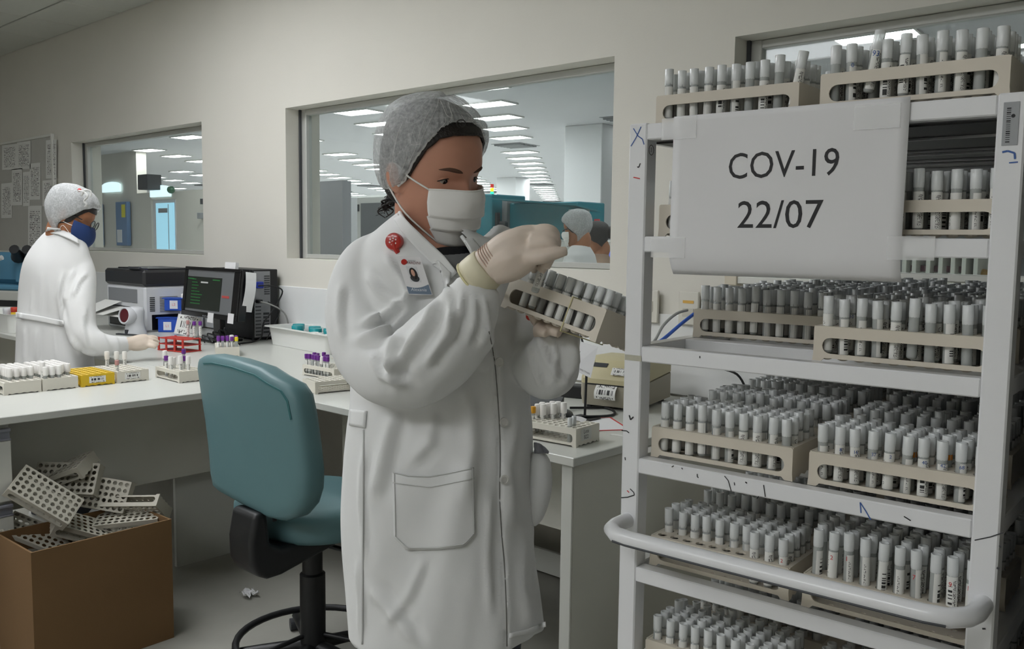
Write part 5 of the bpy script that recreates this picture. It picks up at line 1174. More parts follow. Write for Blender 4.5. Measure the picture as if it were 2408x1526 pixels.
# through the right window: a lamp and a shelf of purple-capped tubes
shf = thing('tube_shelf', 'white slatted shelf of purple-capped tubes beyond the right window', 'shelf', (0, 0, 0))
YS = 3.15
for (y0, y1) in ((600, 608), (664, 674)): obj('shelf_board', hb(2060, y0, 2420, y1, YS, 0.002, 0.3), m_white, shf)
for x in (2122, 2145, 2178, 2207, 2236, 2262, 2290): obj('divider', hb(x, 606, x + 7, 668, YS, 0.001, 0.25), m_white, shf)
for k, x in enumerate((2130, 2160, 2190, 2220, 2247)):
    for j in range(3):
        p = on_y(x + j * 6, 662, YS + 0.05); b = MB(); b.T = trl(p[0], p[1], on_y(2200, 664, YS + .05)[2] + 0.004); b.lathe([(0.005, 0), (0.006, 0.002), (0.006, 0.03)], 8); b.mi = 1; b.lathe([(0.0075, 0.02 + .012), (0.0075, 0.052)], 8)
        tag(obj('blood_tube', b, [m_wcap, mat('maroon_cap', '#5a1a38', 0.4)]), 'maroon-capped tube in the %s bay of the shelf beyond the glass, %s' % (ORD[k], ORD[j]), 'tube', 'tubes on the shelf beyond the right window')
tag(obj('tan_package', (lambda q: (q.sphere(on_y(2310, 650, YS + .06), (0.03, 0.03, 0.025), 10, 7), q)[1])(MB()), mat('tan_bag', '#b08a4e', 0.7, bump=0.6, bscale=40)), 'tan crumpled package at the end of the shelf beyond the glass', 'package')
# unseen dark cabinet added just right of the cart to shade its side
dc = thing('shade_cabinet', 'unseen dark cabinet added to shade the right side of the cart', 'cabinet', mw=cart_m(-0.125, 1.13, 0))
b = MB(); b.box(0, 0.55, 0, 1.0, 0.05, 1.52, 0.004); obj('body', b, mat('cabinet_dark', '#2b2c2f', 0.45, 0.3), dc)
for k in range(2):
    b = MB(); b.box(0.005 + k * 0.273, 0.27 + k * 0.273, -0.018, -0.001, 0.08, 1.49, 0.003); dd = obj('door', b, mat('cabinet_door', '#3a3b3f', 0.4, 0.3), dc); b = MB(); b.box(0.24 + k * 0.045, 0.25 + k * 0.045, -0.032, -0.0185, 0.75, 0.9, 0.002); obj('handle', b, m_steel, dd)
# ------------------------------------------------------------------ people
from mathutils.bvhtree import BVHTree
def eval_mesh(name, mb, mods, m, smooth='all'):
    """build, run modifiers, keep the evaluated result as a plain mesh"""
    me = mb if isinstance(mb, bpy.types.Mesh) else mb.mesh(name, m)
    o = bpy.data.objects.new('work', me); COL.objects.link(o)
    for t, kw in mods:
        md = o.modifiers.new(t, t)
        for k, v in kw.items(): setattr(md, k, v)
    dg = bpy.context.evaluated_depsgraph_get(); dg.update()
    r = bpy.data.meshes.new_from_object(o.evaluated_get(dg), depsgraph=dg)
    bpy.data.objects.remove(o); r.name = name
    r.materials.clear()
    for mm in (m if isinstance(m, (list, tuple)) else [m]): r.materials.append(mm)
    r.polygons.foreach_set('use_smooth', [True] * len(r.polygons)); r.update()
    return r
def fuse(name, mb, m, voxel=0.006, it=6, fac=0.5):
    return eval_mesh(name, mb, [('REMESH', dict(mode='VOXEL', voxel_size=voxel)), ('SMOOTH', dict(factor=fac, iterations=it))], m)
def get_v(me):
    a = np.empty(len(me.vertices) * 3, dtype=np.float32); me.vertices.foreach_get('co', a); return a.reshape(-1, 3).astype(float)
def get_n(me):
    a = np.empty(len(me.vertices) * 3, dtype=np.float32); me.vertices.foreach_get('normal', a); return a.reshape(-1, 3).astype(float)
def set_v(me, v): me.vertices.foreach_set('co', v.astype(np.float32).ravel()); me.update()
def pix(v):
    u = (v - CO) @ CM.T; return 1204 + FOC * u[:, 0] / u[:, 2], 763 - FOC * u[:, 1] / u[:, 2], u[:, 2]
def seg_d(px, py, poly):
    best = np.full(len(px), 1e9); sgn = np.zeros(len(px)); tt = np.zeros(len(px)); L = 0; tot = sum(math.hypot(b[0] - a[0], b[1] - a[1]) for a, b in zip(poly[:-1], poly[1:]))
    for a, b in zip(poly[:-1], poly[1:]):
        dx, dy = b[0] - a[0], b[1] - a[1]; l = math.hypot(dx, dy)
        t = np.clip(((px - a[0]) * dx + (py - a[1]) * dy) / (l * l), 0, 1)
        ex, ey = px - a[0] - t * dx, py - a[1] - t * dy
        d = np.hypot(ex, ey); s = np.sign(ex * dy - ey * dx); k = d < best
        best[k] = d[k]; sgn[k] = s[k]; tt[k] = (L + t[k] * l) / tot; L += l
    return best, sgn, tt
def folds(me, lines, noise=0.0015, seed=1, nscale=14.0):
    """press cloth folds into a mesh: ridges and valleys along lines, fading at their ends"""
    v = get_v(me); n = get_n(me); px, py, dp = pix(v)
    facing = np.clip(-(n * ((v - CO) / np.linalg.norm(v - CO, axis=1)[:, None])).sum(1) * 2.5 + 0.2, 0, 1)
    h = np.zeros(len(v))
    for poly, amp, w in lines:
        d, s, t = seg_d(px, py, poly)
        fade = np.clip(np.minimum(t, 1 - t) * 5 + 0.15, 0, 1)
        h += amp * np.exp(-(d / w) ** 2) * fade - 0.55 * amp * np.exp(-((d - w * 1.3 * 1) / w) ** 2) * (s > 0) * fade
    rs = np.random.RandomState(seed)
    for k in range(10):
        q = rs.randn(3) * nscale * (1 + k * 0.35); q[2] *= 0.45
        h += noise / (1 + k * 0.3) * np.sin(v @ q + rs.rand() * 6 + 1.5 * np.sin(v @ (rs.randn(3) * nscale * 0.4)))
    set_v(me, v + n * (h * 1.0)[:, None] * facing[:, None])
def bvh_of(me):
    v = get_v(me); return BVHTree.FromPolygons([Vector(p) for p in v], [tuple(p.vertices) for p in me.polygons])
def hit(bv, px, py, off=0.0, d0=None):
    r = ray(px, py); rl = np.linalg.norm(r)
    h = bv.ray_cast(Vector(CO), Vector(r / rl))
    d = (h[3] / rl) if h[0] is not None else d0
    if d is None: return None
    return CO + r * (d - off)
def patch(bv, poly, off, nu=14, nv=14, thick=0.0, d0=1.5):
    """cloth piece lying on a surface; poly = four sides given as pixel polylines: top, bottom (left to right)"""
    top, bot = poly
    def lin(pl, t):
        L = [0]; 
        for a, b in zip(pl[:-1], pl[1:]): L.append(L[-1] + math.hypot(b[0] - a[0], b[1] - a[1]))
        s = t * L[-1]
        for i in range(len(pl) - 1):
            if s <= L[i + 1] + 1e-9:
                q = (s - L[i]) / (L[i + 1] - L[i]); return (pl[i][0] + q * (pl[i + 1][0] - pl[i][0]), pl[i][1] + q * (pl[i + 1][1] - pl[i][1]))
        return pl[-1]
    P = np.zeros((nv + 1, nu + 1, 3)); D = np.zeros((nv + 1, nu + 1)); X = np.zeros((nv + 1, nu + 1, 2))
    for j in range(nv + 1):
        for i in range(nu + 1):
            a, b = lin(top, i / nu), lin(bot, i / nu); x, y = a[0] + (b[0] - a[0]) * j / nv, a[1] + (b[1] - a[1]) * j / nv
            r = ray(x, y); rl = np.linalg.norm(r); h = bv.ray_cast(Vector(CO), Vector(r / rl))
            D[j, i] = h[3] / rl if h[0] is not None else np.nan; X[j, i] = (x, y)
    med = np.nanmedian(D) if np.isfinite(D).any() else d0
    D = np.where(np.isfinite(D) & (abs(D - med) < 0.12), D, med)
    for _ in range(2):
        E = D.copy(); E[1:-1] = (D[:-2] + D[2:] + 2 * D[1:-1]) / 4; E[:, 1:-1] = (E[:, :-2] + E[:, 2:] + 2 * E[:, 1:-1]) / 4; D = np.minimum(D, E + 0.004)
    b = MB()
    def o_(f): return off(f) if callable(off) else off
    b.add([at(X[j, i][0], X[j, i][1], D[j, i] - o_(j / nv)) for j in range(nv + 1) for i in range(nu + 1)], [(j * (nu + 1) + i, (j + 1) * (nu + 1) + i, (j + 1) * (nu + 1) + i + 1, j * (nu + 1) + i + 1) for j in range(nv) for i in range(nu)], [(i / nu, 1 - j / nv) for j in range(nv + 1) for i in range(nu + 1)])
    return b
def solid(o, t=0.002):
    md = o.modifiers.new('thickness', 'SOLIDIFY'); md.thickness = t; md.offset = 0; return o
def catmull(P, k=6):
    P = [np.array(p, float) for p in P]; Q = []
    for i in range(len(P) - 1):
        p0, p1, p2, p3 = P[max(i - 1, 0)], P[i], P[i + 1], P[min(i + 2, len(P) - 1)]
        for t in np.linspace(0, 1, k + 1)[:-1]:
            Q.append(0.5 * (2 * p1 + (p2 - p0) * t + (2 * p0 - 5 * p1 + 4 * p2 - p3) * t * t + (3 * p1 - p0 - 3 * p2 + p3) * t ** 3))
    Q.append(P[-1]); return Q
def limb(mb, pts, n=20, k=5):
    """pts: (px, py, depth, radius)"""
    Q = catmull([tuple(at(*p[:3])) + (p[3],) for p in pts], k)
    mb.tube([q[:3] for q in Q], [q[3] for q in Q], n)
def limb3(mb, pts, n=14, k=4):
    Q = catmull(pts, k); mb.tube([q[:3] for q in Q], [q[3] for q in Q], n)
def torso(mb, lv, n=40, ex=2.3, last=None):
    Q = catmull(lv, 4); R_ = []
    for (py, xl, xr, dc, th) in Q:
        r = []
        for a in np.linspace(0, 2 * PI, n, endpoint=False):
            c, s = math.cos(a), math.sin(a); c = math.copysign(abs(c) ** (2 / ex), c); s = math.copysign(abs(s) ** (2 / ex), s)
            r.append(at((xl + xr) / 2 + (xr - xl) / 2 * c, py, dc - th * s))
        R_.append(r)
    mb.rings(R_)
# --- head
HT = np.array([(-.120, .016, .072, .040), (-.112, .032, .084, .018), (-.098, .045, .089, -.008), (-.078, .055, .089, -.03), (-.052, .063, .088, -.058), (-.022, .069, .087, -.082), (.000, .0715, .086, -.091), (.030, .0745, .089, -.098), (.058, .0725, .085, -.098), (.082, .064, .070, -.087), (.101, .046, .045, -.063), (.112, .026, .02, -.036), (.117, .006, -.004, -.014)])
def hrow(z): return [np.interp(z, HT[:, 0], HT[:, k]) for k in (1, 2, 3)]
def g2(x, z, cx, cz, sx, sz): return math.exp(-((x - cx) / sx) ** 2 - ((z - cz) / sz) ** 2)
def face_relief(x, z):
    ax = abs(x)
    h = 0.0
    h += 0.0045 * g2(ax, z, 0.024, 0.022, 0.026, 0.009)              # brow
    h -= 0.0085 * g2(ax, z, 0.031, 0.002, 0.017, 0.011)              # eye socket
    h += 0.012 * g2(x, z, 0, -0.012, 0.009, 0.02) + 0.018 * g2(x, z, 0, -0.036, 0.0115, 0.014) + 0.006 * g2(ax, z, 0.013, -0.042, 0.007, 0.008)   # nose
    h += 0.006 * g2(ax, z, 0.043, -0.028, 0.02, 0.018)               # cheek
    h += 0.006 * g2(x, z, 0, -0.068, 0.02, 0.007) + 0.005 * g2(x, z, 0, -0.079, 0.016, 0.006) - 0.003 * g2(x, z, 0, -0.0735, 0.022, 0.0025)     # lips
    h += 0.006 * g2(x, z, 0, -0.104, 0.017, 0.011)                   # chin
    return h
def hp(z, t, off=0.0, relief=True):
    W, f, bk = hrow(z); c, s = math.cos(t), math.sin(t)
    e = 0.86
    x = (W + off) * math.copysign(abs(s) ** e, s); y0 = (f + bk) / 2 if z < -0.05 else 0.0
    y0 = 0.0 if z > -0.05 else (f + bk) / 2 * min(1, (-0.05 - z) / 0.05)
    y = y0 + (c * (f - y0 + off) if c > 0 else -c * (bk - y0 - off))
    if relief and c > 0: y += face_relief(x, z) * min(1, c * 2.5)
    return np.array([x, y, z])
class Head:
    def __init__(s, c, F, U, k=1.0):
        s.c = np.array(c, float); s.F = unit(F); s.U = unit(np.array(U) - s.F * (s.F @ np.array(U))); s.L = np.cross(s.U, s.F); s.k = k
    def w(s, p): return s.c + s.k * (s.L * p[0] + s.F * p[1] + s.U * p[2])
    def T(s): return frame(s.c, s.L * s.k, s.F * s.k, s.U * s.k)
    def skull(s, mb, n=72, m=64):
        T0 = mb.T; mb.T = s.T(); zs = -0.12 + 0.237 * (0.5 - 0.5 * np.cos(np.linspace(0, PI, m)))
        mb.rings([[hp(z, t) for t in np.linspace(0, 2 * PI, n, endpoint=False)] for z in zs]); mb.T = T0
    def ears(s, mb):
        T0 = mb.T
        for sg in (-1, 1):
            mb.T = s.T() @ trl(sg * 0.073, -0.008, -0.012) @ rot('Z', sg * 0.35) @ rot('X', 0.15); mb.sphere((0, 0, 0), (0.008, 0.016, 0.029), 12, 10); mb.sphere((sg * 0.005, -0.006, 0.004), (0.006, 0.013, 0.023), 12, 8)
        mb.T = T0
    def face(s, o_, m_skin, m_brow, gaze=-0.5, lids=0.55):
        T = s.T()
        for sg in (-1, 1):
            ex, ez = sg * 0.0315, -0.0005; ey = hp(ez, math.asin(min(1, 0.0315 / 0.0715)) ** 1, 0)[1] - 0.0035
            Te = T @ trl(ex, ey - 0.0075, ez)
            b = MB(); b.T = Te; b.sphere((0, 0, 0), 0.0142, 24, 16); e = obj('eyeball', b, mat('eye_white', '#b9aea5', 0.2), o_, smooth='all')
            b = MB(); b.T = Te @ rot('X', gaze) @ rot('Z', -0.06); 
            b.rings([[(r * math.cos(a), math.sqrt(0.0145 ** 2 - r * r), r * math.sin(a)) for a in np.linspace(0, 2 * PI, 18, endpoint=False)] for r in (0.0076, 0.004, 0.0003)]); obj('iris', b, mat('dark_iris', '#20130d', 0.1), e)
            def lid(z0, z1, r, nm):
                e0, e1 = (z0, z1) if nm[0] == 'u' else (z1, z0)
                b = MB(); b.T = Te
                b.rings([[(r * math.sin(a) * math.cos(t), r * math.cos(a) * math.cos(t), r * math.sin(t)) for a in np.linspace(-1.45, 1.45, 23) for t in [(e0 * max(-.2, math.cos(1.25 * a)) - 0.04) * (1 - w8) + e1 * w8]] for w8 in np.linspace(0, 1, 9)], False, False, closed=False); return obj(nm, b, m_skin, o_, smooth='all')
            lid(0.40, 1.35, 0.0158, 'upper_eyelid'); lid(-1.3, -0.40, 0.0152, 'lower_eyelid')
            t = 0.40
            b = MB(); b.T = Te; b.tube([(0.0161 * math.sin(a) * math.cos(t2), 0.0161 * math.cos(a) * math.cos(t2), 0.0161 * math.sin(t2)) for a in np.linspace(-1.25, 1.25, 14) for t2 in [t * math.cos(1.25 * a) - 0.04]], [0.0003] + [0.0009] * 12 + [0.0004], 6); obj('eyelashes', b, mat('lash_black', '#140e0c', 0.6), o_)
            b = MB(); P = []
            for q in np.linspace(0, 1, 12):
                x = 0.012 + 0.038 * q; z = 0.0185 + 0.0050 * math.sin(min(1, q * 1.1) * PI * 0.62) - 0.007 * max(0, q - .65); th = math.asin(min(0.99, (x / hrow(z)[0]) ** (1 / 0.86)))
                P.append(tuple(hp(z, th)) + (0.0039 * math.sin(PI * (0.16 + 0.76 * q)),))
            b.T = T @ np.diag([sg, 1, 1, 1]); b.tube([(p[0], p[1] - 0.0022, p[2]) for p in P], [p[3] for p in P], 8, flat=1.0); obj('eyebrow', b, m_brow, o_, smooth='all')
    def shell(s, off, zlo, m, n=72, mrows=30, zhi=0.117, relief=False):
        """cap-like shell over the skull from a lower edge z = zlo(theta)"""
        b = MB(); b.T = s.T(); R_ = []
        for j in range(mrows + 1):
            q = j / mrows; r = []
            for t in np.linspace(0, 2 * PI, n, endpoint=False):
                zl = zlo(t); z = zl + (zhi - zl) * (0.5 - 0.5 * math.cos(PI * (0.5 * q + 0.5 * q * q)))
                o2 = off(q, t) if callable(off) else off
                p = hp(z, t, o2, relief); p[2] += o2 * q * 0.9; r.append(p)
            R_.append(r)
        b.rings(R_, False, True); return b
def cap_mat(name, clear, col='#d9dbdb'):
    if name in MATS: return MATS[name]
    m = bpy.data.materials.new(name); m.use_nodes = True; nt = m.node_tree; nt.nodes.clear(); L = nt.links.new
    out = nt.nodes.new('ShaderNodeOutputMaterial'); tr_ = nt.nodes.new('ShaderNodeBsdfTransparent'); df = nt.nodes.new('ShaderNodeBsdfDiffuse'); df.inputs[0].default_value = srgb(col)
    tl = nt.nodes.new('ShaderNodeBsdfTranslucent'); tl.inputs[0].default_value = srgb(col); m0 = nt.nodes.new('ShaderNodeMixShader'); m0.inputs[0].default_value = 0.25
    L(df.outputs[0], m0.inputs[1]); L(tl.outputs[0], m0.inputs[2])
    tc = nt.nodes.new('ShaderNodeTexCoord'); mp = nt.nodes.new('ShaderNodeMapping'); mp.inputs['Scale'].default_value = (1, 1, 1); L(tc.outputs['Object'], mp.inputs[0])
    n1 = nt.nodes.new('ShaderNodeTexNoise'); n1.inputs['Scale'].default_value = 160; n1.inputs['Detail'].default_value = 6; n1.inputs['Roughness'].default_value = 0.7; L(mp.outputs[0], n1.inputs['Vector'])
    n2 = nt.nodes.new('ShaderNodeTexNoise'); n2.inputs['Scale'].default_value = 24; n2.inputs['Detail'].default_value = 3; n2.inputs['Distortion'].default_value = 0.4; L(mp.outputs[0], n2.inputs['Vector'])
    w = nt.nodes.new('ShaderNodeMath'); w.operation = 'SUBTRACT'; L(n2.outputs['Fac'], w.inputs[0]); w.inputs[1].default_value = 0.5
    ab = nt.nodes.new('ShaderNodeMath'); ab.operation = 'ABSOLUTE'; L(w.outputs[0], ab.inputs[0])
    rp = nt.nodes.new('ShaderNodeMapRange'); rp.inputs[1].default_value = 0.0; rp.inputs[2].default_value = 0.03; rp.inputs[3].default_value = -0.16; rp.inputs[4].default_value = 0.0; L(ab.outputs[0], rp.inputs[0])
    rq = nt.nodes.new('ShaderNodeMapRange'); rq.inputs[1].default_value = 0.3; rq.inputs[2].default_value = 0.7; rq.inputs[3].default_value = clear - 0.2; rq.inputs[4].default_value = clear + 0.2; L(n1.outputs['Fac'], rq.inputs[0])
    ad = nt.nodes.new('ShaderNodeMath'); ad.operation = 'ADD'; ad.use_clamp = True; L(rp.outputs[0], ad.inputs[0]); L(rq.outputs[0], ad.inputs[1])
    m1 = nt.nodes.new('ShaderNodeMixShader'); L(ad.outputs[0], m1.inputs[0]); L(m0.outputs[0], m1.inputs[1]); L(tr_.outputs[0], m1.inputs[2]); L(m1.outputs[0], out.inputs[0])
    MATS[name] = m; return m
m_skin = mat('skin_brown', '#c8927a', 0.45, sub=0.08, var=0.05, scale=60); m_skin2 = mat('skin_tan', '#a8714f', 0.5)
m_hair = mat('black_hair', '#1c1512', 0.45, bump=0.4, bscale=220); m_brow = mat('brow_hair', '#54392a', 0.7)
m_coat = mat('coat_cotton', '#dddedd', 0.85, var=0.02, scale=30, bump=0.05, bscale=700, spec=0.2); m_coat2 = mat('coat_cotton_far', '#d8d8d7', 0.85, spec=0.2)
m_stitch = mat('coat_stitch', '#c9cac8', 0.9); m_seamd = mat('coat_gap', '#6e6d69', 0.9)
m_mask = mat('mask_fabric', '#eeedea', 0.8, spec=0.2, bump=0.03, bscale=500); m_glove = mat('latex_glove', '#d5c6b7', 0.5, var=0.04, scale=40, sub=0.05); m_cuff = mat('latex_cuff', '#d6cf9f', 0.5)
m_trou = mat('dark_trousers', '#3b3f47', 0.8); m_shoe = mat('white_shoe', '#c9c9c6', 0.5)
m_bouf = cap_mat('bouffant_fabric', 0.45); m_bouf_far = cap_mat('bouffant_far', 0.3)
# ================================================================== the worker with the held rack
P1 = thing('person', 'worker in white coat, hair cap and mask pulling a tube from a held rack', 'person', tuple(on_z(1050, 1700, 0.0) * 0 + np.array([-1.13, 1.07, 0])))
bpy.context.view_layer.update()
def wchild(name, me, m=None, smooth='all', par=None, label=None):
    """child given in room coordinates"""
    par = par or P1
    if isinstance(me, MB): me = me.mesh(name, m, smooth)
    o = bpy.data.objects.new(name, me); COL.objects.link(o); o.parent = par
    if par is P1: o.matrix_parent_inverse = P1.matrix_world.inverted()
    if label: o['label'] = label
    return o
toC = unit(np.array([-CM[2][0], -CM[2][1], 0])); rtH = unit(np.array([CM[0][0], CM[0][1], 0])); ZU = np.array([0, 0, 1.0])
def face_dir(yaw, pit, rl=0.0):
    Fh = math.cos(yaw) * toC + math.sin(yaw) * rtH
    F = math.cos(pit) * Fh - math.sin(pit) * ZU; U = math.cos(pit) * ZU + math.sin(pit) * Fh
    L = np.cross(U, F); U = math.cos(rl) * U + math.sin(rl) * L
    return F, U
F1, U1 = face_dir(math.radians(48), math.radians(17), math.radians(-6))
H1 = Head(at(1017, 400, 1.58), F1, U1, 1.0)
hb_ = MB(); H1.skull(hb_); H1.ears(hb_)
nb = H1.w((0, -0.03, -0.06)); base = at(1030, 640, 1.60)
limb3(hb_, [tuple(H1.w((0, -0.012, -0.03))) + (0.046,), tuple(H1.w((0, -0.014, -0.085))) + (0.049,), tuple(at(1030, 575, 1.60)) + (0.056,), tuple(at(1020, 640, 1.60)) + (0.085,)], 24)
torso(hb_, [(585, 960, 1110, 1.60, .05), (620, 900, 1150, 1.60, .08), (660, 870, 1180, 1.60, .095), (760, 860, 1200, 1.60, .10), (950, 865, 1200, 1.60, .095), (1150, 850, 1215, 1.60, .10), (1330, 850, 1215, 1.60, .09)], 28)
for sg, px in ((-1, 945), (1, 1125)):
    a = at(px, 1250, 1.60); limb3(hb_, [tuple(a) + (0.085,), (a[0], a[1], 0.62, 0.07), (a[0], a[1], 0.46, 0.055), (a[0], a[1], 0.25, 0.048), (a[0], a[1], 0.09, 0.035)], 16)
body1 = fuse('body', hb_, m_skin, 0.0036, 3, 0.4)
B1 = wchild('body', body1)
H1.face(B1, m_skin, m_brow, gaze=-0.2, lids=0.42)
# --- legs' clothing
for sg, px in ((-1, 945), (1, 1125)):
    a = at(px, 1250, 1.60); b = MB(); limb3(b, [(a[0], a[1], 0.80, 0.095), (a[0], a[1], 0.46, 0.072), (a[0], a[1], 0.25, 0.066), (a[0], a[1], 0.06, 0.06)], 16); wchild('trouser_leg', b, m_trou)
    b = MB(); f2 = unit(np.array([F1[0], F1[1], 0])); q = np.array([a[0], a[1], 0.0])
    limb3(b, [tuple(q - f2 * 0.06 + ZU * 0.042) + (0.038,), tuple(q + f2 * 0.04 + ZU * 0.040) + (0.040,), tuple(q + f2 * 0.13 + ZU * 0.032) + (0.032,), tuple(q + f2 * 0.17 + ZU * 0.025) + (0.018,)], 12); wchild('shoe', b, m_shoe)
# --- coat
cb = MB()
TOR1 = [(492, 945, 1055, 1.605, .05), (512, 918, 1078, 1.60, .07), (545, 880, 1120, 1.60, .09), (580, 850, 1185, 1.60, .105), (630, 832, 1208, 1.60, .12), (720, 826, 1228, 1.60, .128), (800, 824, 1240, 1.60, .13), (880, 824, 1244, 1.60, .128), (950, 823, 1247, 1.60, .128), (1000, 817, 1251, 1.60, .13), (1100, 807, 1253, 1.60, .135), (1200, 801, 1252, 1.60, .138), (1300, 803, 1258, 1.60, .14), (1400, 812, 1272, 1.60, .143), (1480, 818, 1281, 1.60, .145)]
torso(cb, TOR1, 44)
Q = TOR1[-1]; R_ = []
for dpy in (0, 0.5, 1.0):
    r = []
    for a in np.linspace(0, 2 * PI, 44, endpoint=False):
        c, s = math.cos(a), math.sin(a); c = math.copysign(abs(c) ** (2 / 2.3), c); s = math.copysign(abs(s) ** (2 / 2.3), s)
        x = (Q[1] + Q[2]) / 2 + (Q[2] - Q[1]) / 2 * c
        low = np.interp(x, [818, 850, 1180, 1200, 1282], [1500, 1548, 1540, 1502, 1482]); r.append(at(x, Q[0] - 12 + (low - Q[0] + 12) * dpy, Q[3] - Q[4] * s))
    R_.append(r)
cb.rings(R_)
limb(cb, [(905, 582, 1.61, .034), (864, 622, 1.60, .048), (838, 682, 1.575, .050), (836, 750, 1.54, .052), (862, 830, 1.50, .055), (915, 872, 1.465, .058), (975, 866, 1.435, .064), (1040, 812, 1.41, .066), (1083, 752, 1.39, .054), (1110, 700, 1.375, .040), (1124, 668, 1.37, .031)], 24)
limb(cb, [(1140, 565, 1.62, .04), (1190, 610, 1.63, .052), (1225, 700, 1.62, .055), (1258, 800, 1.57, .053), (1285, 864, 1.51, .054), (1300, 838, 1.475, .046), (1308, 802, 1.46, .038), (1310, 778, 1.455, .032)], 22)
coat1 = fuse('lab_coat', cb, m_coat, 0.0058, 5, 0.45)
FOLD1 = [([(1000, 640), (960, 700), (905, 745), (850, 765)], .010, 13), ([(985, 690), (930, 770), (880, 800), (835, 800)], .009, 14), ([(800, 660), (790, 740), (800, 810)], .005, 15),
 ([(1035, 700), (1010, 760), (955, 830), (915, 880)], .010, 16), ([(1075, 720), (1050, 790), (1000, 860)], .008, 14), ([(940, 780), (925, 840), (935, 900)], .010, 14), ([(880, 830), (905, 880), (960, 905)], .008, 12),
 ([(1090, 690), (1085, 740), (1060, 800)], .005, 9), ([(1115, 700), (1115, 750), (1095, 810)], .004, 8), ([(1135, 705), (1140, 760), (1120, 820)], .004, 9), ([(860, 640), (900, 690), (960, 720)], .007, 12), ([(905, 600), (950, 660), (965, 730)], .006, 12),
 ([(1040, 640), (1060, 720), (1062, 800)], .004, 14), ([(1130, 760), (1165, 850), (1170, 980)], .004, 18), ([(1100, 900), (1110, 1050), (1090, 1180)], .005, 24), ([(930, 960), (905, 1060), (880, 1180)], .006, 20), ([(860, 1040), (850, 1180), (860, 1320)], .004, 10), ([(1020, 960), (1010, 1040), (960, 1090)], .004, 20),
 ([(1215, 960), (1190, 1100), (1200, 1230)], .005, 16), ([(1230, 1250), (1225, 1380), (1240, 1480)], .006, 18), ([(1150, 1150), (1145, 1300), (1150, 1450)], .004, 14), ([(870, 1380), (930, 1450), (985, 1520)], .006, 18), ([(1000, 1310), (960, 1400), (900, 1480)], .003, 16), ([(840, 1320), (850, 1420), (850, 1500)], .004, 9),
 ([(1265, 790), (1290, 850), (1330, 900)], .006, 12), ([(1345, 800), (1350, 850), (1320, 910)], .006, 12), ([(1300, 800), (1310, 840), (1300, 900)], .004, 9), ([(1245, 800), (1255, 860), (1275, 915)], .005, 9)]
folds(coat1, [(a, b * 1.5, c * 0.85) for a, b, c in FOLD1], 0.0026, 3)
# open front edge: a fine step along the placket, then the neck opening
v = get_v(coat1); n_ = get_n(coat1); px, py, dp = pix(v)
PLK = [(1128, 690), (1150, 780), (1163, 850), (1172, 960), (1176, 1060), (1175, 1170), (1180, 1260), (1186, 1330), (1190, 1420), (1192, 1520)]
d, s, t = seg_d(px, py, PLK); front = (n_ @ CM[2] < -0.1) & (py > 700)
v -= CM[2] * (np.where(front & (s > 0), np.clip(1 - d / 60, 0, 1), 0) * 0.004)[:, None]
v += CM[2] * (np.where(front, np.exp(-(d / 3.0) ** 2), 0) * 0.004)[:, None]
set_v(coat1, v)
VN = [(938, 470), (940, 500), (962, 535), (1000, 580), (1038, 618), (1066, 645), (1100, 640), (1112, 604), (1101, 578), (1086, 556), (1080, 540), (1075, 470)]
def inside(px, py, poly):
    r = np.zeros(len(px), bool)
    for (x0, y0), (x1, y1) in zip(poly, poly[1:] + poly[:1]):
        c = ((y0 > py) != (y1 > py)); xi = x0 + (py - y0) / ((y1 - y0) or 1e-9) * (x1 - x0); r ^= c & (px < xi)
    return r
bv_full = bvh_of(coat1)
bm = bmesh.new(); bm.from_mesh(coat1); px, py, dp = pix(get_v(coat1)); ins = inside(px, py, VN) & (dp < 1.60)
bm.verts.ensure_lookup_table()
bmesh.ops.delete(bm, geom=[f for f in bm.faces if any(ins[v_.index] for v_ in f.verts)], context='FACES'); bm.to_mesh(coat1); bm.free()
CT = wchild('lab_coat', coat1)
# t-shirt in the opening
ts = MB(); torso(ts, [(588, 955, 1118, 1.60, .062), (600, 950, 1124, 1.60, .07), (640, 905, 1150, 1.60, .095), (700, 880, 1180, 1.60, .105)], 36); wchild('t_shirt', ts, mat('grey_shirt', '#8c8d8f', 0.9, var=0.06, scale=90))
nbm = MB(); torso(nbm, [(580, 957, 1116, 1.60, .060), (586, 954, 1118, 1.60, .0655), (606, 948, 1122, 1.60, .0715)], 36); wchild('neckband', nbm, mat('black_band', '#1f1f22', 0.85), label='black neckband of the shirt')
# collar and lapels
def strip(name, top, bot, off, m=m_coat, nu=24, nv=6, thick=0.003, par=None, label=None, bv=None):
    o = wchild(name, patch(bv or bv_full, (top, bot), off, nu, nv), m, par=par or CT, label=label); return solid(o, thick)
strip('lapel', [(944, 504), (966, 528), (1005, 565), (1045, 602), (1075, 640)], [(926, 516), (948, 550), (980, 585), (1016, 622), (1062, 655)], lambda f: 0.012 - 0.006 * f)
strip('lapel', [(1016, 622), (1030, 612), (1062, 640)], [(1036, 614), (1036, 640), (1052, 690)], 0.009, nu=8)
strip('lapel', [(1092, 566), (1102, 580), (1112, 606), (1104, 640)], [(1112, 562), (1136, 592), (1150, 632), (1120, 668)], lambda f: 0.012 - 0.006 * f)
b = MB(); Q_ = [hit(bv_full, *q[:2], 0.0005) for q in catmull([p_ + (0,) for p_ in VN[1:-2]], 5)]; Q_ = [q for q in Q_ if q is not None]
b.tube(Q_, 0.0035, 8); wchild('coat_edge', b, m_coat, par=CT)
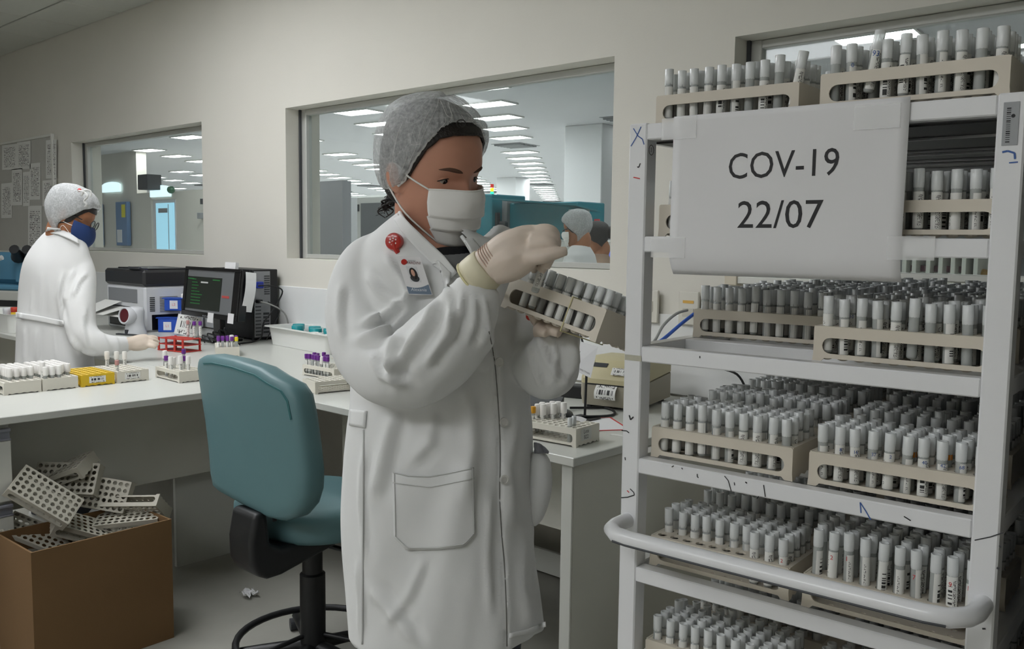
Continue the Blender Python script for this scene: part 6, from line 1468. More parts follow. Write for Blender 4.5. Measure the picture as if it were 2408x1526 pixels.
# pocket
strip('pocket', [(923, 1110), (960, 1118), (1010, 1120), (1060, 1111), (1114, 1099)], [(926, 1262), (955, 1293), (1030, 1292), (1094, 1284), (1117, 1256)], 0.0035, nu=26, nv=22)
for top, bot in (([(924, 1134), (1010, 1145), (1115, 1124)], [(924, 1136), (1010, 1147), (1115, 1126)]), ([(923, 1110), (960, 1118), (1010, 1120), (1060, 1111), (1114, 1099)], [(923, 1112), (960, 1120), (1010, 1122), (1060, 1113), (1114, 1101)])):
    strip('stitch_line', top, bot, 0.0062, m_stitch, 26, 1, 0.0008)
for a, b2 in (((926, 1112), (929, 1262)), ((1111, 1101), (1114, 1256))): strip('stitch_line', [a, (a[0] + 2, a[1])], [b2, (b2[0] + 2, b2[1])], 0.0062, m_stitch, 1, 22, 0.0008)
strip('stitch_line', [(929, 1262), (957, 1290), (1030, 1289), (1092, 1281), (1114, 1256)], [(931, 1262), (959, 1288), (1030, 1287), (1090, 1279), (1112, 1256)], 0.0062, m_stitch, 24, 1, 0.0008)
# side pocket bulging at the far side, with a pouch in it
b = MB(); limb(b, [(1262, 1062, 1.57, .010), (1268, 1090, 1.57, .020), (1268, 1150, 1.57, .022), (1258, 1210, 1.57, .016), (1252, 1235, 1.57, .006)], 14); pk = wchild('side_pocket', b, m_coat, par=CT)
b = MB(); b.grid(lambda u, v: at(1256 + 34 * u, 1066 - v * (26 - 22 * u * u), 1.555 + 0.006 * math.sin(9 * u + 3 * v)), 10, 5); o = tag(obj('pocket_pouch', b, mat('grey_pouch', '#85868c', 0.6, var=0.3, scale=120), smooth='all'), 'grey crumpled pouch sticking out of the coat side pocket', 'pouch'); solid(o, 0.002)
for a, bb in (((824, 962), (862, 966)),): strip('waist_tab', [a, bb], [(822, 1000), (858, 1006)], 0.004, nu=6, nv=6)
strip('side_seam', [(853, 1010), (856, 1010)], [(850, 1515), (853, 1515)], 0.0015, m_stitch, 1, 40, 0.002)
b = MB(); pl_ = [hit(bv_full, *p, 0.0012) for p in catmull([p + (0,) for p in PLK[1:]], 4) for p in [tuple(p[:2])]]; b.tube([p for p in pl_ if p is not None], 0.0009, 5); o = wchild('placket_gap', b, m_seamd, par=CT)
for k, (x, y) in enumerate(((1174, 852), (1185, 993), (1186, 1128))):
    p = hit(bv_full, x, y, 0.003); b = MB(); b.T = frame(p, CM[0], CM[1], -CM[2]) @ rot('Y', 0.5); b.lathe([(0.0075, -0.003), (0.0082, 0.0), (0.0078, 0.002), (0.0058, 0.002), (0.005, 0.0012)], 18); o = wchild('button', b, mat('coat_button', '#d2d1cc', 0.4), smooth=40, par=CT)
strip('hem_fold', [(1200, 1489), (1240, 1480), (1281, 1462)], [(1198, 1500), (1242, 1492), (1282, 1474)], 0.002, m_coat, 12, 2, 0.003)
p = hit(bv_full, 1246, 744, 0.004, 1.5); b = MB(); b.T = frame(p, CM[0], CM[1], -CM[2]); b.cyl((0, 0, 0), (0, 0, 0.001), 0.007, n=20); o = wchild('coat_emblem', b, mat('emblem_red', '#c0392f', 0.6), smooth=40, par=CT, label='round red emblem on the coat front')
# --- hair, cap
def lerp_ang(tab):
    a = [p[0] for p in tab]; z = [p[1] for p in tab]
    def f(t):
        t = (t + PI) % (2 * PI) - PI; return float(np.interp(abs(math.degrees(t)), a, z))
    return f
hair_edge = lerp_ang([(0, .078), (20, .077), (40, .070), (55, .050), (68, .015), (78, -.012), (95, -.022), (120, -.06), (180, -.085)])
hm = H1.shell(lambda q, t: 0.0015 + 0.004 * min(1, q * 5) + 0.016 * max(0, -math.cos(t)) * math.sin(min(1, q * 1.5) * PI), hair_edge, m_hair); hr = wchild('hair', hm, m_hair)
brim = lerp_ang([(0, .097), (20, .096), (40, .086), (55, .064), (68, .030), (80, -.012), (95, -.032), (130, -.048), (180, -.056)])
rsn = np.random.RandomState(5)
ph = rsn.rand(12) * 6
def puff(q, t):
    base = 0.004 + 0.012 * (1 - math.exp(-q * 9)) + (0.012 * max(0, -math.cos(t)) * math.sin(min(1, q * 1.4) * PI))
    pl_ = 0.0022 * math.sin(t * 46 + 2 * math.sin(3 * t)) * math.exp(-q * 3) + 0.0016 * sum(math.sin((3 + k) * t + ph[k] + q * (4 + k)) for k in range(5)) * 0.4 * min(1, q * 3)
    return base + pl_
cm_ = H1.shell(puff, brim, m_bouf, n=180, mrows=44); CAP1 = wchild('hair_cap', cm_, m_bouf, label='white see-through bouffant cap'); 
b = MB(); b.T = H1.T(); ed = []
for i in range(181):
    t = 2 * PI * i / 180; p = hp(brim(t), t, 0.006 + 0.0015 * math.sin(t * 60), False); p[2] += 0.0015 * math.sin(t * 75); ed.append(p)
b.tube(ed, 0.0022, 6, caps=False); o = wchild('elastic_edge', b, mat('cap_edge', '#dcdcda', 0.8), par=CAP1)
b = MB(); b.T = H1.T(); rs3 = np.random.RandomState(9)
for k in range(46):
    t0 = rs3.uniform(-2.9, 2.9); dt = rs3.uniform(-.5, .5); q0, q1 = sorted(rs3.uniform(0.0, 0.9, 2)); q0 *= .5
    if k < 22: q0, q1 = 0.01, rs3.uniform(.15, .5); dt *= .4
    Q = []
    for w in np.linspace(0, 1, 12):
        q = q0 + (q1 - q0) * w; t = t0 + dt * w + .05 * math.sin(5 * w + k); zl = brim(t); z = zl + (0.117 - zl) * (0.5 - 0.5 * math.cos(PI * (0.5 * q + 0.5 * q * q))); o2 = puff(q, t) + 0.0006; pp = hp(z, t, o2, False); pp[2] += o2 * q * .9; Q.append(pp)
    b.tube(Q, 0.0003, 4)
o = wchild('crease_lines', b, mat('cap_crease', '#e6e6e4', 0.8), par=CAP1)
def curl(name, pts, r, label=None):
    b = MB(); Q = catmull([at(*p) for p in pts], 5); b.tube(Q, [r * (1 - 0.7 * i / len(Q)) for i in range(len(Q))], 6); o = wchild(name, b, m_hair, par=hr, label=label)
rs2 = np.random.RandomState(2)
for k in range(14):
    j = lambda s: rs2.uniform(-s, s)
    x0 = 938 + j(8); pts = [(x0, 440 + j(4), 1.63), (x0 - 12 + j(8), 455 + j(5), 1.63 + j(.01))]
    for q in range(4): pts.append((x0 - 14 - 7 * q + 15 * math.sin(q * 2.1 + k), 465 + q * (9 + 2 * (k % 4)) + j(3), 1.63 + j(.015)))
    curl('hair_curl', pts, 0.0030 if k < 10 else 0.0011)
curl('hair_curl', [at_ for at_ in [(1078, 300, 1.475), (1074, 288, 1.470), (1082, 282, 1.468), (1092, 284, 1.468), (1094, 294, 1.47), (1086, 298, 1.472), (1080, 292, 1.472)]], 0.0013, 'small curl escaping at the forehead')
# --- face mask
def mask_pt(u, v):
    t = math.radians(-48 - 6 * v + (u * (114 + 6 * v))); z = -0.020 - 0.086 * v + 0.013 * math.cos(t * 1.25) * (1 - v) * (1 if abs(t) < 1.25 else 0)
    z = max(z, -0.118)
    nose = 0.021 * math.exp(-(t / 0.36) ** 2) * math.exp(-((v - 0.15) / 0.25) ** 2)
    off = 0.006 + 0.012 * math.cos(t * 0.9) * math.sin(PI * min(1, v * 0.9 + .08)) + nose
    ple = 0.0085 * sum(((v * 4.2 - k) * 1.0 if 0 < v * 4.2 - k < 1 else 0) for k in range(1, 4)) * math.cos(t) 
    p = hp(max(z, -0.112), t, off, False); p[2] = z - (0.010 * math.cos(t) if v > .85 else 0) * (v - .85) / .15
    p[1] += ple
    return p
b = MB(); b.T = H1.T(); b.grid(mask_pt, 40, 34); mk = solid(wchild('face_mask', b, m_mask, label='white pleated face mask'), 0.0015)
for v0 in (0.004, 0.985):
    b = MB(); b.T = H1.T(); b.tube([mask_pt(u, v0) + np.array([0, 0.001, 0]) for u in np.linspace(0.0, 1, 30)], 0.0014, 6); o = wchild('mask_edge', b, m_mask, par=mk)
for sg, u0 in ((-1, 0.01), (1, 0.99)):
    e = np.array([sg * 0.079, -0.012, 0.012]); e2 = np.array([sg * 0.074, -0.028, -0.03])
    b = MB(); b.T = H1.T(); b.tube(catmull([mask_pt(u0, 0.02), (mask_pt(u0, 0.02) + e) / 2 + np.array([sg * .007, 0, 0]), e, e2], 5), 0.0016, 6); o = wchild('ear_loop', b, m_mask, par=mk)
    b = MB(); b.T = H1.T(); b.tube(catmull([mask_pt(u0, 0.93), (mask_pt(u0, 0.93) + e2) / 2 + np.array([sg * .014, 0, 0]), e2], 5), 0.0016, 6); o = wchild('ear_loop', b, m_mask, par=mk)
# --- hands in gloves
def hand(name, lab, palm, fingers, wrist, extra=(), voxel=0.0024, m=m_glove):
    b = MB()
    for pts in [wrist] + palm + fingers + list(extra): limb3(b, pts, 14, 4)
    me = fuse(name, b, m, voxel, 4, 0.5); o = wchild(name, me, label=lab); return o
def A(px, py, d, r): return tuple(at(px, py, d)) + (r,)
HD = 1.335
fing = [[A(1255, 556, HD + .01, .017), A(1282, 543, HD + .0, .0115), A(1300, 552, HD + .0, .0112), A(1298, 580, HD + .015, .0095), A(1282, 618, HD + .02, .0085), A(1270, 640, HD + .022, .007)],
        [A(1255, 566, HD - .005, .016), A(1288, 558, HD - .012, .0115), A(1303, 568, HD - .010, .0112), A(1296, 596, HD + .008, .0095), A(1282, 630, HD + .014, .0075)],
        [A(1250, 578, HD - .012, .015), A(1286, 573, HD - .022, .0110), A(1299, 583, HD - .020, .0106), A(1292, 604, HD - .004, .0090), A(1278, 628, HD + .004, .0075)],
        [A(1238, 606, HD - .012, .0135), A(1272, 605, HD - .026, .0105), A(1298, 599, HD - .030, .0090), A(1322, 592, HD - .030, .0080), A(1333, 590, HD - .029, .0066)],
        [A(1190, 590, HD + .03, .014), A(1222, 600, HD + .045, .0125), A(1248, 618, HD + .042, .010), A(1262, 636, HD + .036, .008)]]
palm = [[A(1150, 618, HD + .02, .024), A(1190, 590, HD + .012, .028), A(1230, 572, HD + .008, .026), A(1268, 558, HD + .006, .017)], [A(1155, 632, HD + .016, .023), A(1200, 612, HD + .004, .0265), A(1250, 592, HD - .004, .020)], [A(1165, 645, HD + .01, .017), A(1210, 628, HD + .0, .020), A(1250, 606, HD - .008, .015)], [A(1170, 590, HD + .02, .02), A(1225, 562, HD + .014, .02), A(1262, 550, HD + .01, .015)]]
wr = [A(1106, 662, HD + .035, .030), A(1128, 640, HD + .03, .0285), A(1150, 622, HD + .022, .0275), A(1172, 610, HD + .016, .027)]
HR = hand('glove', 'cream latex glove of the raised hand with the little finger out', palm, fing, wr)
b = MB(); ax = unit(at(1150, 622, HD + .022) - at(1106, 662, HD + .035)); ctr_ = at(1112, 660, HD + .034); xx = unit(np.cross(ax, CM[2])); yy = np.cross(ax, xx)
b.tube([ctr_ + 0.0325 * (math.cos(a) * xx + 0.95 * math.sin(a) * yy) for a in np.linspace(0, 2 * PI, 40)], 0.0022, 8, caps=False); o = wchild('cuff_bead', b, m_cuff, par=HR, label='yellowish rolled bead of the cuff')
b = MB()
b.rings([[ctr_ + ax * t + r * (math.cos(a) * xx + 0.95 * math.sin(a) * yy) for a in np.linspace(0, 2 * PI, 36, endpoint=False)] for t, r in ((0.0, .0325), (0.008, .0335), (0.02, .0330), (0.032, .0315), (0.034, .029))], False, False); o = wchild('cuff', b, mat('latex_cuff_body', '#dcd5b8', 0.5), par=HR); solid(o, 0.001)
for k in range(5):
    c2 = ctr_ + ax * (0.040 + 0.0042 * k); r = 0.0292 - 0.0003 * k
    b = MB(); b.tube([c2 + r * (math.cos(a) * xx + 0.97 * math.sin(a) * yy) for a in np.linspace(0, 2 * PI, 36)], 0.0010, 6, caps=False); o = wchild('wrist_wrinkle', b, mat('latex_wrinkle', '#c4a898', 0.55), par=HR)
# left hand carrying the rack from below
LD = 1.47
fing = [[A(1285, 768, LD, .016), A(1305, 752, LD - .02, .0105), A(1325, 748, LD - .04, .0095), A(1345, 752, LD - .055, .008)], [A(1282, 772, LD - .01, .016), A(1300, 762, LD - .035, .0105), A(1318, 764, LD - .055, .0095), A(1336, 770, LD - .068, .008)],
        [A(1280, 778, LD - .02, .015), A(1290, 774, LD - .045, .010), A(1302, 778, LD - .062, .009), A(1316, 784, LD - .072, .0075)], [A(1272, 776, LD - .02, .014), A(1270, 776, LD - .045, .0095), A(1276, 780, LD - .06, .0085), A(1286, 785, LD - .07, .007)], [A(1280, 765, LD, .015), A(1262, 748, LD - .005, .012), A(1252, 728, LD - .006, .0105), A(1248, 712, LD - .004, .0085)]]
palm = [[A(1315, 790, LD + .04, .026), A(1300, 778, LD + .015, .026), A(1288, 770, LD - .01, .022)], [A(1305, 795, LD + .03, .024), A(1290, 784, LD + .005, .024), A(1276, 776, LD - .018, .018)]]
wr = [A(1316, 815, LD + .055, .028), A(1312, 798, LD + .045, .027), A(1308, 785, LD + .03, .026)]
HL = hand('glove', 'cream latex glove of the hand carrying the rack from below', palm, fing, wr)
# --- the held rack and its tubes
near = at(1411, 772, 1.305); farp = min((at(1188, 691, q) for q in np.linspace(1.3, 1.6, 301)), key=lambda P: abs(np.linalg.norm(P - near) - RL))
xr_ = unit(near - farp); zr0 = unit(at(1424, 738, 1.305) - at(1402, 806, 1.305)); zr = unit(zr0 - xr_ * (zr0 @ xr_)); yr = np.cross(zr, xr_)
mid = (near + farp) / 2 
mwh = frame(mid - zr * (RH / 2) + yr * (RW / 2), xr_, yr, zr)
mwh[:3, :3] *= (np.linalg.norm(near - farp) / RL if False else 1.0)
hrk = make_rack('beige tube rack held tilted in the worker\'s gloved hand', mwh @ np.diag([1, 1, 1.18, 1]))
b = MB(); T_ = MB(); 
lp_ = [(0.035, -RW / 2 - 0.002, -0.002), (0.035, -RW / 2 - 0.002, RH * 1.18 + 0.001), (0.035, RW / 2 + 0.002, RH * 1.18 + 0.001), (0.035, RW / 2 + 0.002, -0.002), (0.035, -RW / 2 - 0.002, -0.002)]
b.tube(lp_, 0.0010, 6); o = tag(obj('rubber_band', b, m_cuff), 'yellow rubber band around the held rack', 'band'); o.matrix_world = Matrix(mwh.tolist())
fill_rack(mwh, 'rack held by the worker', {(0, 0), (1, 0), (2, 0), (3, 0), (0, 1), (1, 1)} - {(1, 0), (2, 0)}, 0.003, 5, None)
# tube being pulled out
b = MB(); b.lathe(BODY, 10); b.mi = 1; b.lathe(CAP, 12); b.mi = 2; b.lathe([(0.00605, 0.008), (0.00605, 0.047)], 8, a0=-2.2, a1=.5)
o = obj('sample_tube', b, [m_body, m_cap, m_lab[1]], smooth=50); o.matrix_world = Matrix((frame(at(1257, 688, 1.372), xr_, yr, zr) @ rot('X', 0.05)).tolist()); tag(o, 'tube gripped in the worker\'s glove, half drawn from the held rack', 'tube')
# --- badge
rl_p = hit(bv_full, 926, 568, 0.012); br = thing('badge_reel', 'round red badge reel clipped to the coat lapel', 'badge reel', tuple(rl_p))
b = MB(); b.T = frame((0, 0, 0), CM[0], CM[1], -CM[2]) @ rot('Y', -0.2); b.lathe([(0.0148, -0.008), (0.0150, 0.0), (0.0135, 0.004), (0.0125, 0.0045), (0.001, 0.0048)], 28); obj('disc', b, mat('reel_red', '#b8261e', 0.3, coat=0.4), br, smooth=40)
b2 = MB(); b2.T = b.T
for x, y, r in ((-0.0045, 0.0035, .0018), (0.0005, 0.005, .0015), (0.005, 0.0028, .0014), (-0.0055, -0.0015, .0016), (-0.0005, -0.0002, .0019), (0.0045, -0.0032, .0016), (-0.002, -0.005, .0014), (0.001, 0.0085, .0011)): b2.cyl((x, y, 0.0049), (x, y, 0.0053), r, n=10)
obj('dots', b2, mat('badge_pink', '#efd9d6', 0.5), br, label='pale dots of the emblem')
b = MB(); d0 = at(934, 590, 1.0) - at(926, 568, 1.0); b.tube([(0, 0, 0), tuple(at(931, 586, 1.46) - at(926, 568, 1.46)), tuple(at(937, 596, 1.46) - at(926, 568, 1.46))], [0.007, 0.0055, 0.004], 10); obj('clip', b, MATS['reel_red'], br)
b = MB(); q0, q1 = at(938, 596, 1.46) - at(926, 568, 1.46), at(949, 606, 1.455) - at(926, 568, 1.46); b.tube([q0, (q0 + q1) / 2, q1], 0.0022, 8); obj('metal_snap', b, m_steel, br)
cz = hit(bv_full, 975, 650, 0.016); cd_ = float((CM @ (cz - CO))[2])
C4 = [at(961, 692, cd_), at(1017, 694, cd_), at(989, 612, cd_), at(932, 602, cd_)]
ex = unit(C4[1] - C4[0]); ey = unit((C4[3] - C4[0]) - ex * ((C4[3] - C4[0]) @ ex)); o0 = C4[0]
exs, eys = C4[1] - C4[0], C4[3] - C4[0]; ezs = unit(np.cross(exs, eys)); ezs = ezs if ezs @ CM[2] < 0 else -ezs
bd_ = thing('id_badge', 'white identity badge with portrait and grey name band hanging from the reel', 'badge', tuple(o0))
def bp(u, v, w=0.0): return exs * u + eys * v + ezs * w
def brect(u0, u1, v0, v1, w, t=0.0006):
    b = MB(); q = [bp(u, v, z) for z in (w, w + t) for u, v in ((u0, v0), (u1, v0), (u1, v1), (u0, v1))]; b.add(q, [(3, 2, 1, 0), (4, 5, 6, 7), (0, 1, 5, 4), (1, 2, 6, 5), (2, 3, 7, 6), (3, 0, 4, 7)]); return b
obj('card', brect(0, 1, 0, 1, 0), mat('badge_white', '#e6e5e6', 0.35), bd_)
b = MB(); pl_ = [(0.02, 0.015), (0.98, 0.015), (0.98, 0.28)] + [(0.98 - 0.96 * t, 0.28 - 0.075 * math.sin(t * PI * .9) - 0.045 * t) for t in np.linspace(0.1, 1, 9)]
b.add([bp(u, v, 0.0008) for u, v in pl_], [tuple(range(len(pl_)))]); obj('name_band', b, mat('badge_slate', '#6f7f92', 0.4), bd_, label='slate grey band with the name')
def blet(tx, size, u, v, m, w=0.0012):
    vv, f = text_mesh(tx, size); b = MB(); b.T = frame(bp(u, v, w), unit(exs), unit(eys - unit(exs) * (eys @ unit(exs))), ezs); b.add(vv, f); obj('lettering', b, m, bd_)
blet('Alexania', 0.0075, 0.5, 0.13, mat('badge_pale', '#d7dce2', 0.5)); blet('HERMES', 0.0035, 0.60, 0.885, m_mgrey); blet('PARDINI', 0.006, 0.64, 0.83, mat('badge_dark_red', '#6a3a3c', 0.5))
b = MB(); cc_ = bp(0.25, 0.85, 0.0009); b.T = frame(cc_, unit(exs), unit(np.cross(ezs, exs)), ezs); b.cyl((0, 0, 0), (0, 0, .0004), 0.0048, n=20); obj('emblem', b, MATS['reel_red'], bd_, label='red round emblem')
obj('portrait', brect(0.26, 0.72, 0.33, 0.74, 0.0007, 0.0002), mat('portrait_ground', '#d5d6d8', 0.5), bd_, label='portrait photo ground')
def bell(u, v, ru, rv, w, m, nm, lab=None):
    b = MB(); b.add([bp(u + ru * math.cos(a), v + rv * math.sin(a), w) for a in np.linspace(0, 2 * PI, 20, endpoint=False)], [tuple(range(20))]); obj(nm, b, m, bd_, label=lab)
bell(0.49, 0.55, 0.165, 0.155, 0.0012, m_hair, 'portrait_hair'); bell(0.49, 0.43, 0.19, 0.095, 0.0011, m_dark, 'portrait_shoulders'); bell(0.48, 0.57, 0.075, 0.09, 0.0014, mat('portrait_face', '#c79a84', 0.6), 'portrait_face')
# ================================================================== the worker at the far side of the desk wing
P2 = thing('person', 'worker in white coat, blue mask and glasses seen from behind at the corner desk', 'person', (-4.19, 1.58, 0))
bpy.context.view_layer.update()
P1_, P1 = P1, P2
D2 = 4.0
F2, U2 = face_dir(math.radians(98), math.radians(24), math.radians(6))
H2 = Head(at(168, 507, D2), F2, U2, 1.0)
b = MB(); H2.skull(b, 40, 36); H2.ears(b)
limb3(b, [tuple(H2.w((0, -0.02, -0.03))) + (0.048,), tuple(H2.w((0, -0.024, -0.085))) + (0.05,), tuple(at(145, 585, D2)) + (0.06,), tuple(at(140, 615, D2)) + (0.08,)], 18)
torso(b, [(590, 105, 190, D2, .06), (620, 80, 200, D2, .08), (720, 65, 205, D2, .085), (850, 60, 205, D2, .09)], 24)
for px in (95, 175):
    a = at(px, 860, D2); limb3(b, [tuple(a) + (0.08,), (a[0], a[1], 0.5, 0.06), (a[0], a[1], 0.25, 0.048), (a[0], a[1], 0.09, 0.035)], 12)
B2 = wchild('body', fuse('body', b, m_skin2, 0.006, 3, 0.4))
for px in (95, 175):
    a = at(px, 860, D2); b = MB(); limb3(b, [(a[0], a[1], 0.66, 0.07), (a[0], a[1], 0.46, 0.066), (a[0], a[1], 0.06, 0.06)], 14); wchild('trouser_leg', b, m_trou)
    b = MB(); q = np.array([a[0], a[1], 0.0]); f2 = unit(np.array([F2[0], F2[1], 0])); limb3(b, [tuple(q - f2 * 0.06 + ZU * 0.042) + (0.038,), tuple(q + f2 * 0.05 + ZU * 0.04) + (0.04,), tuple(q + f2 * 0.17 + ZU * 0.025) + (0.02,)], 10); wchild('shoe', b, m_shoe)
b = MB()
torso(b, [(540, 112, 183, D2 + .02, .06), (555, 95, 195, D2, .075), (585, 70, 208, D2, .095), (620, 52, 214, D2, .11), (670, 43, 216, D2, .118), (720, 40, 214, D2, .118), (748, 39, 212, D2, .116), (800, 37, 216, D2, .122), (860, 35, 224, D2, .13), (935, 30, 232, D2, .138)], 34)
limb(b, [(185, 608, 3.98, .05), (192, 650, 3.95, .06), (188, 715, 3.90, .063), (192, 775, 3.87, .062), (218, 805, 3.86, .058), (256, 812, 3.90, .047), (290, 810, 3.95, .038), (304, 808, 3.97, .033)], 18)
c2 = fuse('lab_coat', b, m_coat2, 0.009, 5, 0.45)
folds(c2, [([(175, 630), (160, 670), (150, 720)], .012, 5), ([(205, 640), (185, 665), (172, 700)], .010, 5), ([(150, 640), (140, 700), (152, 770)], .014, 6), ([(200, 720), (195, 770), (205, 820)], .010, 6), ([(165, 790), (190, 830), (230, 840)], .010, 6), ([(235, 775), (250, 800), (260, 835)], .006, 5), ([(270, 785), (278, 808), (280, 830)], .005, 4), ([(100, 640), (95, 700), (92, 735)], .004, 5), ([(120, 660), (118, 700), (116, 735)], .004, 4), ([(75, 680), (72, 735)], .004, 4), ([(90, 770), (85, 850)], .006, 6), ([(130, 770), (135, 850)], .006, 6), ([(60, 770), (58, 850)], .005, 5)], 0.003, 8, 10.0)
CT2 = wchild('lab_coat', c2)
bv2 = bvh_of(c2)
def strip2(name, top, bot, off, m, nu=16, nv=5, t=0.004, par=None):
    return solid(wchild(name, patch(bv2, (top, bot), off, nu, nv, d0=D2), m, par=par or CT2), t)
strip2('collar', [(112, 534), (140, 538), (165, 549), (184, 562)], [(107, 547), (137, 551), (163, 562), (186, 574)], 0.012, m_coat2)
strip2('waist_band', [(38, 734), (90, 742), (148, 754)], [(38, 748), (90, 756), (150, 768)], lambda f: 0.008, m_coat2, 20, 4)
hm = H2.shell(lambda q, t: 0.004, lerp_ang([(0, .045), (40, .045), (60, .01), (75, -.035), (100, -.05), (130, -.08), (180, -.095)]), m_hair, 40, mrows=16); hr = wchild('hair', hm, m_hair)
def puff2(q, t): return 0.004 + 0.018 * (1 - math.exp(-q * 8)) + 0.016 * max(0, -math.cos(t)) * math.sin(min(1, q * 1.4) * PI) + 0.003 * math.sin(t * 9 + 4 * q) * q * (1 - q) * 3
brim2 = lerp_ang([(0, .072), (30, .068), (55, .045), (70, .01), (90, -.03), (110, -.06), (140, -.105), (180, -.117)])
cp2 = wchild('hair_cap', H2.shell(puff2, brim2, m_bouf_far, n=90, mrows=26), m_bouf_far, label='white bouffant cap tied with a ribbon')
b = MB(); Q = catmull([at(185, 448, 3.88), at(200, 452, 3.875), at(206, 462, 3.875), at(198, 472, 3.88), at(204, 480, 3.885), at(200, 486, 3.89)], 5); b.tube(Q, 0.006, 6, flat=.6); Q = catmull([at(192, 460, 3.885), at(199, 448, 3.875), at(213, 450, 3.88), at(212, 462, 3.885)], 5); b.tube(Q, 0.006, 6, flat=.6); wchild('ribbon', b, mat('ribbon_white', '#dfdfdd', 0.7), par=cp2)
b = MB(); b.sphere(at(187, 447, 3.885), 0.008, 10, 7); wchild('red_bead', b, mat('bead_red', '#c8302c', 0.4), par=cp2, label='red bead on the cap')
b = MB(); b.T = H2.T(); 
def mk2(u, v):
    t = (u - .5) * 2 * math.radians(66); z = -0.012 - 0.1 * v; cup = 0.034 * math.cos(t * .8) * math.sin(PI * (0.12 + 0.76 * v)) ** .8
    return hp(max(z, -.112), t, 0.006 + cup, False) * np.array([1, 1, 0]) + np.array([0, 0, z])
b.grid(mk2, 24, 20); mk_ = solid(wchild('face_mask', b, mat('mask_blue', '#1c376a', 0.8), label='dark blue cup face mask'), 0.002)
for sg in (-1, 1):
    for v0, z1 in ((0.25, 0.0), (0.75, -0.06)):
        b = MB(); b.T = H2.T(); b.tube(catmull([mk2(0.5 + sg * .49, v0), hp(-.03 - v0 * .03, sg * 1.5, .006, False), hp(z1 - .03, sg * 2.3, .006, False), hp(z1 - .04, sg * 3.1, .006, False)], 4), 0.0012, 5); wchild('strap', b, m_mask, par=mk_)
gl = wchild('glasses', (lambda q: (setattr(q, 'T', H2.T()), [q.tube([hp(.004, sg * 1.75, .006, False), hp(.004, sg * 1.2, .008, False), hp(.003, sg * .82, .012, False)], 0.0022, 6) for sg in (-1, 1)], [q.tube([(sg * .033 + .024 * math.cos(a), .108 - .012 * abs(sg * .033 + .024 * math.cos(a)) * 10 * .4, .0 + .018 * math.sin(a)) for a in np.linspace(0, 2 * PI, 22)], 0.0018, 5) for sg in (-1, 1)], q)[-1])(MB()), m_black, label='black framed glasses')
b = MB(); b.T = H2.T()
for sg in (-1, 1): b.add([(sg * .033 + .023 * math.cos(a), .107 - .004 * abs(sg * .033 + .024 * math.cos(a)) * 10, .017 * math.sin(a)) for a in np.linspace(0, 2 * PI, 16, endpoint=False)], [tuple(range(16))])
wchild('lens', b, m_pane, par=gl)
def A2(px, py, d, r): return tuple(at(px, py, d)) + (r,)
hand('glove', 'cream latex glove resting on the desk', [[A2(312, 806, 3.98, .030), A2(326, 803, 4.0, .031), A2(342, 799, 4.03, .028)], [A2(312, 812, 3.975, .026), A2(328, 811, 3.99, .027), A2(344, 809, 4.01, .024)]],
     [[A2(340, 796, 4.03, .016), A2(352, 793, 4.05, .011), A2(362, 793, 4.06, .010), A2(371, 797, 4.07, .008)], [A2(342, 800, 4.02, .016), A2(356, 798, 4.03, .011), A2(366, 800, 4.04, .010), A2(374, 805, 4.05, .008)], [A2(342, 806, 4.01, .015), A2(356, 806, 4.01, .011), A2(366, 808, 4.015, .010), A2(373, 812, 4.02, .008)], [A2(340, 811, 4.0, .014), A2(352, 813, 3.995, .010), A2(360, 815, 3.995, .009), A2(367, 818, 4.0, .0075)], [A2(325, 797, 4.03, .014), A2(336, 791, 4.06, .011), A2(346, 790, 4.08, .009)]],
     [A2(292, 810, 3.955, .032), A2(304, 808, 3.97, .031), A2(316, 806, 3.985, .030)], voxel=0.0045)
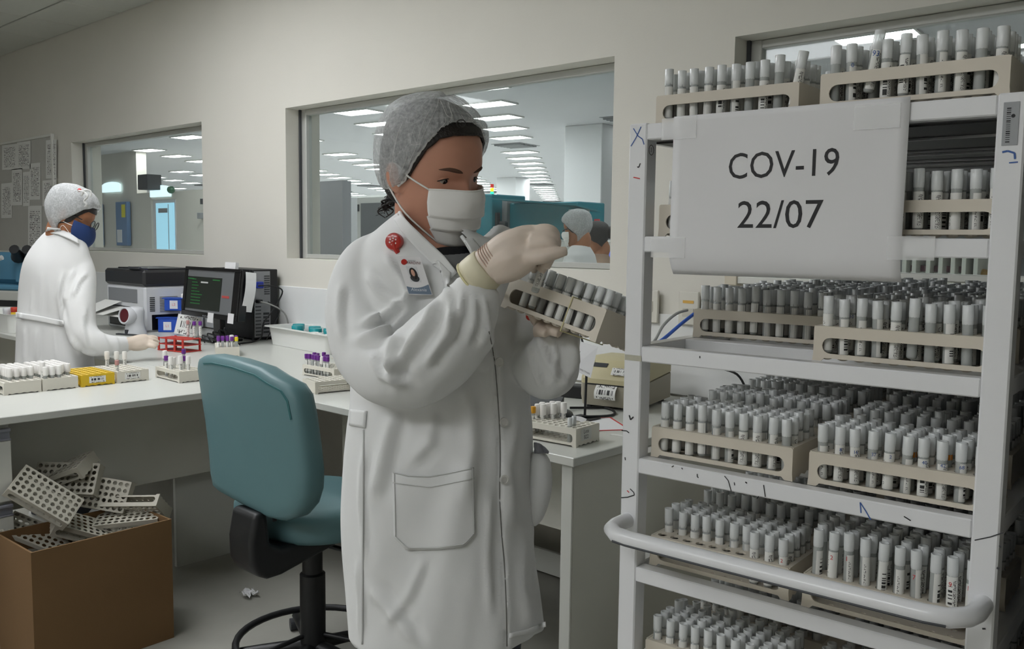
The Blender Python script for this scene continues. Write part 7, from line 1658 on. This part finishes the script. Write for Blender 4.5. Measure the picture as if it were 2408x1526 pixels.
# ================================================================== two people in the hall
def far_person(label, px, head_y, d, yaw, capped, shoulders, coat_m, back=0.0):
    global P1
    hc = at(px, head_y, d); P = thing('person', label, 'person', (hc[0], hc[1], 0)); bpy.context.view_layer.update(); P1 = P
    F, U = face_dir(yaw, math.radians(12)); H = Head(hc, F, U, 1.0); s = FOC / d
    b = MB(); H.skull(b, 32, 28); H.ears(b); limb3(b, [tuple(H.w((0, -.03, -.04))) + (.05,), tuple(H.w((0, -.04, -.10))) + (.052,), (hc[0], hc[1], hc[2] - .2, .07)], 12)
    for sg in (-1, 1):
        q = H.L * sg * .09; limb3(b, [(hc[0] + q[0], hc[1] + q[1], .85, .08), (hc[0] + q[0], hc[1] + q[1], .45, .055), (hc[0] + q[0], hc[1] + q[1], .05, .04)], 10)
    wchild('body', fuse('body', b, m_skin2, 0.008, 2, .4))
    b = MB(); R_ = []
    Lh = unit(np.array([H.L[0], H.L[1], 0])); Fh = unit(np.array([F[0], F[1], 0]))
    for dz, w, t in ((-.120, .068, .066), (-.15, .11, .082), (-.19, .17, .10), (-.28, .20, .12), (-.45, .20, .13), (-.65, .19, .13), (-.95, .23, .15)):
        R_.append([hc + ZU * dz + Lh * w * math.cos(a) + Fh * t * math.sin(a) - Fh * .03 for a in np.linspace(0, 2 * PI, 24, endpoint=False)])
    b.rings(R_)
    for sg in (-1, 1):
        sh = hc + ZU * -.24 + Lh * sg * .18; limb3(b, [tuple(sh) + (.055,), tuple(sh + ZU * -.27 + Lh * sg * .04) + (.055,), tuple(sh + ZU * -.36 + Fh * .2) + (.045,)], 12)
    wchild('lab_coat', fuse('lab_coat', b, coat_m, 0.012, 4, .5))
    for sg in (-1, 1):
        sh = hc + ZU * -.24 + Lh * sg * .18 + ZU * -.36 + Fh * .2; b = MB(); limb3(b, [tuple(sh) + (.035,), tuple(sh + Fh * .08) + (.035,), tuple(sh + Fh * .16) + (.02,)], 10); wchild('glove', b, m_glove)
        q = H.L * sg * .09; b = MB(); limb3(b, [(hc[0] + q[0], hc[1] + q[1], .9, .09), (hc[0] + q[0], hc[1] + q[1], .07, .06)], 10); wchild('trouser_leg', b, m_trou)
    wchild('hair', H.shell(lambda q, t: .006 + (0 if capped else .012), lerp_ang([(0, .06), (50, .045), (75, -.02), (110, -.06), (180, -.10)]), m_hair, 36, mrows=14), m_hair)
    if capped:
        wchild('hair_cap', H.shell(puff2, brim2, m_bouf_far, n=60, mrows=20), m_bouf_far)
        b = MB(); b.T = H.T(); b.grid(mask_pt, 16, 14); wchild('face_mask', b, m_mask)
        b = MB(); b.T = H.T(); [b.tube([hp(.004, sg * 1.75, .006, False), hp(.004, sg * 1.2, .008, False), hp(.003, sg * .6, .012, False), hp(.0, sg * .2, .016, False)], 0.004, 6) for sg in (-1, 1)]; wchild('glasses', b, m_black)
        b = MB(); b.sphere(H.w((-0.03, -.09, .06)), .018, 10, 7); wchild('red_clip', b, mat('clip_red', '#e0605a', 0.5), label='red spot on the cap')
    else:
        b = MB(); b.sphere(H.w((0, -.12, .02)), (.05, .05, .05), 12, 9); wchild('hair_bun', b, m_hair)
far_person('worker in hair cap and glasses in the hall, back turned by the teal analyser', 1356, 537, 6.45, math.radians(-115), True, None, m_coat2)
far_person('dark-haired person in the hall, half hidden behind the capped worker', 1402, 560, 7.02, math.radians(-100), False, None, mat('beige_jacket', '#a08672', 0.9))
P1 = P1_
build_tubes()
bpy.context.view_layer.update()
